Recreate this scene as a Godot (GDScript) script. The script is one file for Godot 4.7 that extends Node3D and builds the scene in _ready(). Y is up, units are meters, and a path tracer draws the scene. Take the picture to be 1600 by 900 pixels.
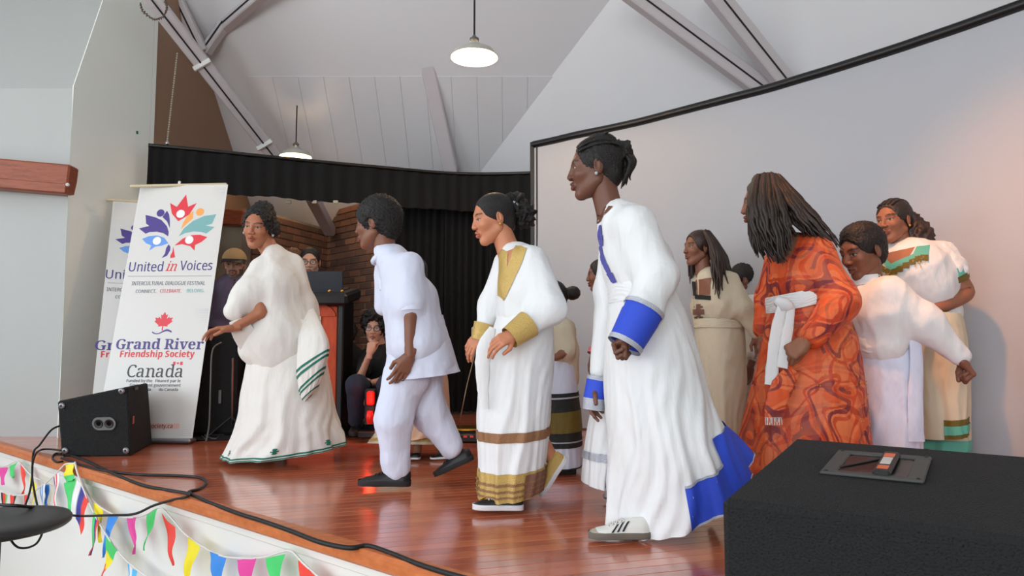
extends Node3D
# A community-hall stage with children dancing in white festival clothes.
# Units are metres, y is up. STAGE is the height of the stage floor above the hall floor.
const STAGE := 0.95
const EYE := 1.63
const FOC := 1100.0
const TILT := 0.0816
const BASE_TURN := 0.288     # the stage boards run at this angle to the x axis

# ------------------------------------------------------------------ placing
func ray(px: float, py: float) -> Vector3:
	var d := Basis(Vector3.RIGHT, TILT) * Vector3((px - 800.0) / FOC, (450.0 - py) / FOC, -1.0)
	return d / -d.z

func at(px: float, py: float, z: float) -> Vector3:
	return Vector3(0, EYE, 0) + ray(px, py) * z

func level(px: float, py: float, y: float) -> Vector3:
	var d := ray(px, py)
	return Vector3(0, EYE, 0) + d * ((y - EYE) / d.y)

func on_stage(px: float, py: float) -> Vector3:
	return level(px, py, STAGE)

# ------------------------------------------------------------------ mesh building
class Acc:
	var v := PackedVector3Array()
	var n := PackedVector3Array()
	var c := PackedColorArray()
	var u := PackedVector2Array()
	var ix := PackedInt32Array()

	func tri(a: Vector3, b: Vector3, d: Vector3, nrm: Vector3, col := Color.WHITE) -> void:
		var k := v.size()
		var f := (b - a).cross(d - a)
		if f.dot(nrm) > 0.0:
			v.append_array(PackedVector3Array([a, d, b]))
		else:
			v.append_array(PackedVector3Array([a, b, d]))
		for i in 3:
			n.append(nrm); c.append(col); u.append(Vector2.ZERO); ix.append(k + i)

	# flat convex polygon; its normal looks away from «inside»
	func poly(p: Array, inside: Vector3, col := Color.WHITE) -> void:
		var f: Vector3 = (p[1] - p[0]).cross(p[2] - p[0])
		if f.length_squared() < 1e-18 and p.size() > 3:
			f = (p[2] - p[0]).cross(p[3] - p[0])
		f = f.normalized()
		var mid := Vector3.ZERO
		for q in p:
			mid += q
		mid /= p.size()
		if f.dot(mid - inside) < 0.0:
			f = -f
		for i in range(1, p.size() - 1):
			tri(p[0], p[i], p[i + 1], f, col)

	# eight corners: bottom 0..3 going round, top 4..7 above them
	func hexa(p: Array, col := Color.WHITE) -> void:
		var mid := Vector3.ZERO
		for q in p:
			mid += q
		mid /= 8.0
		for f in [[0, 1, 2, 3], [4, 5, 6, 7], [0, 1, 5, 4], [1, 2, 6, 5], [2, 3, 7, 6], [3, 0, 4, 7]]:
			poly([p[f[0]], p[f[1]], p[f[2]], p[f[3]]], mid, col)

	func box(x: Transform3D, s: Vector3, bevel := 0.0, col := Color.WHITE) -> void:
		var h := s * 0.5
		if bevel <= 0.0:
			var p := []
			for y in [-1, 1]:
				for k in [[-1, -1], [1, -1], [1, 1], [-1, 1]]:
					p.append(x * Vector3(k[0] * h.x, y * h.y, k[1] * h.z))
			hexa(p, col)
			return
		var o := x.origin
		var b := minf(bevel, minf(h.x, minf(h.y, h.z)) * 0.9)
		for ax in 3:
			for sg in [-1.0, 1.0]:
				var q := []
				for k in [[-1, -1], [1, -1], [1, 1], [-1, 1]]:
					var w := Vector3.ZERO
					w[ax] = sg * h[ax]
					w[(ax + 1) % 3] = k[0] * (h[(ax + 1) % 3] - b)
					w[(ax + 2) % 3] = k[1] * (h[(ax + 2) % 3] - b)
					q.append(x * w)
				poly(q, o, col)
			for s1 in [-1.0, 1.0]:
				for s2 in [-1.0, 1.0]:
					var a1 := (ax + 1) % 3
					var a2 := (ax + 2) % 3
					var q := []
					for k in [[-1.0, 0], [1.0, 0], [1.0, 1], [-1.0, 1]]:
						var w := Vector3.ZERO
						w[ax] = k[0] * (h[ax] - b)
						w[a1] = s1 * (h[a1] - (b if k[1] == 1 else 0.0))
						w[a2] = s2 * (h[a2] - (b if k[1] == 0 else 0.0))
						q.append(x * w)
					poly(q, o, col)
		for i in 8:
			var sgn := Vector3(1 if i & 1 else -1, 1 if i & 2 else -1, 1 if i & 4 else -1)
			var q := []
			for ax in 3:
				var w := (h - Vector3.ONE * b) * sgn
				w[ax] = sgn[ax] * h[ax]
				q.append(x * w)
			poly(q, o, col)

	# a grid of nu columns and nv rows; normals are smooth
	func grid(p: PackedVector3Array, nu: int, nv: int, closed: bool, cols := PackedColorArray(), outward := true, col := Color.WHITE) -> void:
		var k := v.size()
		var nn := PackedVector3Array()
		nn.resize(p.size())
		var vote := 0.0
		for j in nv:
			var j0 := maxi(j - 1, 0) * nu
			var j1 := mini(j + 1, nv - 1) * nu
			var mid := Vector3.ZERO
			for i in nu:
				mid += p[j * nu + i]
			mid /= nu
			for i in nu:
				var a := (i + nu - 1) % nu if closed else maxi(i - 1, 0)
				var b := (i + 1) % nu if closed else mini(i + 1, nu - 1)
				var f := (p[j * nu + b] - p[j * nu + a]).cross(p[j1 + i] - p[j0 + i])
				if f.length_squared() < 1e-20:
					f = (p[j * nu + i] - mid) + Vector3(0, 1e-6, 0)
				f = f.normalized()
				nn[j * nu + i] = f
				vote += f.dot((p[j * nu + i] - mid).normalized())
		var flip := vote < 0.0 if closed and outward else false
		for i in p.size():
			v.append(p[i])
			n.append(-nn[i] if flip else nn[i])
			c.append(cols[i] if cols.size() else col)
			u.append(Vector2(float(i % nu) / maxf(nu - 1, 1), float(i / nu) / maxf(nv - 1, 1)))
		for j in nv - 1:
			for i in (nu if closed else nu - 1):
				var a := k + j * nu + i
				var b := k + j * nu + (i + 1) % nu
				if flip:
					ix.append_array(PackedInt32Array([a, b, a + nu, b, b + nu, a + nu]))
				else:
					ix.append_array(PackedInt32Array([a, a + nu, b, b, a + nu, b + nu]))

	func disc(mid: Vector3, ring: PackedVector3Array, away: Vector3, col := Color.WHITE) -> void:
		for i in ring.size():
			tri(mid, ring[i], ring[(i + 1) % ring.size()], away, col)

	# a tube along a path; flat < 1 squeezes it along «across»
	func tube(path: PackedVector3Array, radii, sides := 8, cap := true, col := Color.WHITE, flat := 1.0, across := Vector3.ZERO, wave := 0.0) -> void:
		var m := path.size()
		if m < 2:
			return
		var p := PackedVector3Array()
		var side := Vector3.ZERO
		for j in m:
			var t := (path[mini(j + 1, m - 1)] - path[maxi(j - 1, 0)]).normalized()
			if across != Vector3.ZERO:
				side = across - t * across.dot(t)
			elif side == Vector3.ZERO:
				side = Vector3.UP if absf(t.y) < 0.9 else Vector3.RIGHT
				side = side - t * side.dot(t)
			else:
				side = side - t * side.dot(t)
			side = side.normalized()
			var other := t.cross(side)
			var r: float = radii[j] if radii is Array or radii is PackedFloat32Array else radii
			for i in sides:
				var a := TAU * i / sides
				var w := 1.0 + wave * sin(a * 5.0 + j * 0.7) * sin(j * 1.9 + a * 2.0)
				p.append(path[j] + (side * cos(a) * flat + other * sin(a)) * r * w)
		grid(p, sides, m, true, PackedColorArray(), true, col)
		if cap:
			disc(path[0], p.slice(0, sides), (path[0] - path[1]).normalized(), col)
			disc(path[m - 1], p.slice((m - 1) * sides), (path[m - 1] - path[m - 2]).normalized(), col)

	# a turned shape: profile of (radius, height) about the axis of x
	func lathe(prof: Array, x: Transform3D, sides := 24, col := Color.WHITE) -> void:
		var p := PackedVector3Array()
		for q in prof:
			for i in sides:
				var a := TAU * i / sides
				p.append(x * Vector3(q[0] * cos(a), q[1], q[0] * sin(a)))
		grid(p, sides, prof.size(), true, PackedColorArray(), true, col)

	func flat_shape(poly2: PackedVector2Array, x: Transform3D, col := Color.WHITE) -> void:
		var t := Geometry2D.triangulate_polygon(poly2)
		var nrm := x.basis.z.normalized()
		for i in range(0, t.size(), 3):
			tri(x * Vector3(poly2[t[i]].x, poly2[t[i]].y, 0), x * Vector3(poly2[t[i + 1]].x, poly2[t[i + 1]].y, 0), x * Vector3(poly2[t[i + 2]].x, poly2[t[i + 2]].y, 0), nrm, col)

	# a flat outline given depth
	func slab(poly2: PackedVector2Array, x: Transform3D, depth: float, col := Color.WHITE) -> void:
		var away := Transform3D(x.basis, x.origin + x.basis.z.normalized() * depth)
		flat_shape(poly2, away, col)
		var t := Geometry2D.triangulate_polygon(poly2)
		var nrm := -x.basis.z.normalized()
		for i in range(0, t.size(), 3):
			tri(x * Vector3(poly2[t[i]].x, poly2[t[i]].y, 0), x * Vector3(poly2[t[i + 1]].x, poly2[t[i + 1]].y, 0), x * Vector3(poly2[t[i + 2]].x, poly2[t[i + 2]].y, 0), nrm, col)
		var sgn := 1.0 if Geometry2D.is_polygon_clockwise(poly2) else -1.0
		for i in poly2.size():
			var a := poly2[i]
			var b := poly2[(i + 1) % poly2.size()]
			var e := (b - a).orthogonal().normalized() * sgn
			var o := (x.basis * Vector3(-e.x, -e.y, 0)).normalized()
			var a3 := x * Vector3(a.x, a.y, 0)
			var b3 := x * Vector3(b.x, b.y, 0)
			var d := x.basis.z.normalized() * depth
			tri(a3, b3, b3 + d, o, col)
			tri(a3, b3 + d, a3 + d, o, col)

	func add_raw(pv: PackedVector3Array, pn: PackedVector3Array, pi: PackedInt32Array, pc: PackedColorArray, col := Color.WHITE) -> void:
		var k := v.size()
		v.append_array(pv)
		n.append_array(pn)
		for i in pv.size():
			c.append(pc[i] if pc.size() else col)
			u.append(Vector2.ZERO)
		for i in pi.size():
			ix.append(k + pi[i])

	func mesh(m: Material) -> ArrayMesh:
		var arr := []
		arr.resize(Mesh.ARRAY_MAX)
		arr[Mesh.ARRAY_VERTEX] = v
		arr[Mesh.ARRAY_NORMAL] = n
		arr[Mesh.ARRAY_COLOR] = c
		arr[Mesh.ARRAY_TEX_UV] = u
		arr[Mesh.ARRAY_INDEX] = ix
		var am := ArrayMesh.new()
		am.add_surface_from_arrays(Mesh.PRIMITIVE_TRIANGLES, arr)
		am.surface_set_material(0, m)
		return am

# A field of distances on a grid, joined smoothly and meshed as surface nets.
class Blob:
	var o: Vector3
	var h: float
	var nx: int
	var ny: int
	var nz: int
	var d := PackedFloat32Array()
	var pv := PackedVector3Array()
	var pn := PackedVector3Array()
	var pi := PackedInt32Array()

	func _init(lo: Vector3, hi: Vector3, cell: float) -> void:
		h = cell
		o = lo
		nx = int(ceil((hi.x - lo.x) / cell)) + 2
		ny = int(ceil((hi.y - lo.y) / cell)) + 2
		nz = int(ceil((hi.z - lo.z) / cell)) + 2
		d.resize(nx * ny * nz)
		d.fill(9.0)

	func span(lo: Vector3, hi: Vector3) -> Array:
		return [clampi(int((lo.x - o.x) / h), 0, nx - 1), clampi(int((hi.x - o.x) / h) + 1, 0, nx - 1), clampi(int((lo.y - o.y) / h), 0, ny - 1),
			clampi(int((hi.y - o.y) / h) + 1, 0, ny - 1), clampi(int((lo.z - o.z) / h), 0, nz - 1), clampi(int((hi.z - o.z) / h) + 1, 0, nz - 1)]

	# a tapered capsule; sz below 1 makes it thicker along z, above 1 thinner
	func cone(a: Vector3, b: Vector3, ra: float, rb: float, k: float, sz := 1.0) -> void:
		var pad := maxf(ra, rb) + k + 2.5 * h
		var pz3 := Vector3(pad, pad, pad / minf(sz, 1.0))
		var s := span(a.min(b) - pz3, a.max(b) + pz3)
		var abx := b.x - a.x
		var aby := b.y - a.y
		var abz := (b.z - a.z) * sz
		var l2 := maxf(abx * abx + aby * aby + abz * abz, 1e-9)
		var dr := rb - ra
		for z in range(s[4], s[5] + 1):
			var pz := (o.z + z * h - a.z) * sz
			for y in range(s[2], s[3] + 1):
				var py := o.y + y * h - a.y
				var c0 := py * aby + pz * abz
				var q0 := py * py + pz * pz
				var at := (z * ny + y) * nx
				for x in range(s[0], s[1] + 1):
					var px := o.x + x * h - a.x
					var dt := px * abx + c0
					var t := clampf(dt / l2, 0.0, 1.0)
					var dist := sqrt(maxf(px * px + q0 + t * (t * l2 - 2.0 * dt), 0.0)) - ra - dr * t
					var e := d[at + x]
					var g := absf(dist - e)
					if g < k:
						d[at + x] = minf(dist, e) - (k - g) * (k - g) * 0.25 / k
					elif dist < e:
						d[at + x] = dist

	# an ellipsoid; cut takes it away
	func ell(c: Vector3, r: Vector3, k: float, cut := false, turn := Basis.IDENTITY) -> void:
		var m := maxf(r.x, maxf(r.y, r.z)) + k + 2.5 * h
		var s := span(c - Vector3(m, m, m), c + Vector3(m, m, m))
		var inv := turn.transposed()
		var i1 := Vector3(1.0 / r.x, 1.0 / r.y, 1.0 / r.z)
		for z in range(s[4], s[5] + 1):
			for y in range(s[2], s[3] + 1):
				var at := (z * ny + y) * nx
				for x in range(s[0], s[1] + 1):
					var p := inv * (Vector3(o.x + x * h, o.y + y * h, o.z + z * h) - c)
					var q := p * i1
					var k0 := q.length()
					var k1 := (q * i1).length()
					var dist := k0 * (k0 - 1.0) / maxf(k1, 1e-6)
					var e := d[at + x]
					if cut:
						dist = -dist
						var g := absf(dist - e)
						if g < k:
							d[at + x] = maxf(dist, e) + (k - g) * (k - g) * 0.25 / k
						elif dist > e:
							d[at + x] = dist
					else:
						var g := absf(dist - e)
						if g < k:
							d[at + x] = minf(dist, e) - (k - g) * (k - g) * 0.25 / k
						elif dist < e:
							d[at + x] = dist

	func rough(noise: FastNoiseLite, amp: float, stretch := Vector3.ONE) -> void:
		for z in nz:
			for y in ny:
				for x in nx:
					var i := (z * ny + y) * nx + x
					if absf(d[i]) < h * 4.0 + amp:
						d[i] += amp * noise.get_noise_3dv(Vector3(o.x + x * h, o.y + y * h, o.z + z * h) * stretch)

	func value(p: Vector3) -> float:
		var g := (p - o) / h
		var x := int(floor(g.x))
		var y := int(floor(g.y))
		var z := int(floor(g.z))
		if x < 0 or y < 0 or z < 0 or x >= nx - 1 or y >= ny - 1 or z >= nz - 1:
			return 9.0
		var f := g - Vector3(x, y, z)
		var i := (z * ny + y) * nx + x
		var sy := nx
		var s2 := nx * ny
		var a := lerpf(lerpf(d[i], d[i + 1], f.x), lerpf(d[i + sy], d[i + sy + 1], f.x), f.y)
		var b := lerpf(lerpf(d[i + s2], d[i + s2 + 1], f.x), lerpf(d[i + s2 + sy], d[i + s2 + sy + 1], f.x), f.y)
		return lerpf(a, b, f.z)

	func hit(from: Vector3, dir: Vector3, t0: float, t1: float) -> float:
		var t := t0
		var step := h * 0.6 / dir.length()
		while t < t1:
			if value(from + dir * t) < 0.0:
				var t2 := t - step
				for i in 6:
					var m := (t + t2) * 0.5
					if value(from + dir * m) < 0.0:
						t = m
					else:
						t2 = m
				return t
			t += step
		return -1.0

	var rough_noise: FastNoiseLite
	var rough_amp := 0.0
	var rough_stretch := Vector3.ONE

	# the point of the finished surface near p, lifted by off
	func skin_at(p: Vector3, off: float) -> Vector3:
		var e := h
		var g := Vector3(value(p + Vector3(e, 0, 0)) - value(p - Vector3(e, 0, 0)), value(p + Vector3(0, e, 0)) - value(p - Vector3(0, e, 0)), value(p + Vector3(0, 0, e)) - value(p - Vector3(0, 0, e))).normalized()
		var lift := off
		if rough_noise:
			lift += rough_amp * rough_noise.get_noise_3dv(p * rough_stretch)
		return p + g * lift

	func build(noise: FastNoiseLite = null, amp := 0.0, stretch := Vector3.ONE) -> void:
		rough_noise = noise
		rough_amp = amp
		rough_stretch = stretch
		var at := PackedInt32Array()
		at.resize(nx * ny * nz)
		at.fill(-1)
		var sy := nx
		var s2 := nx * ny
		var lim := h * 1.8
		for z in nz - 1:
			for y in ny - 1:
				var row := (z * ny + y) * nx
				for x in nx - 1:
					var i := row + x
					var e := d[i]
					if e > lim or e < -lim:
						continue
					var e1 := d[i + 1]
					var e2 := d[i + sy]
					var e3 := d[i + sy + 1]
					var e4 := d[i + s2]
					var e5 := d[i + s2 + 1]
					var e6 := d[i + s2 + sy]
					var e7 := d[i + s2 + sy + 1]
					var neg := int(e < 0.0) + int(e1 < 0.0) + int(e2 < 0.0) + int(e3 < 0.0) + int(e4 < 0.0) + int(e5 < 0.0) + int(e6 < 0.0) + int(e7 < 0.0)
					if neg == 0 or neg == 8:
						continue
					var sum := Vector3.ZERO
					var m := 0
					if (e < 0.0) != (e1 < 0.0): sum += Vector3(e / (e - e1), 0, 0); m += 1
					if (e2 < 0.0) != (e3 < 0.0): sum += Vector3(e2 / (e2 - e3), 1, 0); m += 1
					if (e4 < 0.0) != (e5 < 0.0): sum += Vector3(e4 / (e4 - e5), 0, 1); m += 1
					if (e6 < 0.0) != (e7 < 0.0): sum += Vector3(e6 / (e6 - e7), 1, 1); m += 1
					if (e < 0.0) != (e2 < 0.0): sum += Vector3(0, e / (e - e2), 0); m += 1
					if (e1 < 0.0) != (e3 < 0.0): sum += Vector3(1, e1 / (e1 - e3), 0); m += 1
					if (e4 < 0.0) != (e6 < 0.0): sum += Vector3(0, e4 / (e4 - e6), 1); m += 1
					if (e5 < 0.0) != (e7 < 0.0): sum += Vector3(1, e5 / (e5 - e7), 1); m += 1
					if (e < 0.0) != (e4 < 0.0): sum += Vector3(0, 0, e / (e - e4)); m += 1
					if (e1 < 0.0) != (e5 < 0.0): sum += Vector3(1, 0, e1 / (e1 - e5)); m += 1
					if (e2 < 0.0) != (e6 < 0.0): sum += Vector3(0, 1, e2 / (e2 - e6)); m += 1
					if (e3 < 0.0) != (e7 < 0.0): sum += Vector3(1, 1, e3 / (e3 - e7)); m += 1
					at[i] = pv.size()
					var p := o + (Vector3(x, y, z) + sum / m) * h
					var g := Vector3(e1 - e + e3 - e2 + e5 - e4 + e7 - e6, e2 - e + e3 - e1 + e6 - e4 + e7 - e5, e4 - e + e5 - e1 + e6 - e2 + e7 - e3).normalized()
					if noise:
						p += g * amp * noise.get_noise_3dv(p * stretch)
					pv.append(p)
					pn.append(g)
		for z in range(1, nz - 1):
			for y in range(1, ny - 1):
				for x in range(1, nx - 1):
					var i := (z * ny + y) * nx + x
					if at[i] < 0:
						continue
					var e := d[i] < 0.0
					if e != (d[i + 1] < 0.0):
						face(at[i], at[i - sy], at[i - sy - s2], at[i - s2], e)
					if e != (d[i + sy] < 0.0):
						face(at[i], at[i - s2], at[i - s2 - 1], at[i - 1], e)
					if e != (d[i + s2] < 0.0):
						face(at[i], at[i - 1], at[i - 1 - sy], at[i - sy], e)
		if noise:
			pn.fill(Vector3.ZERO)
			for i in range(0, pi.size(), 3):
				var f := (pv[pi[i + 2]] - pv[pi[i]]).cross(pv[pi[i + 1]] - pv[pi[i]])
				for k in 3:
					pn[pi[i + k]] += f
			for i in pn.size():
				pn[i] = pn[i].normalized()

	func face(a: int, b: int, c: int, e: int, fwd: bool) -> void:
		if a < 0 or b < 0 or c < 0 or e < 0:
			return
		if fwd:
			pi.append_array(PackedInt32Array([a, c, b, a, e, c]))
		else:
			pi.append_array(PackedInt32Array([a, b, c, a, c, e]))

# A skirt, drape or other closed cloth: rings one above the other, with folds.
class Drape:
	var rows := []        # [centre, x axis, z axis]
	var amp := 0.06
	var many := 9.0
	var seed_ := 0.0
	var start := 0.15

	func key(t: float) -> Array:
		var m := rows.size() - 1
		var f := clampf(t, 0.0, 1.0) * m
		var i := mini(int(f), m - 1)
		var w := f - i
		var r := []
		for k in 3:
			var p0: Vector3 = rows[maxi(i - 1, 0)][k]
			var p1: Vector3 = rows[i][k]
			var p2: Vector3 = rows[i + 1][k]
			var p3: Vector3 = rows[mini(i + 2, m)][k]
			r.append(p1.cubic_interpolate(p2, p0, p3, w))
		return r

	func fold(t: float, th: float) -> float:
		var a := amp * smoothstep(0.0, 1.0, (t + start) / (1.0 + start))
		var s := seed_
		var w := th + 0.25 * sin(t * 3.0 + s) + 0.1 * sin(t * 9.0 + s * 2.0 + th * 3.0)
		var f1 := 1.0 - 1.6 * absf(sin(w * many * 0.5 + s))
		var f2 := sin(w * (many * 0.62 + 1.0) + s * 1.7 + t * 1.5)
		var f3 := sin(w * (many * 1.9) + s * 2.9 - t * 2.0)
		return 1.0 + a * (0.55 * f1 + 0.5 * f2 + 0.22 * f3) + 0.006 * sin(t * 40.0 + 3.0 * sin(w * 5.0)) * sin(w * 4.0 + s)

	func point(t: float, th: float, off := 0.0) -> Vector3:
		var k := key(t)
		var f := fold(t, th)
		var e: Vector3 = k[1] * cos(th) + k[2] * sin(th)
		return k[0] + e * f + e.normalized() * off

	func add(acc: Acc, t0: float, t1: float, th0: float, th1: float, nt: int, nth: int, off := 0.0, col := Color.WHITE) -> void:
		var whole := absf(th1 - th0) > TAU - 0.01
		var p := PackedVector3Array()
		for j in nt:
			var t := lerpf(t0, t1, float(j) / (nt - 1))
			var k := key(t)
			for i in nth:
				var th := lerpf(th0, th1, float(i) / (nth if whole else nth - 1))
				var e: Vector3 = k[1] * cos(th) + k[2] * sin(th)
				p.append(k[0] + e * fold(t, th) + e.normalized() * off)
		acc.grid(p, nth, nt, whole, PackedColorArray(), true, col)

# ------------------------------------------------------------------ objects
func tag(o: Node3D, label := "", category := "", group := "", kind := "") -> Node3D:
	if label: o.set_meta("label", label)
	if category: o.set_meta("category", category)
	if group: o.set_meta("group", group)
	if kind: o.set_meta("kind", kind)
	return o

func numbered(called: String) -> String:
	if not has_node(called):
		return called
	var i := 1
	while has_node("%s_%03d" % [called, i]):
		i += 1
	return "%s_%03d" % [called, i]

func thing(called: String, label: String, category: String, base: Vector3, group := "") -> Node3D:
	var o := Node3D.new()
	o.name = numbered(called)
	add_child(o)
	o.position = base
	tag(o, label, category, group)
	return o

# one mesh as a part; the shape is given in the scene's own coordinates
func part(called: String, parent: Node3D, acc: Acc, m: Material) -> MeshInstance3D:
	var o := MeshInstance3D.new()
	o.name = called
	o.mesh = acc.mesh(m)
	parent.add_child(o, true)
	var back := Vector3.ZERO
	var q: Node = parent
	while q != self:
		back += q.position
		q = q.get_parent()
	o.position = -back
	return o

func single(called: String, label: String, category: String, acc: Acc, m: Material, group := "", kind := "") -> MeshInstance3D:
	var o := MeshInstance3D.new()
	o.name = numbered(called)
	o.mesh = acc.mesh(m)
	add_child(o)
	tag(o, label, category, group, kind)
	return o

func struct(called: String, acc: Acc, m: Material, label := "", category := "") -> MeshInstance3D:
	var o := single(called, label, category, acc, m, "", "structure")
	return o

# ------------------------------------------------------------------ materials
var tex := {}
var M := {}

func noise_tex(called: String, freq: float, octaves: int, bump := -1.0, size := 256, kind := FastNoiseLite.TYPE_SIMPLEX_SMOOTH, ramp: Gradient = null) -> NoiseTexture2D:
	if tex.has(called):
		return tex[called]
	var f := FastNoiseLite.new()
	f.seed = called.hash() % 1000
	f.noise_type = kind
	f.frequency = freq
	f.fractal_octaves = octaves
	var t := NoiseTexture2D.new()
	t.width = size
	t.height = size
	t.seamless = true
	t.noise = f
	if bump > 0.0:
		t.as_normal_map = true
		t.bump_strength = bump
	if ramp:
		t.color_ramp = ramp
	tex[called] = t
	return t

func ramp(a: Color, b: Color, c := Color(0, 0, 0, 0)) -> Gradient:
	var g := Gradient.new()
	g.set_color(0, a)
	g.set_color(1, b if c.a == 0.0 else c)
	if c.a > 0.0:
		g.add_point(0.5, b)
	return g

func mat(called: String, col: Color, rough := 0.8, more := {}) -> StandardMaterial3D:
	var m := StandardMaterial3D.new()
	m.resource_name = called
	m.albedo_color = col
	m.roughness = rough
	m.cull_mode = BaseMaterial3D.CULL_DISABLED
	for k in more:
		m.set(k, more[k])
	M[called] = m
	return m

func bumpy(m: StandardMaterial3D, t: Texture2D, amount: float, scale: Vector3) -> StandardMaterial3D:
	m.normal_enabled = true
	m.normal_texture = t
	m.normal_scale = amount
	m.uv1_triplanar = true
	m.uv1_scale = scale
	return m

func rgb(r: int, g: int, b: int) -> Color:
	return Color(r / 255.0, g / 255.0, b / 255.0)

func noise3(seed_: int, freq: float, octaves := 2) -> FastNoiseLite:
	var f := FastNoiseLite.new()
	f.seed = seed_
	f.frequency = freq
	f.fractal_octaves = octaves
	f.noise_type = FastNoiseLite.TYPE_SIMPLEX_SMOOTH
	return f

func curve(p: Array, per := 6) -> PackedVector3Array:
	var out := PackedVector3Array()
	for i in p.size() - 1:
		for k in per:
			out.append((p[i] as Vector3).cubic_interpolate(p[i + 1], p[maxi(i - 1, 0)], p[mini(i + 2, p.size() - 1)], float(k) / per))
	out.append(p[-1])
	return out

func lettering(called: String, parent: Node3D, words: String, height: float, x: Transform3D, m: Material, bold := false, face := "Droid Sans", squeeze := 1.0, italic := 0.0) -> MeshInstance3D:
	var t := TextMesh.new()
	var f := SystemFont.new()
	f.font_names = PackedStringArray([face])
	f.font_weight = 700 if bold else 400
	t.font = f
	t.font_size = 48
	t.pixel_size = height / 48.0
	t.depth = 0.0015
	t.text = words
	t.material = m
	t.curve_step = 2.0
	var o := MeshInstance3D.new()
	o.name = called
	o.mesh = t
	parent.add_child(o, true)
	o.transform = Transform3D(x.basis * Basis(Vector3(squeeze, 0, 0), Vector3(italic, 1, 0), Vector3(0, 0, 1)), x.origin - parent.position)
	return o

# ------------------------------------------------------------------ people: shared shapes
var head_v := PackedVector3Array()
var head_n := PackedVector3Array()
var head_i := PackedInt32Array()
var head_tag := PackedColorArray()     # r lips, g white of the eye, b dark (iris, lashes), a brow
var hands := {}

func make_head() -> void:
	var b := Blob.new(Vector3(-0.1, -0.135, -0.125), Vector3(0.1, 0.13, 0.13), 0.0034)
	b.ell(Vector3(0, 0.030, -0.014), Vector3(0.073, 0.082, 0.092), 0.0)
	b.ell(Vector3(0, -0.030, 0.024), Vector3(0.056, 0.078, 0.060), 0.03)
	for s in [-1.0, 1.0]:
		b.cone(Vector3(s * 0.052, -0.052, -0.008), Vector3(s * 0.014, -0.096, 0.055), 0.014, 0.013, 0.028)
		b.ell(Vector3(s * 0.036, -0.024, 0.056), Vector3(0.022, 0.02, 0.022), 0.022)
	b.ell(Vector3(0, -0.097, 0.060), Vector3(0.017, 0.014, 0.015), 0.02)
	b.cone(Vector3(-0.034, 0.024, 0.068), Vector3(0.034, 0.024, 0.068), 0.011, 0.011, 0.02)
	for s in [-1.0, 1.0]:
		b.ell(Vector3(s * 0.031, 0.003, 0.092), Vector3(0.017, 0.0105, 0.017), 0.012, true)
	b.cone(Vector3(0, 0.014, 0.080), Vector3(0, -0.027, 0.0955), 0.0075, 0.0105, 0.010)
	for s in [-1.0, 1.0]:
		b.ell(Vector3(s * 0.0125, -0.031, 0.091), Vector3(0.0095, 0.0075, 0.010), 0.006)
		b.ell(Vector3(s * 0.0065, -0.0375, 0.096), Vector3(0.004, 0.003, 0.005), 0.002, true)
		b.ell(Vector3(s * 0.0305, 0.003, 0.0655), Vector3(0.0135, 0.0125, 0.0135), 0.003)
		# lids above and below the eye
		b.cone(Vector3(s * 0.018, 0.0075, 0.078), Vector3(s * 0.043, 0.0075, 0.071), 0.0045, 0.004, 0.004)
		b.cone(Vector3(s * 0.019, -0.0060, 0.077), Vector3(s * 0.042, -0.0055, 0.071), 0.0035, 0.003, 0.004)
	# mouth
	b.cone(Vector3(-0.019, -0.0580, 0.078), Vector3(0, -0.0545, 0.0875), 0.0045, 0.0075, 0.006)
	b.cone(Vector3(0.019, -0.0580, 0.078), Vector3(0, -0.0545, 0.0875), 0.0045, 0.0075, 0.006)
	b.cone(Vector3(-0.017, -0.0640, 0.077), Vector3(0, -0.0690, 0.0845), 0.0045, 0.0085, 0.006)
	b.cone(Vector3(0.017, -0.0640, 0.077), Vector3(0, -0.0690, 0.0845), 0.0045, 0.0085, 0.006)
	b.cone(Vector3(-0.018, -0.0612, 0.092), Vector3(0.018, -0.0612, 0.092), 0.0022, 0.0022, 0.003)
	b.ell(Vector3(0, -0.0610, 0.0985), Vector3(0.022, 0.0022, 0.010), 0.003, true)
	# ears
	for s in [-1.0, 1.0]:
		var turn := Basis(Vector3.UP, s * 0.35)
		b.ell(Vector3(s * 0.075, -0.006, -0.012), Vector3(0.008, 0.031, 0.019), 0.006, false, turn)
		b.ell(Vector3(s * 0.085, -0.002, -0.006), Vector3(0.007, 0.019, 0.009), 0.003, true, turn)
	b.build()
	head_v = b.pv
	head_n = b.pn
	head_i = b.pi
	for p in head_v:
		var t := Color(0, 0, 0, 0)
		var x := absf(p.x)
		if p.z > 0.06:
			var lx := x / 0.0225
			var top := -0.0475 - 0.009 * lx * lx
			var low := -0.0775 + 0.016 * lx * lx
			if lx < 1.0 and p.y < top and p.y > low:
				t.r = 1.0
			if absf(p.y + 0.0612) < 0.0022 and x < 0.021:
				t.b = 0.7
			var ex := (x - 0.0305) / 0.0125
			var ey := (p.y - 0.001) / (0.0050 * sqrt(maxf(0.0, 1.0 - ex * ex)) + 0.0001)
			if absf(ex) < 1.0 and absf(ey) < 1.0:
				t.g = 1.0
				if (x - 0.0305) * (x - 0.0305) + (p.y - 0.001) * (p.y - 0.001) < 0.0000420:
					t.b = 1.0
			elif absf(ex) < 1.15 and ey > 0.0 and absf(p.y - 0.001) < 0.0090 - 0.002 * ex * ex and p.y > 0.001:
				t.b = 0.75
			var bx := (x - 0.033) / 0.022
			if absf(bx) < 1.0 and absf(p.y - (0.0265 - 0.005 * bx * bx + 0.001 * bx)) < 0.0042 * (1.0 - 0.5 * absf(bx)):
				t.a = 1.0
		head_tag.append(t)

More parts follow.
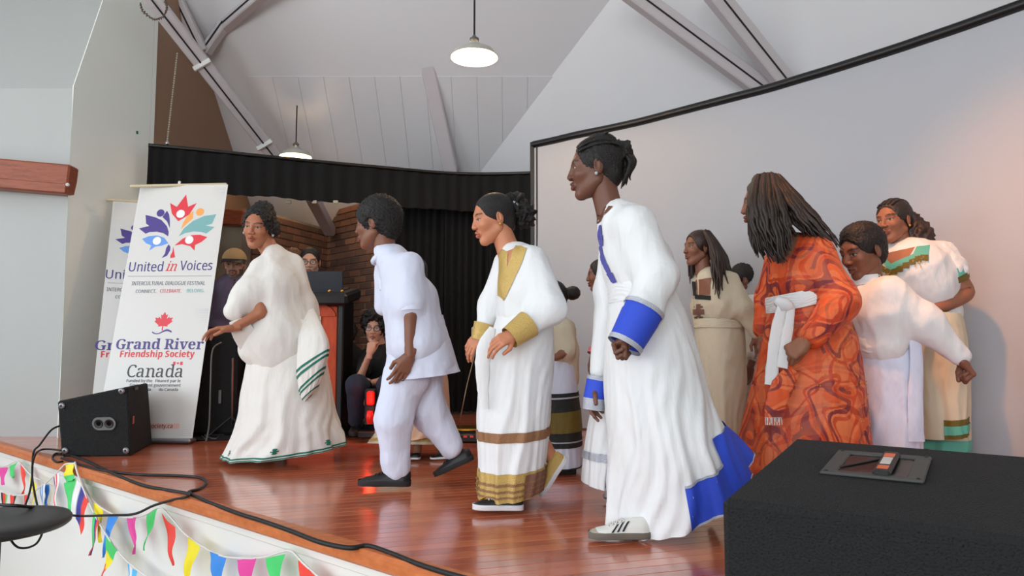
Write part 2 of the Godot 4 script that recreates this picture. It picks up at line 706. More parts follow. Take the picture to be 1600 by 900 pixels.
func make_hand(pose: String, bend: Array, thumb_in: float) -> void:
	var b := Blob.new(Vector3(-0.062, -0.045, -0.045), Vector3(0.075, 0.205, 0.115), 0.0032)
	b.cone(Vector3(0, -0.035, 0), Vector3(0, 0.02, 0), 0.023, 0.024, 0.0, 1.35)
	var xs := [0.029, 0.010, -0.009, -0.027]
	var len := [0.94, 1.06, 0.98, 0.78]
	for i in 4:
		b.cone(Vector3(xs[i] * 0.65, 0.012, 0), Vector3(xs[i], 0.082 - 0.006 * absf(i - 1.0), 0), 0.013, 0.0108, 0.014)
	b.cone(Vector3(0.018, 0.02, 0.008), Vector3(0.024, 0.045, 0.01), 0.014, 0.012, 0.012)
	var idx := 0
	for i in 4:
		var p := Vector3(xs[i], 0.082 - 0.006 * absf(i - 1.0), 0)
		var a := 0.0
		var dir := Vector3(xs[i] * (2.2 if pose == "relaxed" else 0.4), 1, 0).normalized()
		var seg := [0.042 * len[i], 0.027 * len[i], 0.022 * len[i]]
		for k in 3:
			a += bend[k] * (1.0 + 0.07 * i)
			var q: Vector3 = p + (dir * cos(a) + Vector3(0, 0, 1) * sin(a)) * seg[k]
			b.cone(p, q, 0.0098 - 0.0012 * k, 0.0088 - 0.0012 * k, 0.003)
			p = q
	var tp := Vector3(0.026, 0.03, 0.008)
	var d1 := Vector3(0.62 - thumb_in * 0.7, 0.70, 0.35 + thumb_in * 0.6).normalized()
	var d2 := Vector3(0.25 - thumb_in * 1.1, 0.9, 0.25 + thumb_in * 0.5).normalized()
	var tq := tp + d1 * 0.040
	b.cone(tp, tq, 0.0135, 0.0105, 0.008)
	b.cone(tq, tq + d2 * 0.034, 0.0105, 0.0085, 0.003)
	b.build()
	hands[pose] = [b.pv, b.pn, b.pi]

func add_hand(acc: Acc, pose: String, wrist: Vector3, along: Vector3, palm: Vector3, size: float, mirror: bool, col: Color) -> void:
	var y := along.normalized()
	var z := (palm - y * palm.dot(y)).normalized()
	var x := y.cross(z)
	var s := -1.0 if mirror else 1.0
	var h: Array = hands[pose]
	var pv := PackedVector3Array()
	var pn := PackedVector3Array()
	var pi: PackedInt32Array = h[2].duplicate()
	for p in h[0]:
		pv.append(wrist + (x * p.x * s + y * p.y + z * p.z) * size)
	for q in h[1]:
		pn.append(x * q.x * s + y * q.y + z * q.z)
	if mirror:
		for i in range(0, pi.size(), 3):
			var k := pi[i + 1]
			pi[i + 1] = pi[i + 2]
			pi[i + 2] = k
	acc.add_raw(pv, pn, pi, PackedColorArray(), col)

# Joints are [pixel x, pixel y, metres beyond the person's own distance].
# head: [x, y, dz, metres from chin to crown, yaw, pitch, roll] in degrees; yaw -90 faces left.
class Who:
	var root: Node3D
	var z: float
	var j := {}
	var hx: Transform3D
	var size: float
	var skin: Color
	var body: Acc

func jt(z: float, a: Array) -> Vector3:
	return at(a[0], a[1], z + (a[2] if a.size() > 2 else 0.0))

func person(label: String, z: float, group: String, skin: Color, head: Array, joints: Dictionary, arms := [], more := {}) -> Who:
	var w := Who.new()
	w.z = z
	w.skin = skin
	w.size = head[3] / 0.229
	for k in joints:
		w.j[k] = jt(z, joints[k])
	var hip: Vector3 = w.j.hip
	var base := Vector3(hip.x, STAGE, hip.z)
	if more.has("base"):
		base = more.base
	w.root = thing("person", label, "person", base, group)
	w.hx = Transform3D(Basis.from_euler(Vector3(deg_to_rad(head[5]), deg_to_rad(head[4]), deg_to_rad(head[6])), EULER_ORDER_YXZ) * w.size, at(head[0], head[1], z + head[2]))
	var neck: Vector3 = w.j.neck
	var chest: Vector3 = w.j.chest if w.j.has("chest") else neck.lerp(hip, 0.38)
	var s := w.size
	var face := Basis(Vector3.UP, deg_to_rad(more.get("turn", head[4])))
	var out := face.x * s
	for k in ["near", "far"]:
		var sg := -1.0 if (face.x.z < 0.0) == (k == "near") else 1.0
		if face.x.z == 0.0:
			sg = 1.0
		if not w.j.has("shoulder_" + k):
			w.j["shoulder_" + k] = neck.lerp(chest, 0.3) + out * sg * 0.13
		if not w.j.has("foot_" + k):
			w.j["foot_" + k] = Vector3(hip.x, STAGE + 0.06, hip.z) + out * sg * 0.08
		if not w.j.has("knee_" + k):
			w.j["knee_" + k] = hip.lerp(w.j["foot_" + k], 0.5) + out * sg * 0.05
	# one continuous body
	var lo := Vector3.ONE * 99.0
	var hi := -lo
	for k in w.j:
		lo = lo.min(w.j[k])
		hi = hi.max(w.j[k])
	lo = lo.min(w.hx.origin)
	hi = hi.max(w.hx.origin)
	var b := Blob.new(lo - Vector3.ONE * 0.17, hi + Vector3.ONE * 0.17, more.get("cell", 0.016))
	var up := w.hx * Vector3(0, -0.035, -0.022)
	b.cone(neck, up, 0.052 * s, 0.05 * s, 0.0)
	b.cone(neck.lerp(chest, 0.2), chest, 0.048 * s, 0.066 * s, 0.04)
	b.cone(chest, hip, 0.066 * s, 0.070 * s, 0.04)
	for k in ["near", "far"]:
		var sh: Vector3 = w.j["shoulder_" + k]
		b.cone(neck.lerp(chest, 0.25), sh, 0.034 * s, 0.030 * s, 0.03)
		if w.j.has("elbow_" + k):
			b.cone(sh, w.j["elbow_" + k], 0.031 * s, 0.029 * s, 0.02)
			if w.j.has("wrist_" + k):
				b.cone(w.j["elbow_" + k], w.j["wrist_" + k], 0.030 * s, 0.0225 * s, 0.02)
		b.cone(hip + (w.j["knee_" + k] - hip) * 0.05, w.j["knee_" + k], 0.055 * s, 0.04 * s, 0.04)
		b.cone(w.j["knee_" + k], w.j["foot_" + k], 0.04 * s, 0.03 * s, 0.03)
	b.build()
	var acc := Acc.new()
	acc.add_raw(b.pv, b.pn, b.pi, PackedColorArray(), skin)
	# the head
	var pv := PackedVector3Array()
	var pn := PackedVector3Array()
	var pc := PackedColorArray()
	var rot := w.hx.basis.orthonormalized()
	var lip := Color(skin.r * 0.78 + 0.02, skin.g * 0.58, skin.b * 0.62)
	var brow: Color = more.get("brow", Color(0.012, 0.009, 0.008))
	var beard: Color = more.get("beard", Color(0, 0, 0, 0))
	var slim: float = more.get("slim", 1.0)
	for i in head_v.size():
		var p := head_v[i]
		var t := head_tag[i]
		var col := skin
		if t.r > 0.0: col = col.lerp(lip, t.r)
		if t.g > 0.0: col = Color(0.36, 0.33, 0.30)
		if t.b > 0.0: col = col.lerp(Color(0.012, 0.008, 0.006), t.b)
		if t.a > 0.0: col = col.lerp(brow, 0.85)
		if beard.a > 0.0 and t.r < 0.5 and p.z > 0.0 and (p.y < -0.066 - 0.2 * maxf(0.0, 0.03 - absf(p.x)) * 0.0 or (p.y < -0.041 and p.z > 0.07 and absf(p.x) < 0.03) or (p.y < -0.03 and absf(p.x) > 0.045)):
			col = col.lerp(beard, beard.a)
		if more.has("cheek") and p.z > 0.03:
			var cp: Vector3 = more.cheek
			if p.distance_to(cp) < 0.013:
				col = Color(0.35, 0.6, 0.7)
		pv.append(w.hx * Vector3(p.x * slim, p.y, p.z))
		pn.append(rot * head_n[i])
		pc.append(col)
	acc.add_raw(pv, pn, head_i, pc)
	# [side, pose, along (pixels right, down, metres away), palm, mirror]
	for a in arms:
		var wr: Vector3 = w.j["wrist_" + a[0]]
		add_hand(acc, a[1], wr, a[2], a[3], s * (a[5] if a.size() > 5 else 0.92), a[4], skin)
	part("body", w.root, acc, M.skin)
	return w

# plain flat shoes under a long hem; turn is the way the toes point, in degrees
func plain_shoes(w: Who, turn: float, m: Material) -> void:
	var f := Vector3(sin(deg_to_rad(turn)), 0, cos(deg_to_rad(turn)))
	for k in ["near", "far"]:
		var p: Vector3 = w.j["foot_" + k]
		p.y = STAGE + 0.001
		shoe(w.root, p - f * 0.06, p + f * 0.15, Vector3.UP, 0.085, m, M.rubber, "bare")

# cloth made of joined capsules given in pixels: [x, y, dz, r,  x, y, dz, r,  squeeze]
func garment(w: Who, bones: Array, cell := 0.012, k := 0.05, crease := 0.005, freq := 13.0) -> Blob:
	var lo := Vector3.ONE * 99.0
	var hi := -lo
	var made := []
	for q in bones:
		var a := jt(w.z, [q[0], q[1], q[2]])
		var b := jt(w.z, [q[4], q[5], q[6]])
		var ra: float = q[3] * w.z / FOC
		var rb: float = q[7] * w.z / FOC
		var sz: float = q[8] if q.size() > 8 else 1.0
		made.append([a, b, ra, rb, sz])
		var m := maxf(ra, rb) / minf(sz, 1.0) + 0.04
		lo = lo.min(a - Vector3.ONE * m).min(b - Vector3.ONE * m)
		hi = hi.max(a + Vector3.ONE * m).max(b + Vector3.ONE * m)
	var g := Blob.new(lo, hi, cell)
	for q in made:
		g.cone(q[0], q[1], q[2], q[3], k, q[4])
	var f := noise3(int(w.z * 100.0) + bones.size(), freq * 0.62, 2)
	f.fractal_type = FastNoiseLite.FRACTAL_RIDGED
	g.build(f, crease, Vector3(1.0, 0.42, 1.0))
	return g

func blob_part(called: String, w: Who, g: Blob, m: Material, parent: Node3D = null) -> MeshInstance3D:
	var acc := Acc.new()
	acc.add_raw(g.pv, g.pn, g.pi, PackedColorArray())
	return part(called, parent if parent else w.root, acc, m)

# rows are [left x, left y, right x, right y, dz, half depth in metres, dip in metres]
func drape(w: Who, rows: Array, amp: float, many: float, seed_: float, start := 0.1) -> Drape:
	var d := Drape.new()
	for r in rows:
		var a := jt(w.z, [r[0], r[1], r[4]])
		var b := jt(w.z, [r[2], r[3], r[4]])
		d.rows.append([(a + b) * 0.5, (b - a) * 0.5, Vector3(0, -(r[6] if r.size() > 6 else 0.0), r[5])])
	d.amp = amp
	d.many = many
	d.seed_ = seed_
	d.start = start
	return d

func drape_part(called: String, parent: Node3D, d: Drape, m: Material, t0 := 0.0, t1 := 1.0, th0 := 0.0, th1 := TAU, off := 0.0, fine := 1.0) -> MeshInstance3D:
	var acc := Acc.new()
	d.add(acc, t0, t1, th0, th1, maxi(4, int(46 * (t1 - t0) * fine)), maxi(6, int(110 * (th1 - th0) / TAU * fine)), off)
	return part(called, parent, acc, m)

# a piece of trim that lies on the cloth: four pixel corners going round
func patch(acc: Acc, w: Who, g: Blob, q: Array, nu := 8, nv := 8, off := 0.006, col := Color.WHITE, toward := 12.0) -> void:
	var p := PackedVector3Array()
	var last := -1.0
	var rays := []
	var ts := PackedFloat32Array()
	var mid := Vector2(q[0] + q[2] + q[4] + q[6], q[1] + q[3] + q[5] + q[7]) * 0.25
	if g.hit(Vector3(0, EYE, 0), ray(mid.x, mid.y), w.z - 0.6, w.z + 0.6) < 0.0:
		mid += Vector2(toward, 0)
	for j in nv:
		for i in nu:
			var a := Vector2(q[0], q[1]).lerp(Vector2(q[2], q[3]), float(i) / (nu - 1))
			var b := Vector2(q[6], q[7]).lerp(Vector2(q[4], q[5]), float(i) / (nu - 1))
			var e := a.lerp(b, float(j) / (nv - 1))
			var d := ray(e.x, e.y)
			var t := g.hit(Vector3(0, EYE, 0), d, w.z - 0.6, w.z + 0.6)
			var tries := 0
			while t < 0.0 and tries < 12:
				e = e.lerp(mid, 0.12)
				d = ray(e.x, e.y)
				t = g.hit(Vector3(0, EYE, 0), d, w.z - 0.6, w.z + 0.6)
				tries += 1
			rays.append(d)
			ts.append(t)
			if t > 0.0:
				last = t
	if last < 0.0:
		last = w.z - 0.15
	for i in ts.size():
		if ts[i] < 0.0:
			ts[i] = last
		else:
			last = ts[i]
	for i in ts.size():
		p.append(g.skin_at(Vector3(0, EYE, 0) + rays[i] * ts[i], off))
	acc.grid(p, nu, nv, false, PackedColorArray(), false, col)

# a band round a sleeve or wrist between two points in pixels
func cuff(acc: Acc, w: Who, a: Array, b: Array, ra: float, rb: float, col := Color.WHITE, rows := 5) -> void:
	var p := PackedVector3Array()
	var r := PackedFloat32Array()
	for i in rows:
		var f := float(i) / (rows - 1)
		p.append(jt(w.z, a).lerp(jt(w.z, b), f))
		r.append(lerpf(ra, rb, f) * w.z / FOC)
	acc.tube(p, r, 18, false, col)

# a hanging strip of cloth along points [x, y, dz, half width in pixels]
func strip(acc: Acc, w: Who, pts: Array, thick := 0.22, sides := 16, col := Color.WHITE, per := 6) -> void:
	var p := []
	var r := PackedFloat32Array()
	for q in pts:
		p.append(jt(w.z, q))
	var path := curve(p, per)
	for i in path.size():
		var f := float(i) / per
		var k := mini(int(f), pts.size() - 2)
		r.append(lerpf(pts[k][3], pts[k + 1][3], f - k) * w.z / FOC)
	acc.tube(path, r, sides, true, col, thick, Vector3(0, 0, 1), 0.08)

# hair that hugs the skull, in the head's own measure; extras are [x, y, z, rx, ry, rz]
func hair_cap(w: Who, thick: float, line: float, extras := [], curl := 0.0, freq := 60.0, cell := 0.0055, m: Material = null, side := 0.0) -> MeshInstance3D:
	var b := Blob.new(Vector3(-0.15, -0.16, -0.26), Vector3(0.15, 0.26, 0.14), cell)
	b.ell(Vector3(0, 0.034, -0.018), Vector3(0.073 + thick, 0.080 + thick, 0.091 + thick), 0.0)
	b.ell(Vector3(0, -0.02, -0.062), Vector3(0.052 + thick * 0.6, 0.055 + thick * 0.5, 0.04 + thick * 0.6), 0.02)
	b.ell(Vector3(0, line - 0.102, 0.108), Vector3(0.073 + side, 0.100, 0.09), 0.008, true)
	for s in [-1.0, 1.0]:
		b.ell(Vector3(s * 0.098, -0.028, 0.004), Vector3(0.034, 0.045, 0.034), 0.008, true)
	b.ell(Vector3(0, -0.115, 0.03), Vector3(0.13, 0.075, 0.10), 0.01, true)
	for e in extras:
		b.ell(Vector3(e[0], e[1], e[2]), Vector3(e[3], e[4], e[5]), 0.012)
	b.build(noise3(int(w.z * 77.0), freq, 3) if curl > 0.0 else null, curl)
	var pv := PackedVector3Array()
	var pn := PackedVector3Array()
	var rot := w.hx.basis.orthonormalized()
	for p in b.pv:
		pv.append(w.hx * p)
	for p in b.pn:
		pn.append(rot * p)
	var acc := Acc.new()
	acc.add_raw(pv, pn, b.pi, PackedColorArray())
	return part("hair", w.root, acc, m if m else M.hair)

# locks of hair between guide curves; every guide has the same number of [x, y, dz]
func locks(w: Who, guides: Array, count: int, thick: float, seed_: int, m: Material, called := "hair", jitter := 0.008, wavy := 0.0) -> void:
	var rng := RandomNumberGenerator.new()
	rng.seed = seed_
	var acc := Acc.new()
	for k in count:
		var f := (k + rng.randf()) / count * (guides.size() - 1)
		var a := mini(int(f), guides.size() - 2)
		var s := f - a
		var p := []
		var off := Vector3(rng.randfn(0, jitter), rng.randfn(0, jitter * 0.5), rng.randfn(0, jitter * 2.2))
		var m_ := (guides[a] as Array).size()
		var short := rng.randf_range(0.82, 1.0)
		var ph := rng.randf() * TAU
		for i in m_:
			var q := jt(w.z, guides[a][i]).lerp(jt(w.z, guides[a + 1][i]), s)
			p.append(q + off * (float(i) / (m_ - 1) * 0.8 + 0.35))
		var path := curve(p, 5)
		path = path.slice(0, maxi(4, int(path.size() * short)))
		var r := PackedFloat32Array()
		for i in path.size():
			var t := float(i) / (path.size() - 1)
			if wavy > 0.0:
				path[i] += Vector3(sin(t * 22.0 + ph), 0, cos(t * 22.0 + ph)) * wavy * t
			r.append(thick * (0.55 + 0.75 * sin(PI * (0.15 + 0.7 * t))) * (1.0 - 0.75 * t * t * t))
		acc.tube(path, r, 5, true)
	part(called, w.root, acc, m)

# a low shoe; heel and toe are on its sole, up is away from it
func shoe(parent: Node3D, heel: Vector3, toe: Vector3, up: Vector3, wide: float, upper: Material, sole: Material, style := "") -> Node3D:
	var l := heel.distance_to(toe)
	var f := (toe - heel).normalized()
	var side := f.cross(up).normalized()
	up = side.cross(f).normalized()
	var prof := [0.0, 0.05, 0.15, 0.3, 0.45, 0.6, 0.75, 0.87, 0.95, 1.0]
	var half := [0.12, 0.3, 0.36, 0.35, 0.35, 0.41, 0.44, 0.38, 0.26, 0.08]
	var tall := [0.25, 0.30, 0.32, 0.31, 0.28, 0.22, 0.18, 0.155, 0.12, 0.06]
	var group := Node3D.new()
	group.name = "shoe"
	parent.add_child(group, true)
	var a := Acc.new()
	var p := PackedVector3Array()
	var ns := 14
	for i in prof.size():
		for k in ns:
			var th := PI * k / (ns - 1)
			var r: float = half[i] * wide * 0.94
			p.append(heel + f * (prof[i] * l * 0.98 + 0.01 * l) + side * cos(th) * r * (1.0 - 0.25 * sin(th) * sin(th)) + up * (0.09 * l + pow(absf(sin(th)), 0.7) * (tall[i] - 0.09) * l))
	a.grid(p, ns, prof.size(), false)
	part("upper", group, a, upper)
	var s := Acc.new()
	for lev in 3:
		pass
	p = PackedVector3Array()
	var ring := []
	for i in prof.size():
		ring.append([prof[i], half[i]])
	for i in range(prof.size() - 1, -1, -1):
		ring.append([prof[i], -half[i]])
	for lev in [[0.0, 0.9], [0.012, 1.0], [0.085, 1.06], [0.105, 1.02], [0.105, 0.7]]:
		for q in ring:
			p.append(heel + f * ((q[0] - 0.5) * (0.98 + 0.02 * lev[1]) + 0.5) * l + side * q[1] * wide * lev[1] + up * lev[0] * l)
	s.grid(p, ring.size(), 5, true)
	var under := p.slice(0, ring.size())
	s.disc(heel + f * l * 0.5, under, -up)
	part("sole", group, s, sole)
	if style != "bare":
		var lc := Acc.new()
		for k in 4:
			var t := 0.46 + 0.065 * k
			var hgt := lerpf(0.285, 0.21, k / 3.0)
			var c := heel + f * t * l + up * hgt * l
			var d := f * 0.03 * l
			lc.tube(PackedVector3Array([c - side * wide * 0.17 - d - up * 0.015 * l, c + up * 0.006 * l, c + side * wide * 0.17 + d - up * 0.015 * l]), 0.0032, 5, true)
			lc.tube(PackedVector3Array([c - side * wide * 0.17 + d - up * 0.015 * l, c + up * 0.006 * l, c + side * wide * 0.17 - d - up * 0.015 * l]), 0.0032, 5, true)
		part("laces", group, lc, M.lace_white if style == "stripes" or style == "swoop" else M.lace_dark)
	if style == "stripes":
		for sg in [-1.0, 1.0]:
			for k in 3:
				var st := Acc.new()
				var t0 := 0.36 + 0.085 * k
				var q := PackedVector3Array()
				for i in 5:
					var v := float(i) / 4
					var t := t0 - 0.10 + 0.10 * v * 0.0 + lerpf(0.10, 0.0, v) + 0.07 * v
					var th := lerpf(0.10, 0.95, v)
					var at_ := t0 + 0.10 * (1.0 - v) - 0.0
					for e in [-0.018, 0.018]:
						var pos: float = at_ + e
						var i0 := 0
						while i0 < prof.size() - 2 and prof[i0 + 1] < pos:
							i0 += 1
						var ff: float = (pos - prof[i0]) / (prof[i0 + 1] - prof[i0])
						var r: float = lerpf(half[i0], half[i0 + 1], ff) * wide * 0.94
						var tl: float = lerpf(tall[i0], tall[i0 + 1], ff)
						q.append(heel + f * pos * l + side * sg * (cos(th) * r * (1.0 - 0.25 * sin(th) * sin(th)) + 0.003) + up * (0.09 * l + pow(absf(sin(th)), 0.7) * (tl - 0.09) * l + 0.001))
				st.grid(q, 2, 5, false)
				part("stripe", group, st, M.navy)
		var tp := Acc.new()
		var tq := PackedVector3Array()
		for i in range(5, prof.size()):
			for k in ns:
				var th := PI * k / (ns - 1)
				var r: float = half[i] * wide * 0.97
				var fall := smoothstep(0.7, 0.95, prof[i])
				tq.append(heel + f * (prof[i] * l * 0.985 + 0.012 * l) + side * cos(th) * r * (1.0 - 0.25 * sin(th) * sin(th)) + up * (0.09 * l + pow(absf(sin(th)), 0.7) * (tall[i] - 0.085) * l * lerpf(0.45, 1.0, fall)))
		tp.grid(tq, ns, prof.size() - 5, false)
		part("toe_guard", group, tp, M.suede)
	elif style == "swoop":
		var sw := Acc.new()
		sw.tube(curve([heel + f * 0.62 * l + side * wide * 0.40 + up * 0.15 * l, heel + f * 0.78 * l + side * wide * 0.33 + up * 0.17 * l, heel + f * 0.85 * l + up * 0.19 * l, heel + f * 0.70 * l + side * wide * 0.1 + up * 0.235 * l, heel + f * 0.60 * l + side * wide * 0.33 + up * 0.19 * l]), 0.004, 5)
		part("piping", group, sw, M.gold)
	return group

# ------------------------------------------------------------------ scene
var U := Vector3(cos(BASE_TURN), 0, -sin(BASE_TURN))      # along the stage boards, to the right
var AWAY := Vector3(-sin(BASE_TURN), 0, -cos(BASE_TURN))  # towards the back of the stage
var edge_a: Vector3
var edge_b: Vector3
var edge_dir: Vector3
var edge_out: Vector3
var screen_line := PackedVector3Array()

func window_light(where: Vector3, towards: Vector3, size: Vector2, energy: float, col: Color) -> void:
	var l := AreaLight3D.new()
	l.name = numbered("daylight")
	add_child(l)
	l.look_at_from_position(where, where + towards, Vector3.UP if absf(towards.y) < 0.9 else Vector3.FORWARD)
	l.area_size = size
	l.light_color = col
	l.light_energy = energy
	l.area_range = 40.0
	l.area_attenuation = 2.0
	l.shadow_enabled = true

func _ready() -> void:
	# camera
	var cam := Camera3D.new()
	cam.name = "camera"
	add_child(cam)
	cam.position = Vector3(0, EYE, 0)
	cam.rotation = Vector3(TILT, 0, 0)
	cam.fov = rad_to_deg(2.0 * atan(450.0 / FOC))
	cam.near = 0.05
	cam.far = 100.0
	cam.current = true
	# sky and exposure
	var env := Environment.new()
	var sky := Sky.new()
	var sm := ProceduralSkyMaterial.new()
	sm.sky_top_color = rgb(150, 185, 225)
	sm.sky_horizon_color = rgb(225, 232, 240)
	sm.ground_bottom_color = rgb(120, 118, 112)
	sm.ground_horizon_color = rgb(200, 205, 205)
	sm.sky_energy_multiplier = 1.2
	sky.sky_material = sm
	env.background_mode = Environment.BG_SKY
	env.sky = sky
	env.tonemap_mode = Environment.TONE_MAPPER_LINEAR
	env.tonemap_exposure = 1.07
	env.sdfgi_enabled = true
	env.ssao_enabled = true
	env.ssil_enabled = true
	var we := WorldEnvironment.new()
	we.name = "environment"
	we.environment = env
	add_child(we)
	# daylight through the hall windows, behind and to the left of the camera
	for x in [-4.2, -0.6]:
		window_light(Vector3(x, 3.0, 5.75), Vector3(0.0, 0.22, -1), Vector2(2.4, 3.2), 20.0, rgb(240, 244, 250))
	for z in [-2.4, 0.6, 3.6]:
		window_light(Vector3(-6.75, 3.0, z), Vector3(1, 0.22, 0.0), Vector2(2.2, 3.2), 10.0, rgb(240, 244, 250))
	materials()
	room()
	stage()
	back_of_stage()
	screen()
	speakers()
	banners()
	make_head()
	make_hand("relaxed", [0.28, 0.42, 0.3], 0.25)
	make_hand("fist", [1.15, 1.65, 1.1], 0.95)
	dancers_front()
	dancers_back()
	musicians()
	bunting()
	small_things()

func materials() -> void:
	var weave := noise_tex("weave", 0.09, 2, 3.0)
	var rumple := noise_tex("rumple", 0.022, 3, 9.0)
	var folds := noise_tex("folds", 0.012, 3, 6.0)
	var plaster := noise_tex("plaster", 0.02, 4, 2.0)
	var carpet := noise_tex("carpet", 0.16, 2, 5.0)
	var grit := noise_tex("grit", 0.05, 4, 3.0)
	bumpy(mat("white_wall", Color(0.92, 0.92, 0.90), 0.55), plaster, 0.12, Vector3(0.7, 0.7, 0.7))
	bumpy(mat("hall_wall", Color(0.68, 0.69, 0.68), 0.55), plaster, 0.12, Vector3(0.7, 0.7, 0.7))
	bumpy(mat("ceiling_paint", Color(0.885, 0.89, 0.90), 0.45), plaster, 0.10, Vector3(0.4, 0.4, 0.4))
	bumpy(mat("pillar_paint", Color(0.93, 0.955, 0.93), 0.5), plaster, 0.15, Vector3(0.7, 0.7, 0.7))
	bumpy(mat("tan_paint", Color(0.60, 0.47, 0.37), 0.5), plaster, 0.12, Vector3(0.7, 0.7, 0.7))
	bumpy(mat("beam_paint", Color(0.80, 0.78, 0.79), 0.5), plaster, 0.1, Vector3(1, 1, 1))
	mat("groove", Color(0.13, 0.12, 0.13), 0.8)
	bumpy(mat("hall_floor", Color(0.62, 0.55, 0.46), 0.5), plaster, 0.1, Vector3(1, 1, 1))
	# wood
	for i in 4:
		var tone: Color = [rgb(200, 106, 68), rgb(190, 96, 61), rgb(207, 113, 74), rgb(184, 92, 58)][i]
		var g := ramp(tone.darkened(0.07), tone, tone.lightened(0.04))
		var t := noise_tex("grain_%d" % i, 0.02, 4, -1.0, 256, FastNoiseLite.TYPE_SIMPLEX_SMOOTH, g)
		var m := mat("board_%d" % i, Color.WHITE, 0.28, {"albedo_texture": t, "clearcoat_enabled": true, "clearcoat": 0.9, "clearcoat_roughness": 0.13})
		bumpy(m, noise_tex("board_bump", 0.03, 3, 1.5), 0.04, Vector3(0.6, 3.0, 3.0))
	var gt := noise_tex("grain_trim", 0.02, 4, -1.0, 256, FastNoiseLite.TYPE_SIMPLEX_SMOOTH, ramp(rgb(176, 92, 45), rgb(200, 112, 60), rgb(214, 132, 78)))
	bumpy(mat("nosing_wood", Color.WHITE, 0.4, {"albedo_texture": gt}), grit, 0.15, Vector3(1, 6, 6))
	var gb := noise_tex("grain_beam", 0.02, 4, -1.0, 256, FastNoiseLite.TYPE_SIMPLEX_SMOOTH, ramp(rgb(120, 58, 34), rgb(145, 74, 46), rgb(156, 84, 54)))
	bumpy(mat("beam_wood", Color.WHITE, 0.45, {"albedo_texture": gb}), grit, 0.2, Vector3(1, 6, 4))
	var gp := noise_tex("grain_podium", 0.02, 4, -1.0, 256, FastNoiseLite.TYPE_SIMPLEX_SMOOTH, ramp(rgb(178, 58, 14), rgb(200, 72, 18), rgb(206, 82, 24)))
	bumpy(mat("podium_wood", Color.WHITE, 0.6, {"albedo_texture": gp}), grit, 0.1, Vector3(4, 1, 4))
	# cloth
	bumpy(mat("white_cotton", Color(0.885, 0.895, 0.895), 0.85), rumple, 0.30, Vector3(4.0, 0.9, 4.0))
	bumpy(mat("warm_cotton", Color(0.88, 0.87, 0.845), 0.85), rumple, 0.30, Vector3(4.0, 0.9, 4.0))
	bumpy(mat("cool_cotton", Color(0.83, 0.855, 0.925), 0.85), rumple, 0.30, Vector3(4.0, 0.9, 4.0))
	bumpy(mat("cream_cotton", Color(0.82, 0.78, 0.68), 0.85), rumple, 0.30, Vector3(4.0, 0.9, 4.0))
	bumpy(mat("peach_cotton", Color(0.86, 0.70, 0.58), 0.85), rumple, 0.30, Vector3(4.0, 0.9, 4.0))
	bumpy(mat("screen_cloth", Color(0.685, 0.695, 0.715), 0.75), weave, 0.12, Vector3(4, 4, 4))
	bumpy(mat("black_velvet", Color(0.036, 0.036, 0.036), 0.95), folds, 0.25, Vector3(0.8, 0.3, 0.8))
	bumpy(mat("black_tee", Color(0.05, 0.05, 0.055), 0.9), rumple, 0.30, Vector3(4.0, 0.9, 4.0))
	bumpy(mat("denim", Color(0.14, 0.17, 0.24), 0.9), rumple, 0.30, Vector3(4.0, 0.9, 4.0))
	bumpy(mat("purple_shirt", Color(0.43, 0.38, 0.49), 0.85), rumple, 0.30, Vector3(4.0, 0.9, 4.0))
	bumpy(mat("khaki", Color(0.55, 0.46, 0.36), 0.9), rumple, 0.30, Vector3(4.0, 0.9, 4.0))
	bumpy(mat("blue_cloth", Color(0.16, 0.29, 0.78), 0.7), weave, 0.4, Vector3(12, 12, 12))
	bumpy(mat("green_trim", Color(0.05, 0.42, 0.34), 0.7), weave, 0.4, Vector3(12, 12, 12))
	bumpy(mat("teal_trim", Color(0.36, 0.70, 0.62), 0.65), weave, 0.4, Vector3(12, 12, 12))
	mat("gold", Color(0.80, 0.62, 0.30), 0.4, {"metallic": 0.4})
	bumpy(mat("gold_cloth", Color(0.78, 0.66, 0.38), 0.5, {"metallic": 0.25}), carpet, 0.8, Vector3(5, 5, 5))
	bumpy(mat("gold_brown", Color(0.58, 0.42, 0.28), 0.5, {"metallic": 0.2}), carpet, 0.8, Vector3(5, 5, 5))
	bumpy(mat("olive_gold", Color(0.42, 0.36, 0.10), 0.6), carpet, 0.8, Vector3(6, 6, 6))
	bumpy(mat("brown_cloth", Color(0.50, 0.36, 0.30), 0.8), weave, 0.4, Vector3(12, 12, 12))
	bumpy(mat("silver_trim", Color(0.72, 0.74, 0.78), 0.45, {"metallic": 0.3}), carpet, 1.0, Vector3(6, 6, 6))
	bumpy(mat("dark_trim", Color(0.10, 0.12, 0.11), 0.7), carpet, 0.8, Vector3(6, 6, 6))
	bumpy(mat("violet_thread", Color(0.33, 0.33, 0.66), 0.7), carpet, 0.5, Vector3(6, 6, 6))
	bumpy(mat("cap_cloth", Color(0.74, 0.60, 0.42), 0.9), weave, 0.4, Vector3(12, 12, 12))
	mat("skin", Color.WHITE, 0.52, {"vertex_color_use_as_albedo": true, "subsurf_scatter_enabled": false})
	bumpy(M.skin, noise_tex("pores", 0.12, 2, 1.5), 0.12, Vector3(10, 10, 10))
	var strand := noise_tex("strand", 0.05, 3, 8.0)
	bumpy(mat("hair", Color(0.065, 0.055, 0.05), 0.5), noise_tex("curls", 0.10, 3, 8.0), 1.0, Vector3(8, 8, 8))
	bumpy(mat("long_hair", Color(0.16, 0.128, 0.108), 0.5), strand, 0.5, Vector3(10, 1.2, 10))
	bumpy(mat("brown_hair", Color(0.20, 0.135, 0.105), 0.45), strand, 0.5, Vector3(10, 1.2, 10))
	bumpy(mat("fair_hair", Color(0.42, 0.27, 0.14), 0.5), noise_tex("curls", 0.10, 3, 8.0), 1.0, Vector3(8, 8, 8))
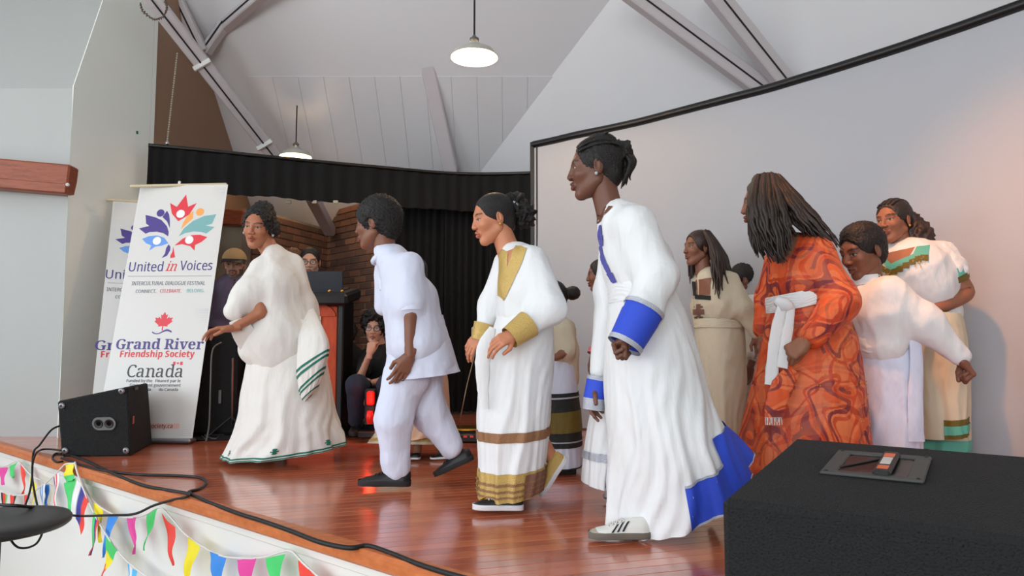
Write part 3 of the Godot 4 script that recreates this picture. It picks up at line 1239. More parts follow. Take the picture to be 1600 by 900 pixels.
	# hard things
	bumpy(mat("black_carpet", Color(0.085, 0.092, 0.095), 0.95), carpet, 1.0, Vector3(3.2, 3.2, 3.2))
	mat("black_plastic", Color(0.05, 0.05, 0.052), 0.45)
	mat("dark_plastic", Color(0.12, 0.12, 0.12), 0.5)
	mat("frame_plastic", Color(0.27, 0.275, 0.265), 0.6)
	mat("dish_plastic", Color(0.02, 0.025, 0.03), 0.35)
	mat("twine", Color(0.34, 0.29, 0.24), 0.9)
	mat("grey_plastic", Color(0.36, 0.36, 0.35), 0.5)
	mat("black_metal", Color(0.03, 0.03, 0.032), 0.4)
	mat("cable", Color(0.035, 0.035, 0.037), 0.55)
	mat("chrome", Color(0.75, 0.75, 0.77), 0.25, {"metallic": 1.0})
	mat("steel", Color(0.55, 0.56, 0.58), 0.35, {"metallic": 0.8})
	mat("brass", Color(0.85, 0.63, 0.28), 0.3, {"metallic": 1.0})
	mat("white_plastic", Color(0.86, 0.86, 0.85), 0.4)
	mat("enamel", Color(0.70, 0.70, 0.66), 0.35)
	mat("enamel_inside", Color(0.92, 0.90, 0.86), 0.4)
	mat("bulb", Color(1, 0.9, 0.75), 0.3, {"emission_enabled": true, "emission": rgb(255, 214, 158), "emission_energy_multiplier": 3.0})
	mat("warm_lens", Color(1, 0.8, 0.55), 0.3, {"emission_enabled": true, "emission": rgb(255, 180, 110), "emission_energy_multiplier": 2.0})
	mat("red_light", Color(0.6, 0.05, 0.03), 0.3, {"emission_enabled": true, "emission": rgb(255, 40, 24), "emission_energy_multiplier": 0.3})
	mat("lace_dark", Color(0.16, 0.15, 0.15), 0.8)
	mat("lace_white", Color(0.85, 0.85, 0.83), 0.8)
	bumpy(mat("black_leather", Color(0.055, 0.055, 0.06), 0.5), grit, 0.4, Vector3(8, 8, 8))
	mat("rubber", Color(0.14, 0.14, 0.145), 0.8)
	mat("white_rubber", Color(0.86, 0.87, 0.88), 0.5)
	mat("gum_rubber", Color(0.42, 0.40, 0.36), 0.7)
	mat("white_leather", Color(0.86, 0.86, 0.83), 0.5)
	mat("suede", Color(0.66, 0.62, 0.55), 0.9)
	mat("navy", Color(0.06, 0.08, 0.13), 0.6)
	mat("cord_white", Color(0.88, 0.87, 0.85), 0.8)
	mat("vinyl", Color(0.85, 0.85, 0.835), 0.35)
	mat("badge_red", rgb(205, 92, 70), 0.5)
	mat("pink_band", rgb(226, 120, 130), 0.7)
	mat("glass", Color(0.85, 0.92, 0.95, 0.12), 0.05, {"transparency": BaseMaterial3D.TRANSPARENCY_ALPHA})
	mat("laptop", Color(0.10, 0.13, 0.17), 0.35)
	mat("paper", Color(0.86, 0.83, 0.76), 0.7)
	mat("board_grey", Color(0.66, 0.64, 0.56), 0.7)
	mat("cream_plastic", Color(0.80, 0.75, 0.62), 0.5)
	for i in 4:
		var tone: Color = [rgb(128, 92, 74), rgb(114, 84, 70), rgb(140, 100, 80), rgb(104, 80, 68)][i]
		bumpy(mat("brick_%d" % i, tone, 0.9), grit, 0.5, Vector3(4, 4, 4))
	bumpy(mat("mortar", rgb(156, 144, 132), 0.95), grit, 0.4, Vector3(4, 4, 4))
	mat("pennant", Color.WHITE, 0.6, {"vertex_color_use_as_albedo": true, "backlight_enabled": true, "backlight": Color(0.3, 0.3, 0.3)})
	mat("print", Color.WHITE, 0.4, {"vertex_color_use_as_albedo": true})
	for k in {"print_violet": rgb(76, 62, 140), "print_red": rgb(220, 52, 62), "print_grey": rgb(110, 110, 122), "print_teal": rgb(120, 180, 178), "print_black": rgb(40, 42, 48), "print_white": rgb(235, 232, 228)}:
		mat(k, {"print_violet": rgb(70, 58, 130), "print_red": rgb(220, 52, 62), "print_grey": rgb(110, 110, 122), "print_teal": rgb(120, 180, 178), "print_black": rgb(40, 42, 48), "print_white": rgb(235, 232, 228)}[k], 0.4)
	orange_print()

# orange cloth with darker swirls, computed once
func orange_print() -> void:
	var a := noise3(5, 0.010, 1)
	a.domain_warp_enabled = true
	a.domain_warp_fractal_type = FastNoiseLite.DOMAIN_WARP_FRACTAL_NONE
	a.domain_warp_amplitude = 70.0
	a.domain_warp_frequency = 0.012
	var s := 384
	var ia := a.get_seamless_image(s, s)
	var b := noise3(9, 0.012, 1)
	b.domain_warp_enabled = true
	b.domain_warp_fractal_type = FastNoiseLite.DOMAIN_WARP_FRACTAL_NONE
	b.domain_warp_amplitude = 70.0
	b.domain_warp_frequency = 0.011
	var ib := b.get_seamless_image(s, s)
	var im := Image.create(s, s, false, Image.FORMAT_RGB8)
	var lit := rgb(232, 122, 70)
	var mid := rgb(222, 88, 34)
	var deep := rgb(196, 62, 24)
	var plum := rgb(112, 30, 44)
	for y in s:
		for x in s:
			var p := ia.get_pixel(x, y).r
			var q := ib.get_pixel(x, y).r
			var c := lit
			if p > 0.52:
				c = mid
			if absf(q - 0.52) < 0.045 or absf(p - 0.36) < 0.035:
				c = deep
			if absf(q - 0.34 - 0.10 * p) < 0.055 or (p > 0.62 and absf(q - 0.68) < 0.05):
				c = plum
			im.set_pixel(x, y, c)
	var t := ImageTexture.create_from_image(im)
	bumpy(mat("orange_cloth", Color.WHITE, 0.6, {"albedo_texture": t}), tex.weave, 0.25, Vector3(1.0, 1.0, 1.0))

# a straight beam between two points, with width and depth
func bar(acc: Acc, a: Vector3, b: Vector3, wide: float, deep: float, bevel := 0.008, col := Color.WHITE, facing := Vector3(0, 0, 1)) -> void:
	var y := (b - a).normalized()
	var z := (facing - y * facing.dot(y)).normalized()
	var x := y.cross(z)
	acc.box(Transform3D(Basis(x, y, z), (a + b) * 0.5), Vector3(wide, a.distance_to(b), deep), bevel, col)

# a thick plate from an outline of points in one plane; it gets its thickness along push
func plate(pts: Array, push: Vector3) -> Acc:
	var acc := Acc.new()
	var mid := Vector3.ZERO
	for p in pts:
		mid += p
	mid = mid / pts.size() + push * 0.5
	acc.poly(pts, mid)
	var other := []
	for p in pts:
		other.append(p + push)
	acc.poly(other, mid)
	for i in pts.size():
		var k := (i + 1) % pts.size()
		acc.poly([pts[i], pts[k], other[k], other[i]], mid)
	return acc

func block(lo: Vector3, hi: Vector3) -> Acc:
	var acc := Acc.new()
	acc.box(Transform3D(Basis(), (lo + hi) * 0.5), hi - lo)
	return acc

func slope_y(d: float) -> float:
	return STAGE + 2.07 + 8.5 - d

func on_plane(px: float, py: float, p: Vector3, n: Vector3) -> Vector3:
	var r := ray(px, py)
	var o := Vector3(0, EYE, 0)
	return o + r * ((p - o).dot(n) / r.dot(n))

func window_in(n: int, mid: Vector3, across: Vector3, wide: float, tall: float) -> void:
	var face := across.cross(Vector3.UP)
	var root := thing("window_%d" % n, "tall white framed hall window letting in daylight", "window", mid)
	tag(root, "", "", "hall windows", "structure")
	var fr := Acc.new()
	for s in [-1.0, 1.0]:
		bar(fr, mid + across * s * wide * 0.5 - Vector3(0, tall * 0.5, 0), mid + across * s * wide * 0.5 + Vector3(0, tall * 0.5, 0), 0.08, 0.14, 0.01, Color.WHITE, face)
		bar(fr, mid + Vector3(0, s * tall * 0.5, 0) - across * wide * 0.5, mid + Vector3(0, s * tall * 0.5, 0) + across * wide * 0.5, 0.08, 0.14, 0.01, Color.WHITE, face)
	bar(fr, mid - Vector3(0, tall * 0.5, 0), mid + Vector3(0, tall * 0.5, 0), 0.05, 0.1, 0.01, Color.WHITE, face)
	bar(fr, mid - across * wide * 0.5, mid + across * wide * 0.5, 0.05, 0.1, 0.01, Color.WHITE, face)
	part("window_frame", root, fr, M.white_plastic)
	var gl := Acc.new()
	gl.box(Transform3D(Basis(across, Vector3.UP, face), mid), Vector3(wide, tall, 0.006))
	part("pane", root, gl, M.glass)

# a wall with a row of openings; along is its direction
func pierced(from: Vector3, along: Vector3, length: float, tall: float, thick: Vector3, holes: Array, lo: float, hi: float) -> Acc:
	var acc := Acc.new()
	var x0 := 0.0
	var cuts := holes.duplicate()
	cuts.append([length, length])
	for c in cuts:
		for band in ([[x0, c[0], 0.0, tall]] if c[0] == c[1] else [[x0, c[0], 0.0, tall], [c[0], c[1], 0.0, lo], [c[0], c[1], hi, tall]]):
			var p := []
			for y in [band[2], band[3]]:
				var a: Vector3 = from + along * band[0] + Vector3(0, y, 0)
				var b: Vector3 = from + along * band[1] + Vector3(0, y, 0)
				p.append_array([a, b, b + thick, a + thick])
			acc.hexa(p)
		x0 = c[1]
	return acc

func room() -> void:
	# the outer shell of the hall
	struct("floor", block(Vector3(-7.2, -0.2, -11.0), Vector3(7.2, 0, 6.2)), M.hall_floor)
	struct("ceiling", block(Vector3(-7.2, 6.6, -11.0), Vector3(7.2, 6.8, 6.2)), M.ceiling_paint)
	struct("wall_right", block(Vector3(7.0, 0, -11.0), Vector3(7.2, 6.6, 6.2)), M.white_wall)
	struct("wall_back", block(Vector3(-7.2, 0, -11.2), Vector3(7.2, 6.6, -11.0)), M.white_wall)
	struct("wall_rear", pierced(Vector3(-7.0, 0, 6.0), Vector3.RIGHT, 14.0, 6.6, Vector3(0, 0, 0.2), [[1.6, 4.0], [5.2, 7.6]], 1.4, 4.6), M.white_wall)
	struct("wall_window_side", pierced(Vector3(-7.2, 0, -11.0), Vector3(0, 0, 1), 17.2, 6.6, Vector3(0.2, 0, 0), [[7.5, 9.7], [10.5, 12.7], [13.5, 15.7]], 1.4, 4.6), M.white_wall).name = "wall_left"
	for i in 2:
		window_in(i + 1, Vector3(-4.2 + 3.6 * i, 3.0, 6.06), Vector3.RIGHT, 2.4, 3.2)
	for i in 3:
		window_in(i + 3, Vector3(-7.1, 3.0, -2.4 + 3.0 * i), Vector3(0, 0, 1), 2.2, 3.2)
	# the wall left of the stage, its beam and the slope above it
	var dl := 5.35
	var top_y := at(60, 138, dl).y
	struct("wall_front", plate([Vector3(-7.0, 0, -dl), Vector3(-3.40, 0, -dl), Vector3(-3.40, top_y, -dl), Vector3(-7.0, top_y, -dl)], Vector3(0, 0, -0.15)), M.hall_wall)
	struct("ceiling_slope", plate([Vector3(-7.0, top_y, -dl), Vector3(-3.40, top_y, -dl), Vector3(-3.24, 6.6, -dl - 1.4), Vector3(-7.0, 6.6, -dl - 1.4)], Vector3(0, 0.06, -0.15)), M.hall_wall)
	var bm := Acc.new()
	var b0 := at(-60, 268, dl - 0.14)
	var b1 := at(114, 283, dl - 0.06)
	bar(bm, b0, b1, 0.225, 0.14, 0.012)
	var beam := thing("wall_beam", "brown varnished wood beam across the white wall at far left", "beam", (b0 + b1) * 0.5)
	part("beam_timber", beam, bm, M.beam_wood)
	var lip := Acc.new()
	bar(lip, b0 + Vector3(0, -0.075, 0.075), b1 + Vector3(0, -0.075, 0.075), 0.07, 0.02, 0.005)
	part("lower_moulding", beam, lip, M.beam_wood)
	var kn := Acc.new()
	kn.lathe([[0.0, 0.0], [0.011, 0.0], [0.014, 0.012], [0.010, 0.020], [0.0, 0.022]], Transform3D(Basis(Vector3(1, 0, 0), Vector3(0, 0, 1), Vector3(0, -1, 0)), at(107, 289, dl - 0.16)), 14)
	part("knob", beam, kn, M.white_plastic)
	# the pillar beside the stage opening
	var p0 := on_stage(90, 690)
	var pn := Vector3(0.97, 0, 0.24)
	var q0 := Vector3(-3.42, STAGE, -5.1)
	var q1 := Vector3(-3.155, STAGE, -6.15)
	var dir := (q1 - q0).normalized()
	var nrm := Vector3(-dir.z, 0, dir.x)
	if nrm.x < 0.0:
		nrm = -nrm
	var pts := []
	for k in [[90, 692], [112, 250], [115, 135], [161, 0], [200, -110], [249, -110], [247, 45], [240, 225], [232, 670]]:
		pts.append(on_plane(k[0], k[1], q0, nrm))
	struct("wall_side", plate(pts, -nrm * 0.008), M.pillar_paint)
	var mk := Acc.new()
	var spot := on_plane(214, 207, q0, nrm)
	mk.box(Transform3D(Basis(nrm, Vector3.UP, nrm.cross(Vector3.UP)), spot + nrm * 0.002), Vector3(0.004, 0.025, 0.018))
	single("tape_scrap", "tiny green scrap of tape stuck on the cream pillar", "tape", mk, M.green_trim)
	# tan wall of the stage house, beyond the pillar
	struct("wall_stage_left", plate([Vector3(-3.18, STAGE, -6.05), Vector3(-3.06, STAGE, -9.4), Vector3(-3.06, 6.6, -9.4), Vector3(-3.18, 6.6, -6.05)], Vector3(-0.12, 0, 0)), M.tan_paint)
	# sloping ceiling over the stage: two planes that meet in a valley
	var v0 := at(745, 270, 7.94)
	v0.y = slope_y(-v0.z)
	var v1 := at(940, 0, 6.63)
	v1.y = slope_y(-v1.z)
	var vd := (v1 - v0) / (v1.y - v0.y)
	var vt := v0 + vd * (6.7 - v0.y)
	var vb := v0 + vd * (slope_y(9.6) - v0.y)
	struct("ceiling_stage", plate([Vector3(-3.3, slope_y(9.6), -9.6), vb, vt, Vector3(-3.3, 6.7, -(8.5 + STAGE + 2.07 - 6.7))], Vector3(0, 0.15, -0.1)), M.ceiling_paint)
	var qb := at(1225, 130, 6.3)
	var bn := (v1 - v0).cross(qb - v0).normalized()
	var far := Vector3(6.9, 0, -11.0)
	var rt := Vector3(6.9, 6.7, 0)
	rt.z = v0.z - (bn.x * (rt.x - v0.x) + bn.y * (rt.y - v0.y)) / bn.z
	var rb := Vector3(6.9, vb.y, 0)
	rb.z = v0.z - (bn.x * (rb.x - v0.x) + bn.y * (rb.y - v0.y)) / bn.z
	struct("ceiling_hip", plate([vb, vt, rt, rb], Vector3(0, 0.15, 0) - bn * signf(bn.dot(Vector3(0, -1, 1))) * 0.05), M.ceiling_paint)
	# boarded lower part of the sloping ceiling
	var bx := -2.75
	var k := 0
	var panels := Node3D.new()
	panels.name = "ceiling_panelling"
	add_child(panels)
	panels.position = Vector3(-1, slope_y(7.6), -7.6)
	tag(panels, "", "", "", "structure")
	while bx < 0.6:
		var acc := Acc.new()
		var d0 := 8.9
		var d1 := 7.1
		var a := Vector3(bx + 0.13, slope_y(d0) - 0.006, -d0)
		var b := Vector3(bx + 0.13, slope_y(d1) - 0.006, -d1)
		bar(acc, a, b, 0.262, 0.004, 0.001, Color.WHITE, Vector3(0, -1, 1))
		part("panel_board", panels, acc, M.ceiling_paint)
		bx += 0.265
	# rafters and braces
	var rf := Acc.new()
	bar(rf, at(634, -60, 6.55), at(705, 268, 7.75), 0.15, 0.16, 0.012, Color.WHITE, Vector3(0, -1, 1))
	single("rafter", "white painted rafter running up the ceiling left of the lit pendant lamp", "beam", rf, M.beam_paint, "", "structure").name = "trim_1"
	brace("ceiling_brace", "long white diagonal brace with a dark cable line, reaching down to the black valance", [[216, -30, 5.6], [300, 92, 6.35], [432, 248, 7.2]], 0.135, 2)
	brace("ceiling_brace", "short white strut dropping from the ceiling beside the long brace", [[262, -30, 6.4], [316, 80, 6.7]], 0.11, 3)
	brace("ceiling_brace", "pale strut rising from the brace joint towards the upper right", [[320, 82, 6.75], [352, 36, 6.7]], 0.085, 4)
	brace("ceiling_brace", "pale beam crossing the top of the frame right of the brace joint", [[345, 46, 6.75], [440, -36, 6.2]], 0.10, 5)
	for q in [[[975, -20, 5.9], [1200, 146, 6.3], 6], [[1108, -20, 5.75], [1232, 136, 6.2], 7]]:
		brace("ceiling_brace", "white rafter ending behind the projection screen, the %s of the two" % ("left" if q[2] == 6 else "right"), [q[0], q[1]], 0.17, q[2])

func brace(called: String, label: String, pts: Array, wide: float, n: int) -> void:
	var a := at(pts[0][0], pts[0][1], pts[0][2])
	var b := at(pts[-1][0], pts[-1][1], pts[-1][2])
	var root := thing("trim_%d" % n, label, "beam", (a + b) * 0.5)
	tag(root, "", "", "", "structure")
	var acc := Acc.new()
	bar(acc, a, b, wide, 0.11, 0.01)
	part("timber", root, acc, M.beam_paint)
	var g := Acc.new()
	var d := (b - a).normalized()
	var face := (Vector3(0, 0, 1) - d * d.z).normalized()
	bar(g, a + face * 0.056, b + face * 0.056, 0.014, 0.012, 0.0)
	part("cable_line", root, g, M.groove)
	if n == 2:
		var br := Acc.new()
		for f in [0.40, 0.885]:
			var c := a.lerp(b, f) + face * 0.06
			bar(br, c - d.cross(face) * 0.085, c + d.cross(face) * 0.085, 0.045, 0.03, 0.004)
		part("bracket", root, br, M.white_plastic)

func stage_x(b: float) -> float:
	# how far along the boards the front edge lies, for a distance b towards the back
	var p := AWAY * b
	var d := edge_dir
	# edge_a + d * t = U * a + AWAY * b
	var rel := edge_a - p
	rel.y = 0
	var t := -rel.dot(AWAY) / d.dot(AWAY)
	return (rel + d * t).dot(U)

func stage() -> void:
	edge_a = on_stage(0, 692)
	edge_b = on_stage(722, 900)
	edge_dir = (edge_b - edge_a).normalized()
	edge_out = Vector3(-edge_dir.z, 0, edge_dir.x)
	if edge_out.dot(-edge_a) < 0.0:
		edge_out = -edge_out
	var root := thing("stage_floor", "", "", Vector3(0, 0, -3))
	tag(root, "polished reddish brown hardwood stage floor", "floor", "", "structure")
	var s0 := edge_a - edge_dir * 4.2 - edge_out * 0.12
	var s1 := edge_a + edge_dir * 8.2 - edge_out * 0.12
	var back1 := Vector3(s1.x + 1.0, STAGE, -9.5)
	var back0 := Vector3(s0.x, STAGE, -9.5)
	var top := []
	for p in [s0, s1, back1, back0]:
		top.append(Vector3(p.x, STAGE - 0.024, p.z))
	var base := plate(top, Vector3(0, -0.12, 0))
	part("subfloor", root, base, M.board_3)
	var rng := RandomNumberGenerator.new()
	rng.seed = 12
	var b := 0.9
	var wd := 0.0625
	while b < 6.9:
		var x := stage_x(b)
		var stop := 4.3
		var first := true
		while x < stop:
			var x1 := minf(x + rng.randf_range(1.8, 3.4), stop)
			if stop - x1 < 0.5:
				x1 = stop
			var g := 0.0009
			var l0 := stage_x(b + g) + 0.03 if first else x + g
			var l1 := stage_x(b + wd - g) + 0.03 if first else x + g
			var acc := Acc.new()
			var p := []
			for y in [STAGE - 0.02, STAGE - 0.0012, STAGE]:
				var e := 0.0012 if y == STAGE else 0.0
				for q in [[l0 + e, b + g + e], [x1 - g - e, b + g + e], [x1 - g - e, b + wd - g - e], [l1 + e, b + wd - g - e]]:
					p.append(U * q[0] + AWAY * q[1] + Vector3(0, y, 0))
			var mid: Vector3 = (p[0] + p[2] + p[8] + p[10]) * 0.25
			acc.poly([p[8], p[9], p[10], p[11]], mid)
			for i in 4:
				var k := (i + 1) % 4
				acc.poly([p[i], p[k], p[k + 4], p[i + 4]], mid)
				acc.poly([p[i + 4], p[k + 4], p[k + 8], p[i + 8]], mid)
			part("floor_board", root, acc, M["board_%d" % (rng.randi() % 4)])
			x = x1
			first = false
		b += wd
	# nosing and fascia
	var n := Acc.new()
	var n0 := edge_a - edge_dir * 4.0
	var n1 := edge_a + edge_dir * 8.0
	var off := -edge_out * 0.005 + Vector3(0, -0.026, 0)
	var yv := (n1 - n0).normalized()
	n.box(Transform3D(Basis(Vector3.UP, yv, Vector3.UP.cross(yv)), (n0 + n1) * 0.5 + off), Vector3(0.056, n0.distance_to(n1), 0.07), 0.012)
	struct("trim_8", n, M.nosing_wood, "orange wood nosing along the front edge of the stage", "trim")
	var f := Acc.new()
	var fi := -edge_out * 0.05
	f.hexa([n0 + fi - Vector3(0, STAGE, 0), n1 + fi - Vector3(0, STAGE, 0), n1 + fi - Vector3(0, STAGE, 0) - edge_out * 0.04, n0 + fi - Vector3(0, STAGE, 0) - edge_out * 0.04,
		n0 + fi - Vector3(0, 0.05, 0), n1 + fi - Vector3(0, 0.05, 0), n1 + fi - Vector3(0, 0.05, 0) - edge_out * 0.04, n0 + fi - Vector3(0, 0.05, 0) - edge_out * 0.04])
	var fascia := thing("wall_stage_front", "", "", edge_a)
	tag(fascia, "white painted front of the stage under the wooden edge", "wall", "", "structure")
	part("front_panel", fascia, f, M.white_wall)
	var tr := Acc.new()
	tr.box(Transform3D(Basis(Vector3.UP, yv, Vector3.UP.cross(yv)), (n0 + n1) * 0.5 - edge_out * 0.04 + Vector3(0, -0.08, 0)), Vector3(0.05, n0.distance_to(n1), 0.02), 0.004)
	part("ledger_strip", fascia, tr, M.white_wall)

func screen() -> void:
	var top := EYE + 1.8
	for k in [[833, 226], [866, 219], [900, 211], [950, 201], [1000, 190], [1050, 177], [1100, 164], [1150, 151], [1200, 138], [1250, 123], [1300, 108], [1350, 92], [1400, 76], [1450, 59], [1500, 42], [1550, 24], [1600, 6], [1660, -16], [1730, -42], [1800, -68]]:
		screen_line.append(level(k[0], k[1], top))
	var a := screen_line[0]
	var root := thing("projection_screen", "large curved white projection screen in a black frame behind the dancers", "screen", Vector3(a.x, STAGE, a.z))
	# cloth, hanging in soft folds towards the bottom
	var path := PackedVector3Array()
	var raw := []
	for p in screen_line:
		raw.append(p)
	path = curve(raw, 9)
	var rows := 40
	var pts := PackedVector3Array()
	var acc := Acc.new()
	var along := 0.0
	var len := PackedFloat32Array([0.0])
	for i in range(1, path.size()):
		along += path[i].distance_to(path[i - 1])
		len.append(along)
	for j in rows:
		var t := float(j) / (rows - 1)
		for i in path.size():
			var d := (path[mini(i + 1, path.size() - 1)] - path[maxi(i - 1, 0)]).normalized()
			var nrm := Vector3(-d.z, 0, d.x)
			if nrm.dot(-path[i]) < 0.0:
				nrm = -nrm
			var s := len[i]
			var w := smoothstep(0.25, 1.0, t)
			var f := (sin(s * 9.0 + 0.8 * sin(t * 2.0 + s)) * 0.5 + 0.6 * sin(s * 17.0 + 1.2 * t) + 0.35 * sin(s * 4.3)) * 0.020 * w
			pts.append(Vector3(path[i].x, lerpf(top - 0.02, STAGE + 0.012, t), path[i].z) + nrm * (f + 0.10 * w * w))
	acc.grid(pts, path.size(), rows, false)
	part("screen_cloth", root, acc, M.screen_cloth)
	var fr := Acc.new()
	fr.tube(path, 0.033, 6, true)
	part("top_rail", root, fr, M.black_metal)
	var po := Acc.new()
	bar(po, Vector3(a.x - 0.01, STAGE, a.z), Vector3(a.x - 0.01, top + 0.02, a.z), 0.035, 0.035, 0.004)
	part("side_post", root, po, M.black_metal)
	var p2 := Acc.new()
	bar(p2, Vector3(a.x + 0.035, STAGE + 0.05, a.z + 0.02), Vector3(a.x + 0.035, top, a.z + 0.02), 0.02, 0.02, 0.003)
	part("side_post", root, p2, M.black_metal)
	var ft := Acc.new()
	ft.box(Transform3D(Basis(), Vector3(a.x, STAGE + 0.02, a.z)), Vector3(0.06, 0.04, 0.7), 0.01)
	part("foot", root, ft, M.black_metal)

# bricks laid on the face of a wall from a to b, seen from the side of face
func brick_wall(root: Node3D, a: Vector3, b: Vector3, height: float, seed_: int) -> void:
	var d := (b - a).normalized()
	var l := a.distance_to(b)
	var nrm := Vector3(-d.z, 0, d.x)
	if nrm.dot(Vector3(0, 0, 0) - a) < 0.0:
		nrm = -nrm
	var rng := RandomNumberGenerator.new()
	rng.seed = seed_
	var back := Acc.new()
	var p := []
	for y in [0.0, height]:
		for q in [a, b, b - nrm * 0.12, a - nrm * 0.12]:
			p.append(q + Vector3(0, y, 0))
	back.hexa(p)
	part("mortar_bed", root, back, M.mortar)
	var kinds := []
	for w in [0.215, 0.10]:
		for m in 4:
			var acc := Acc.new()
			acc.box(Transform3D(), Vector3(w, 0.066, 0.03), 0.004)
			kinds.append(acc.mesh(M["brick_%d" % m]))
	var y := 0.045
	var row := 0
	while y < height:
		var x := 0.0 if row % 2 == 0 else -0.113
		while x < l:
			var x0 := maxf(x, 0.0)
			var x1 := minf(x + 0.215, l)
			if x1 - x0 > 0.06:
				var o := MeshInstance3D.new()
				o.name = "brick"
				var full := x1 - x0 > 0.2
				o.mesh = kinds[(0 if full else 4) + rng.randi() % 4]
				root.add_child(o, true)
				var bs := Basis(d, Vector3.UP, d.cross(Vector3.UP))
				if bs.z.dot(nrm) < 0.0:
					bs = Basis(-d, Vector3.UP, -d.cross(Vector3.UP))
				if not full:
					bs = bs * Basis.from_scale(Vector3((x1 - x0) / 0.10, 1, 1))
				o.transform = Transform3D(bs, a + d * (x0 + x1) * 0.5 + Vector3(0, y, 0) + nrm * (0.004 + rng.randf() * 0.004) - root.position)
			x += 0.226
		y += 0.0766
		row += 1

func back_of_stage() -> void:
	# brick corner at the back of the stage
	var c := at(512, 360, 8.5)
	c.y = STAGE
	var l0 := at(395, 300, 7.2)
	l0.y = STAGE
	var r1 := at(648, 300, 7.2)
	r1.y = STAGE
	var left := thing("wall_brick_left", "", "", l0)
	tag(left, "dark brown brick wall at the back left of the stage", "wall", "", "structure")
	brick_wall(left, l0, c, 2.1, 3)
	var right := thing("wall_brick_right", "", "", c)
	tag(right, "dark brown brick wall at the back, right of its corner", "wall", "", "structure")
	brick_wall(right, c, r1, 2.3, 4)
	# low beam and grey wall panel at the far left of the opening
	var bm := Acc.new()
	bar(bm, at(330, 338, 7.3), at(384, 342, 7.2), 0.16, 0.12, 0.01)
	single("lintel_beam", "dark wood beam in the shade behind the right edge of the front banner", "beam", bm, M.beam_wood)
	struct("wall_stage_back", plate([Vector3(-3.2, STAGE, -7.4), Vector3(l0.x + 0.02, STAGE, -7.25), Vector3(l0.x + 0.02, STAGE + 2.05, -7.25), Vector3(-3.2, STAGE + 2.05, -7.4)], Vector3(0, 0, -0.1)), M.board_grey)
	var inner := Acc.new()
	bar(inner, at(478, 290, 7.2), at(516, 362, 8.2), 0.12, 0.12, 0.01, Color.WHITE, Vector3(0, -1, 1))
	single("corner_rafter", "pale rafter running down to the brick corner", "beam", inner, M.beam_paint, "", "structure").name = "trim_9"
	# black valance, hung in pleats from a rail
	var y0 := EYE + 1.7
	var line := []
	for k in [[232, 227], [300, 233], [400, 243], [500, 253], [600, 262], [690, 270], [760, 272], [840, 270]]:
		line.append(level(k[0], k[1], y0))
	var path := curve(line, 24)
	var v := thing("stage_valance", "black pleated valance hung across the top of the stage opening", "curtain", (line[0] + line[-1]) * 0.5)
	var acc := Acc.new()
	var pts := PackedVector3Array()
	for j in 7:
		var t := j / 6.0
		for i in path.size():
			var w := sin(i * 1.05) * 0.02 + 0.010 * sin(i * 0.37)
			pts.append(path[i] + Vector3(0, -0.37 * t - 0.006 * sin(i * 0.2) * t, w * (0.4 + 0.6 * t)))
	acc.grid(pts, path.size(), 7, false)
	part("pleated_cloth", v, acc, M.black_velvet)
	var rail := Acc.new()
	rail.tube(curve(line, 3), 0.018, 8)
	part("rail", v, rail, M.black_metal)
	# small pale hooks under the valance
	for px in [416, 452, 492, 525]:
		var hk := Acc.new()
		hk.box(Transform3D(Basis(), level(px, 252, y0) + Vector3(0, -0.378, -0.02)), Vector3(0.045, 0.03, 0.02), 0.004)
		part("clip", v, hk, M.board_grey)
	# black drapes under it
	var ds := [[[612, 0], [700, 0], "black stage curtain hanging behind the boy in the white tunic"], [[692, 0], [772, 0], "black stage curtain behind the girl with gold trim, middle panel"], [[764, 0], [850, 0], "black stage curtain next to the left post of the screen"]]
	for q in ds:
		var a2 := on_stage(q[0][0], 648)
		var b2 := on_stage(q[1][0], 646)
		var dr := Acc.new()
		var pp := PackedVector3Array()
		var m := 90
		for j in 12:
			var t := j / 11.0
			for i in m:
				var s := float(i) / (m - 1)
				var p := a2.lerp(b2, s)
				pp.append(Vector3(p.x, lerpf(y0 - 0.03, STAGE + 0.02, t), p.z - 0.06) + Vector3(0, 0, (0.035 * sin(s * 44.0 + 0.6 * sin(t * 3.0)) + 0.015 * sin(s * 19.0 + t)) * (0.5 + 0.5 * t)))
		dr.grid(pp, m, 12, false)
		single("stage_curtain", q[2], "curtain", dr, M.black_velvet, "black stage curtains")
	# dark carpet over the rear of the stage
	var cp := []
	for q in [[250, 691], [560, 683], [760, 676], [832, 674], [832, 664], [640, 668], [560, 664], [520, 650], [440, 660], [392, 662], [360, 664], [250, 664]]:
		cp.append(on_stage(q[0], q[1]) + Vector3(0, 0.004, 0))
	single("stage_carpet", "dark carpet strip across the rear of the stage floor", "carpet", plate(cp, Vector3(0, 0.006, 0)), M.black_carpet)

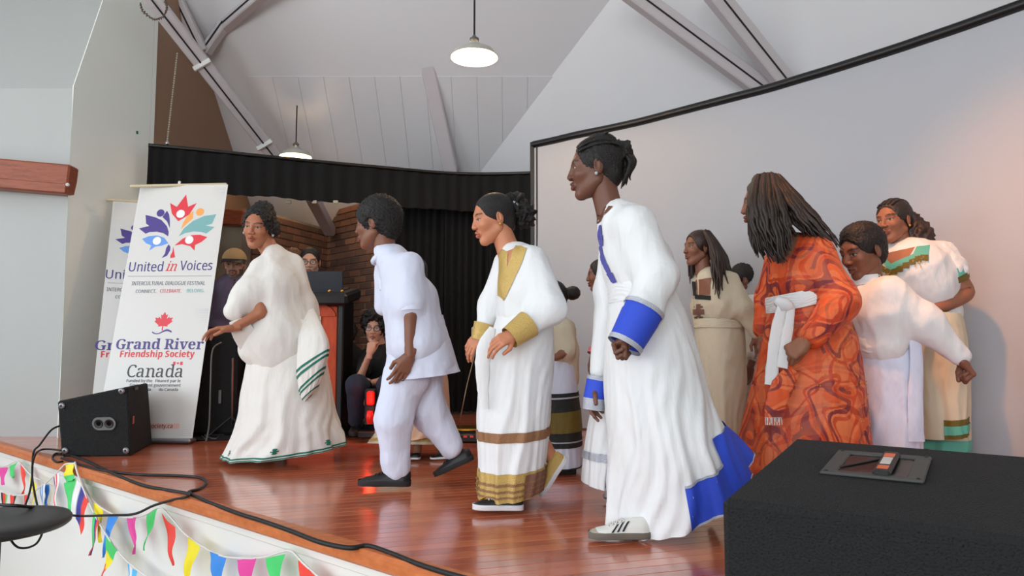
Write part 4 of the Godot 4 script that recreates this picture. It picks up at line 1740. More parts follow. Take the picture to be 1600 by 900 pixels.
# ------------------------------------------------------------------ loudspeakers
func rounded_box8(p: Array, inset: float) -> Acc:
	# eight corners as in hexa, with softened edges: each face is drawn in and joined by bevels
	var acc := Acc.new()
	var mid := Vector3.ZERO
	for q in p:
		mid += q
	mid /= 8.0
	var faces := [[0, 1, 2, 3], [4, 5, 6, 7], [0, 1, 5, 4], [1, 2, 6, 5], [2, 3, 7, 6], [3, 0, 4, 7]]
	var shrunk := []
	for f in faces:
		var q := []
		for i in 4:
			var c: Vector3 = p[f[i]]
			var a: Vector3 = (p[f[(i + 1) % 4]] - c).normalized()
			var b: Vector3 = (p[f[(i + 3) % 4]] - c).normalized()
			q.append(c + (a + b) * inset)
		shrunk.append(q)
		acc.poly(q, mid)
	for i in 6:
		for k in range(i + 1, 6):
			var both := []
			for v in faces[i]:
				if v in faces[k]:
					both.append(v)
			if both.size() == 2:
				var q := []
				q.append(shrunk[i][faces[i].find(both[0])])
				q.append(shrunk[i][faces[i].find(both[1])])
				q.append(shrunk[k][faces[k].find(both[1])])
				q.append(shrunk[k][faces[k].find(both[0])])
				acc.poly(q, mid)
	for v in 8:
		var q := []
		for i in 6:
			if v in faces[i]:
				q.append(shrunk[i][faces[i].find(v)])
		acc.poly(q, mid)
	return acc

func speakers() -> void:
	# the big cabinet in the right foreground
	var a := at(1127, 779, 1.7)
	var d := at(1241, 684, 2.31)
	var ac := Vector3(d.x - a.x, 0, d.z - a.z)
	var right := Vector3(-ac.z, 0, ac.x).normalized()
	if right.x < 0.0:
		right = -right
	var wide := 1.05
	var b := a + right * wide + Vector3(0, -0.01, 0)
	var c := d + right * wide + Vector3(0, -0.01, 0)
	var low := STAGE + 0.012
	var bot := [Vector3(a.x, low, a.z), Vector3(b.x, low, b.z), Vector3(c.x, low, c.z), Vector3(d.x, low, d.z)]
	var root := thing("loudspeaker", "large black carpet-covered loudspeaker cabinet in the right foreground, seen from behind and above", "loudspeaker", (bot[0] + bot[2]) * 0.5 - Vector3(0, 0.012, 0))
	var cab := rounded_box8(bot + [a, b, c, d], 0.014)
	part("cabinet", root, cab, M.black_carpet)
	# a recessed bar handle in the top
	var e1 := right
	var e2 := (d - a).normalized()
	var up := e2.cross(e1).normalized()
	if up.y < 0.0:
		up = -up
	var hc := Vector3.ZERO
	var corners := []
	for k in [[1275, 740], [1437, 757], [1468, 717], [1310, 706]]:
		var r := ray(k[0], k[1])
		var t := (a - Vector3(0, EYE, 0)).dot(up) / r.dot(up)
		corners.append(Vector3(0, EYE, 0) + r * t)
		hc += corners[-1] * 0.25
	var hw: float = (corners[1] - corners[0]).dot(e1) * 0.5
	var hd: float = ((corners[3] - corners[0]).dot(e2)) * 0.5
	var x := Transform3D(Basis(e1, up, e1.cross(up)), hc)
	if x.basis.z.dot(e2) < 0.0:
		x = Transform3D(Basis(e1, up, e2), hc)
	var fr := Acc.new()
	var fw := 0.032
	fr.box(x * Transform3D(Basis(), Vector3(0, 0.003, hd - fw * 0.5)), Vector3(hw * 2, 0.008, fw), 0.003)
	fr.box(x * Transform3D(Basis(), Vector3(0, 0.003, -hd + fw * 0.5)), Vector3(hw * 2, 0.008, fw), 0.003)
	fr.box(x * Transform3D(Basis(), Vector3(hw - fw * 0.6, 0.003, 0)), Vector3(fw * 1.2, 0.008, hd * 2 - fw * 2), 0.003)
	fr.box(x * Transform3D(Basis(), Vector3(-hw + fw * 0.6, 0.003, 0)), Vector3(fw * 1.2, 0.008, hd * 2 - fw * 2), 0.003)
	var handle := part("handle_frame", root, fr, M.frame_plastic)
	# shallow dish inside the frame
	var ds := Acc.new()
	var pts := PackedVector3Array()
	for lev in [[1.0, 0.0025], [0.94, 0.0022], [0.72, 0.0018], [0.0, 0.0016]]:
		for i in 20:
			var an := TAU * i / 20
			var cx := signf(cos(an)) * pow(absf(cos(an)), 0.35)
			var cz := signf(sin(an)) * pow(absf(sin(an)), 0.35)
			pts.append(x * Vector3(cx * (hw - fw * 1.1) * lev[0], lev[1], cz * (hd - fw * 0.95) * lev[0]))
	ds.grid(pts, 20, 4, true)
	part("handle_dish", root, ds, M.dish_plastic)
	var wall := Acc.new()
	wall.box(x * Transform3D(Basis(Vector3.UP, 0.55), Vector3(-hw * 0.38, 0.004, 0)), Vector3(0.008, 0.004, hd * 1.2), 0.001)
	part("dish_rib", root, wall, M.dark_plastic)
	var br := Acc.new()
	br.box(x * Transform3D(Basis(), Vector3(hw * 0.20, 0.010, 0)), Vector3(0.042, 0.016, hd * 2 - fw * 1.2), 0.006)
	part("grip_bar", root, br, M.dark_plastic)
	var st := Acc.new()
	for k in [[-0.36, 0.16], [0.30, 0.18]]:
		st.box(x * Transform3D(Basis(), Vector3(hw * 0.20, 0.0186, hd * 1.2 * k[0] * 1.3)), Vector3(0.026, 0.0015, hd * k[1] * 1.6), 0.0005, Color(0.75, 0.14, 0.05))
	st.box(x * Transform3D(Basis(), Vector3(hw * 0.20, 0.0186, hd * -0.02)), Vector3(0.024, 0.0015, hd * 0.55), 0.0005, Color(0.62, 0.60, 0.55))
	part("sticker", root, st, M.print)
	for k in [[-1, -1], [1, -1], [1, 1], [-1, 1]]:
		var sc := Acc.new()
		sc.lathe([[0.0, 0.010], [0.003, 0.010], [0.005, 0.0075], [0.005, 0.006]], x * Transform3D(Basis(), Vector3(k[0] * (hw - 0.013), 0, k[1] * (hd - 0.013))), 10)
		part("screw", root, sc, M.dark_plastic)
	var pl := Acc.new()
	var fn: Vector3 = (bot[0] - bot[3]).normalized()
	var fp: Vector3 = (bot[0] as Vector3).lerp(bot[1], 0.56) + Vector3(0, 0.125, 0) + fn * 0.004
	pl.box(Transform3D(Basis(e1, Vector3.UP, fn), fp), Vector3(0.34, 0.12, 0.008), 0.003)
	part("input_plate", root, pl, M.dark_plastic)
	for sx in [0.06, 0.94]:
		for sz in [0.1, 0.9]:
			var ft := Acc.new()
			var q: Vector3 = (bot[0] as Vector3).lerp(bot[1], sx).lerp((bot[3] as Vector3).lerp(bot[2], sx), sz)
			ft.lathe([[0.0, 0.001], [0.02, 0.001], [0.024, -0.0115], [0.0, -0.0115]], Transform3D(Basis(), q), 10)
			part("rubber_foot", root, ft, M.rubber)
	# the wedge monitor at the left
	var f0 := on_stage(96, 714)
	var f1 := on_stage(204, 713)
	var g1 := on_stage(238, 694)
	var back := g1 - f1
	back = Vector3(back.x, 0, back.z)
	var z0 := -f0.z
	var t0 := at(89.5, 627, z0 + 0.01)
	var t1 := at(200, 604, -f1.z + 0.02)
	var u1 := at(231, 598, -g1.z + 0.0)
	var u0 := t0 + (u1 - t1)
	var wroot := thing("stage_monitor", "small black wedge stage monitor at the left edge of the stage, before the banners", "loudspeaker", (f0 + g1) * 0.5)
	var cb := rounded_box8([f0, f1, g1, f0 + back, t0, t1, u1, u0], 0.010)
	part("cabinet", wroot, cb, M.black_carpet)
	var ex := (f1 - f0).normalized()
	var ey := ((t0 - f0).normalized() + (t1 - f1).normalized()).normalized()
	var ez := ex.cross(ey).normalized()
	if ez.z < 0.0:
		ez = -ez
	var wq := func(px: float, py: float) -> Vector3:
		return on_plane(px, py, f0 + ez * 0.003, ez)
	var cup := Acc.new()
	var cc: Vector3 = wq.call(163, 662)
	var ring := PackedVector2Array()
	for i in 28:
		var an := TAU * i / 28
		ring.append(Vector2(cos(an) * 0.038 + signf(cos(an)) * 0.032, sin(an) * 0.040))
	cup.slab(ring, Transform3D(Basis(ex, ey, ez), cc), 0.006)
	part("socket_plate", wroot, cup, M.grey_plastic)
	for s in [-1.0, 1.0]:
		var so := Acc.new()
		so.lathe([[0.026, 0.0], [0.026, 0.012], [0.022, 0.013], [0.020, 0.008], [0.0, 0.007]], Transform3D(Basis(ex, ez, -ey), cc + ex * s * 0.031), 18)
		part("socket", wroot, so, M.black_plastic)
	for k in [[97, 634], [190, 611], [197, 704], [102, 704]]:
		var sc := Acc.new()
		sc.lathe([[0.019, 0.0], [0.019, 0.006], [0.010, 0.011], [0.0, 0.011]], Transform3D(Basis(ex, ez, -ey), wq.call(k[0], k[1])), 14)
		part("corner_foot", wroot, sc, M.steel)
	var sx2 := (g1 - f1).normalized()
	var sn := sx2.cross((t1 - f1).normalized()).normalized()
	if sn.x < 0.0:
		sn = -sn
	var lg := Acc.new()
	lg.box(Transform3D(Basis(sx2, Vector3.UP, sx2.cross(Vector3.UP)), on_plane(208.5, 656, f1 + sn * 0.004, sn)), Vector3(0.022, 0.048, 0.005), 0.001)
	part("badge", wroot, lg, M.badge_red)
	var tp := Acc.new()
	tp.box(Transform3D(Basis(sx2, Vector3.UP, sx2.cross(Vector3.UP)), on_plane(213, 607, f1 + sn * 0.003, sn)), Vector3(0.08, 0.018, 0.004), 0.001)
	part("name_strip", wroot, tp, M.dark_plastic)

# ------------------------------------------------------------------ banners
func leaf_parts() -> Array:
	# the emblem of the festival, in its own square: centre (0,0), about 1 wide; [colour, outline]
	var violet := Color(0.075, 0.05, 0.26)
	var sky := Color(0.14, 0.33, 0.78)
	var red := Color(0.75, 0.04, 0.06)
	var teal := Color(0.20, 0.44, 0.44)
	var amber := Color(0.95, 0.40, 0.10)
	var out := []
	out.append([red, [[0.03, 0.50], [0.085, 0.315], [0.20, 0.37], [0.12, 0.20], [-0.02, 0.10], [-0.13, 0.215], [-0.18, 0.375], [-0.075, 0.315]]])
	out.append([violet, [[-0.50, 0.20], [-0.36, 0.165], [-0.26, 0.12], [-0.17, 0.03], [-0.13, -0.06], [-0.13, -0.12], [-0.20, -0.075], [-0.30, -0.05], [-0.40, -0.055], [-0.45, -0.08], [-0.56, 0.0], [-0.42, 0.035], [-0.47, 0.07]]])
	out.append([violet, [[-0.205, 0.26], [-0.165, 0.20], [-0.14, 0.10], [-0.125, 0.0], [-0.18, 0.10], [-0.255, 0.165]]])
	out.append([amber, [[0.17, 0.255], [0.09, 0.17], [0.05, 0.08], [0.035, -0.02], [0.10, 0.06], [0.18, 0.14]]])
	out.append([teal, [[0.50, 0.20], [0.33, 0.175], [0.18, 0.10], [0.07, -0.01], [0.02, -0.12], [0.10, -0.075], [0.22, -0.05], [0.33, -0.06], [0.40, -0.085], [0.50, 0.01], [0.37, 0.035], [0.46, 0.06]]])
	out.append([sky, [[-0.49, -0.155], [-0.40, -0.115], [-0.28, -0.105], [-0.18, -0.14], [-0.11, -0.22], [-0.20, -0.255], [-0.29, -0.27], [-0.36, -0.325], [-0.345, -0.25], [-0.42, -0.22]]])
	out.append([red, [[0.42, -0.135], [0.31, -0.10], [0.20, -0.105], [0.08, -0.155], [-0.02, -0.255], [0.08, -0.235], [0.20, -0.265], [0.27, -0.33], [0.265, -0.25], [0.35, -0.205]]])
	out.append([violet, [[-0.105, -0.235], [-0.075, -0.27], [-0.07, -0.325], [-0.10, -0.40], [-0.17, -0.435], [-0.135, -0.37], [-0.13, -0.29]]])
	out.append([red, [[-0.035, -0.265], [-0.015, -0.33], [0.015, -0.425], [-0.05, -0.435], [-0.055, -0.40], [-0.035, -0.34]]])
	return out

func dots() -> Array:
	return [[Color(0.075, 0.05, 0.26), -0.29, 0.225, 0.055], [Color(0.95, 0.40, 0.10), 0.265, 0.235, 0.056], [Color(0.90, 0.90, 0.89), -0.005, 0.21, 0.060], [Color(0.90, 0.90, 0.89), -0.275, -0.185, 0.058], [Color(0.90, 0.90, 0.89), 0.175, -0.175, 0.058]]

func maple() -> PackedVector2Array:
	var half := [[0.0, 0.5], [0.09, 0.33], [0.17, 0.37], [0.13, 0.14], [0.25, 0.26], [0.28, 0.19], [0.44, 0.22], [0.38, 0.08], [0.45, 0.03], [0.22, -0.16], [0.24, -0.23], [0.03, -0.20], [0.03, -0.42]]
	var p := PackedVector2Array()
	for q in half:
		p.append(Vector2(q[0], q[1]))
	for i in range(half.size() - 1, 0, -1):
		p.append(Vector2(-half[i][0], half[i][1]))
	return p

func round_poly(cx: float, cy: float, r: float, n := 20) -> PackedVector2Array:
	var p := PackedVector2Array()
	for i in n:
		p.append(Vector2(cx + r * cos(TAU * i / n), cy + r * sin(TAU * i / n)))
	return p

func banner(label: String, bl: Vector3, br: Vector3, tl: Vector3, tr: Vector3) -> void:
	var root := thing("rollup_banner", label, "banner", (bl + br) * 0.5 * Vector3(1, 0, 1) + Vector3(0, STAGE, 0), "roll-up banners at the left of the stage")
	var ex := (br - bl).normalized()
	var ey := ((tl + tr) - (bl + br)).normalized()
	ey = (ey - ex * ey.dot(ex)).normalized()
	var ez := ex.cross(ey)
	var wide := bl.distance_to(br)
	var tall := ((tl + tr) - (bl + br)).length() * 0.5
	var o := bl
	var sheet := Acc.new()
	sheet.box(Transform3D(Basis(ex, ey, ez), o + ex * wide * 0.5 + ey * tall * 0.5), Vector3(wide, tall, 0.003))
	part("printed_sheet", root, sheet, M.vinyl)
	var x := Transform3D(Basis(ex, ey, ez), o + ez * 0.0022)
	# base and top rail
	var bs := Acc.new()
	bs.box(Transform3D(Basis(ex, Vector3.UP, ex.cross(Vector3.UP)), Vector3(0, 0, 0) + (bl + br) * 0.5 * Vector3(1, 0, 1) + Vector3(0, STAGE + 0.020, 0)), Vector3(wide + 0.02, 0.032, 0.10), 0.012)
	part("base", root, bs, M.steel)
	var rl := Acc.new()
	bar(rl, tl - ex * 0.008, tr + ex * 0.008, 0.02, 0.022, 0.004)
	part("top_rail", root, rl, M.cream_plastic)
	var hk := Acc.new()
	bar(hk, (tl + tr) * 0.5, (tl + tr) * 0.5 + ey * 0.035, 0.02, 0.012, 0.003)
	part("pole_hook", root, hk, M.white_plastic)
	var pl := Acc.new()
	pl.tube(PackedVector3Array([(bl + br) * 0.5 - ez * 0.03, (tl + tr) * 0.5 - ez * 0.02]), 0.009, 8)
	part("support_pole", root, pl, M.steel)
	# print: emblem
	var s := wide * 0.80
	var c := Vector2(wide * 0.5 + 0.012, tall * 0.815)
	var em := Acc.new()
	for q in leaf_parts():
		var p := PackedVector2Array()
		for k in q[1]:
			p.append(c + Vector2(k[0], k[1]) * s)
		em.flat_shape(p, x, q[0])
	for q in dots():
		em.flat_shape(round_poly(c.x + q[1] * s, c.y + q[2] * s, q[3] * s), x.translated_local(Vector3(0, 0, 0.0006)), q[0])
	part("emblem", root, em, M.print)
	var t := func(called: String, words: String, cx: float, y: float, h: float, m: Material, bold := false, face := "Droid Sans", sq := 1.0, it := 0.0) -> void:
		lettering(called, root, words, h, Transform3D(x.basis, x * Vector3(cx * wide, y * tall, 0.0006)), m, bold, face, sq, it)
	t.call("title_lettering", "United", 0.225, 0.655, 0.105, M.print_violet, false, "Droid Sans", 0.88)
	t.call("title_lettering", "in", 0.515, 0.656, 0.105, M.print_red, false, "Droid Serif", 0.85, 0.25)
	t.call("title_lettering", "Voices", 0.78, 0.659, 0.105, M.print_violet, false, "Droid Sans", 0.84)
	var ln := Acc.new()
	ln.box(x * Transform3D(Basis(), Vector3(wide * 0.5, tall * 0.617, 0)), Vector3(wide * 0.92, 0.0025, 0.0015))
	part("rule_line", root, ln, M.print_grey)
	t.call("subtitle_lettering", "INTERCULTURAL DIALOGUE FESTIVAL", 0.5, 0.588, 0.042, M.print_grey, false, "Droid Sans", 0.80)
	t.call("motto_lettering", "CONNECT.", 0.27, 0.556, 0.036, M.print_grey, false, "Droid Sans", 0.95)
	t.call("motto_lettering", "CELEBRATE.", 0.54, 0.557, 0.036, M.print_red, false, "Droid Sans", 0.88)
	t.call("motto_lettering", "BELONG.", 0.81, 0.558, 0.036, M.print_teal, false, "Droid Sans", 0.95)
	var mp := Acc.new()
	var leaf := PackedVector2Array()
	for k in maple():
		leaf.append(Vector2(wide * 0.515, tall * 0.435) + k * wide * 0.22)
	mp.flat_shape(leaf, x, Color(0.72, 0.05, 0.07))
	var wv := PackedVector2Array()
	for i in 13:
		var f := i / 12.0
		wv.append(Vector2(wide * (0.41 + 0.21 * f), tall * (0.393 + 0.006 * sin(f * TAU) * -1.0)))
	for i in range(12, -1, -1):
		var f := i / 12.0
		wv.append(Vector2(wide * (0.41 + 0.21 * f), tall * (0.399 + 0.008 * sin(f * TAU) * -1.0)))
	mp.flat_shape(wv, x, Color(0.075, 0.05, 0.26))
	part("maple_leaf", root, mp, M.print)
	t.call("sponsor_lettering", "Grand River", 0.51, 0.349, 0.108, M.print_violet, true, "Droid Serif", 0.98)
	t.call("sponsor_lettering", "Friendship Society", 0.50, 0.312, 0.067, M.print_red, true, "Droid Sans", 0.94)
	t.call("country_lettering", "Canada", 0.51, 0.247, 0.125, M.print_black, false, "Droid Serif", 0.95)
	var fl := Acc.new()
	for k in [[0.70, 0.277, 0.026, Color(0.72, 0.03, 0.08)], [0.775, 0.277, 0.026, Color(0.72, 0.03, 0.08)]]:
		fl.box(x * Transform3D(Basis(), Vector3(k[0] * wide, k[1] * tall, 0.0003)), Vector3(k[2] * wide, 0.024, 0.001), 0.0, k[3])
	var ml := PackedVector2Array()
	for k in maple():
		ml.append(Vector2(wide * 0.7375, tall * 0.277) + k * 0.022)
	fl.flat_shape(ml, x, Color(0.72, 0.03, 0.08))
	part("flag_mark", root, fl, M.print)
	var small := [["Funded by the", 0.36, 0.212], ["Government", 0.385, 0.196], ["of Canada", 0.40, 0.180], ["Financé par le", 0.66, 0.212], ["gouvernement", 0.66, 0.196], ["du Canada", 0.68, 0.180]]
	for k in small:
		t.call("small_lettering", k[0], k[1], k[2], 0.030, M.print_black, false, "Droid Sans", 1.0)
	var ur := Acc.new()
	ur.box(x * Transform3D(Basis(), Vector3(wide * 0.60, tall * 0.048, -0.0002)), Vector3(wide * 0.50, 0.036, 0.001), 0.0, Color(0.78, 0.50, 0.45))
	part("address_panel", root, ur, M.print)
	t.call("address_lettering", "society.ca", 0.66, 0.048, 0.042, M.print_black, false, "Droid Sans", 0.95)
	# halftone dots in the corners
	var hd := Acc.new()
	for g in [[0.0, 1.0, 1.0, -1.0], [1.0, 1.0, -1.0, -1.0], [1.0, 0.0, -1.0, 1.0], [1.0, 0.50, -1.0, -1.0]]:
		for i in 9:
			for j in 10:
				var r := 0.0032 * (1.0 - (i + j) / 17.0)
				if r > 0.0008:
					var px: float = g[0] * wide + g[2] * (0.018 + i * 0.0115)
					var py: float = g[1] * tall + g[3] * (0.03 + j * 0.0125)
					hd.flat_shape(round_poly(px, py, r, 6), x, Color(0.30, 0.30, 0.42))
	part("halftone_dots", root, hd, M.print)

func banners() -> void:
	var bl := on_stage(160, 692)
	var br := on_stage(300, 693)
	var lift := Vector3(0, 0.025, 0)
	var tr := at(353, 288, 5.46)
	var tl := at(205, 291, 5.36)
	banner("white roll-up banner with a colourful leaf emblem, the front one, fully in view", br - (br - bl).normalized() * tl.distance_to(tr) + lift, br + lift, tl, tr)
	# the one behind stands farther to the left
	var ex2 := Vector3(0.935, 0, -0.355)
	var b2l := Vector3(-653.0 / FOC * 5.12, STAGE + 0.05, -5.12)
	var t2l := at(168, 312, 5.62)
	banner("white roll-up banner half hidden behind the front banner, close to the pillar", b2l, b2l + ex2 * 0.60, t2l, t2l + ex2 * 0.60)

# ------------------------------------------------------------------ bunting on the stage front
func on_front(px: float, py: float, off: float) -> Vector3:
	return on_plane(px, py, edge_a + edge_out * off, edge_out)

func bunting_string(label: String, pts: Array, flags: Array, off: float) -> void:
	var raw := []
	for p in pts:
		raw.append(on_front(p[0], p[1], off))
	var path := curve(raw, 10)
	var root := thing("bunting", label, "bunting", raw[raw.size() / 2], "strings of pennants on the stage front")
	var c := Acc.new()
	c.tube(path, 0.0045, 6)
	part("cord", root, c, M.cord_white)
	var n := 0
	for f in flags:
		n += 1
		# [left x, y, right x, y, tip x, y, kind, colours]
		var a := on_front(f[0], f[1], off + 0.004)
		var b := on_front(f[2], f[3], off + 0.004)
		var t := on_front(f[4], f[5], off + 0.02)
		var cols: Array = f[6]
		var across: bool = f.size() > 7 and f[7] == "bars"
		var square: bool = f.size() > 8
		var acc := Acc.new()
		var p := PackedVector3Array()
		var pc := PackedColorArray()
		var nu := 13
		var nv := 17
		for j in nv:
			var v := float(j) / (nv - 1)
			for i in nu:
				var s := float(i) / (nu - 1)
				var l := a.lerp(t, v) if not square else a + (t - (a + b) * 0.5) * v
				var r := b.lerp(t, v) if not square else b + (t - (a + b) * 0.5) * v
				var q := l.lerp(r, s)
				q += edge_out * (0.008 * sin(v * 7.0 + n * 1.7 + s * 2.0) * v + 0.004 * sin(s * 5.0 + n)) + edge_dir * 0.006 * sin(v * 9.0 + n)
				p.append(q)
				var k := (s if across else v) * cols.size()
				pc.append(cols[clampi(int(k), 0, cols.size() - 1)])
		acc.grid(p, nu, nv, false, pc, false)
		part("pennant", root, acc, M.pennant)

func bunting() -> void:
	var green := Color(0.07, 0.62, 0.16)
	var red := Color(0.85, 0.06, 0.04)
	var pink := Color(0.80, 0.07, 0.36)
	var yellow := Color(0.92, 0.78, 0.03)
	var blue := Color(0.05, 0.28, 0.80)
	var white := Color(0.85, 0.85, 0.85)
	var navy := Color(0.05, 0.05, 0.30)
	var black := Color(0.02, 0.02, 0.02)
	var sky := Color(0.10, 0.50, 0.85)
	bunting_string("string of plain coloured pennants along the stage front, left end behind the black round table", [[-60, 726], [0, 729], [22, 722], [30, 722], [48, 742], [68, 752], [82, 760]],
		[[-4, 731, 12, 730, 5, 758, [pink]], [15, 728, 28, 721, 19, 748, [green]], [32, 724, 42, 741, 37, 772, [red]], [46, 746, 58, 756, 52, 800, [yellow]], [66, 758, 77, 757, 73, 800, [blue]]], 0.018)
	bunting_string("sagging string of national flag pennants at far left, rising to the stage edge", [[-40, 752], [0, 766], [15, 773], [40, 773], [62, 762], [84, 744], [97, 730], [103, 725], [117, 724]],
		[[2, 769, 11, 772, 6, 815, [black, red, green], "bars"], [16, 773, 26, 774, 20, 815, [red, black], "bars"], [38, 774, 47, 770, 41, 815, [red, white], "bars"], [60, 764, 72, 756, 63, 812, [white, blue, white, blue, white], "bars"], [83, 747, 92, 738, 86, 800, [navy, red, white, red, white], "bars"], [102, 727, 114, 724, 106, 752, [yellow, yellow, green], "", "square"]], 0.045)
	bunting_string("string of flag pennants running steeply down from the stage edge", [[117, 724], [122, 742], [132, 768], [146, 800], [165, 834], [190, 868], [212, 888], [240, 908]],
		[[100, 755, 118, 746, 110, 800, [green]], [121, 748, 138, 783, 119, 818, [white, navy, red], "bars", "square"], [146, 800, 156, 815, 142, 868, [green, navy, red], "bars"], [166, 836, 184, 860, 160, 905, [green, yellow, red]], [199, 880, 215, 893, 196, 930, [sky, white, sky], "bars"]], 0.05)
	bunting_string("string of plain pennants swagged along the stage front, right of the flags", [[117, 722], [128, 752], [144, 780], [164, 797], [190, 808], [214, 808], [230, 803], [250, 793], [268, 810], [290, 835], [320, 856], [345, 868], [372, 872], [410, 871], [440, 862], [456, 862], [474, 880], [505, 908]],
		[[146, 784, 160, 795, 157, 848, [yellow]], [170, 803, 185, 807, 160, 872, [blue]], [198, 809, 214, 808, 211, 866, [pink]], [229, 805, 247, 795, 226, 860, [green]], [252, 802, 274, 824, 268, 884, [red]], [293, 838, 312, 852, 286, 920, [yellow]], [328, 861, 352, 871, 338, 935, [blue]], [371, 874, 400, 872, 386, 945, [pink]], [415, 872, 447, 865, 430, 945, [green]], [466, 874, 500, 905, 470, 960, [red]]], 0.022)

# ------------------------------------------------------------------ lamps, cables and the rest
func pendant(label: String, mid: Vector3, wide: float, ceiling: float, lit: float) -> void:
	var root := thing("pendant_lamp", label, "lamp", mid, "enamel pendant lamps")
	var r := wide * 0.5
	var x := Transform3D(Basis(), mid)
	var sh := Acc.new()
	sh.lathe([[0.20 * r, 0.62 * r], [0.26 * r, 0.60 * r], [0.30 * r, 0.46 * r], [0.55 * r, 0.40 * r], [0.80 * r, 0.28 * r], [0.95 * r, 0.06 * r], [1.0 * r, 0.0], [0.985 * r, -0.01 * r]], x, 40)
	part("shade", root, sh, M.enamel)
	var ins := Acc.new()
	ins.lathe([[0.975 * r, -0.008 * r], [0.93 * r, 0.06 * r], [0.78 * r, 0.26 * r], [0.53 * r, 0.38 * r], [0.15 * r, 0.42 * r]], x, 40)
	part("shade_lining", root, ins, M.enamel_inside)
	var cp := Acc.new()
	cp.lathe([[0.0, 0.98 * r], [0.05 * r, 0.97 * r], [0.10 * r, 0.88 * r], [0.19 * r, 0.82 * r], [0.19 * r, 0.70 * r], [0.14 * r, 0.66 * r], [0.14 * r, 0.58 * r]], x, 20)
	part("socket_cap", root, cp, M.grey_plastic)
	var cd := Acc.new()
	cd.tube(PackedVector3Array([mid + Vector3(0, 0.9 * r, 0), Vector3(mid.x, ceiling, mid.z)]), 0.007, 8)
	part("cord", root, cd, M.cable)
	var bl := Acc.new()
	bl.lathe([[0.0, 0.10 * r], [0.14 * r, 0.12 * r], [0.20 * r, 0.22 * r], [0.16 * r, 0.33 * r], [0.08 * r, 0.40 * r]], x, 18)
	part("bulb", root, bl, M.bulb)
	var l := OmniLight3D.new()
	l.name = "glow"
	root.add_child(l, true)
	l.position = Vector3(0, 0.20 * r, 0)
	l.light_size = 0.03
	l.light_color = rgb(255, 208, 150)
	l.light_energy = lit
	l.omni_range = 20.0
	l.omni_attenuation = 2.0
	l.shadow_enabled = true

# a black theatre lantern with a warm lens, hung above the front of the stage
func stage_lantern(where: Vector3, aim: Vector3) -> void:
	var root := thing("stage_lantern", "black theatre lantern with a warm lens hung high above the stage front", "lamp", where)
	var y := (aim - where).normalized()
	var x := y.cross(Vector3.FORWARD).normalized()
	var t := Transform3D(Basis(x, y, x.cross(y)), where)
	var can := Acc.new()
	can.lathe([[0.0, -0.30], [0.07, -0.30], [0.10, -0.24], [0.10, -0.02], [0.125, 0.0], [0.125, 0.03], [0.11, 0.03], [0.10, -0.015]], t, 28)
	part("housing", root, can, M.black_metal)
	var lens := Acc.new()
	lens.lathe([[0.098, -0.02], [0.06, -0.008], [0.0, -0.003]], t, 24)
	part("lens", root, lens, M.warm_lens)
	var yoke := Acc.new()
	yoke.tube(PackedVector3Array([where - y * 0.13 + Vector3(0, 0.10, 0), Vector3(where.x, 6.6, where.z)]), 0.018, 8)
	part("hanger", root, yoke, M.black_metal)
	var l := SpotLight3D.new()
	l.name = "beam"
	root.add_child(l, true)
	l.look_at_from_position(y * 0.05 + where, aim)
	l.position = y * 0.05
	l.spot_angle = 31.0
	l.spot_angle_attenuation = 1.0
	l.light_color = rgb(255, 158, 84)
	l.light_energy = 6.5
	l.light_size = 0.08
	l.spot_range = 20.0
	l.spot_attenuation = 2.0
	l.shadow_enabled = true

func cable(label: String, pts: Array, r: float, m: Material) -> void:
	var acc := Acc.new()
	acc.tube(curve(pts, 8), r, 7)
	single("cable", label, "cable", acc, m, "")

func deck(px: float, py: float, up := 0.006) -> Vector3:
	return level(px, py, STAGE + up)

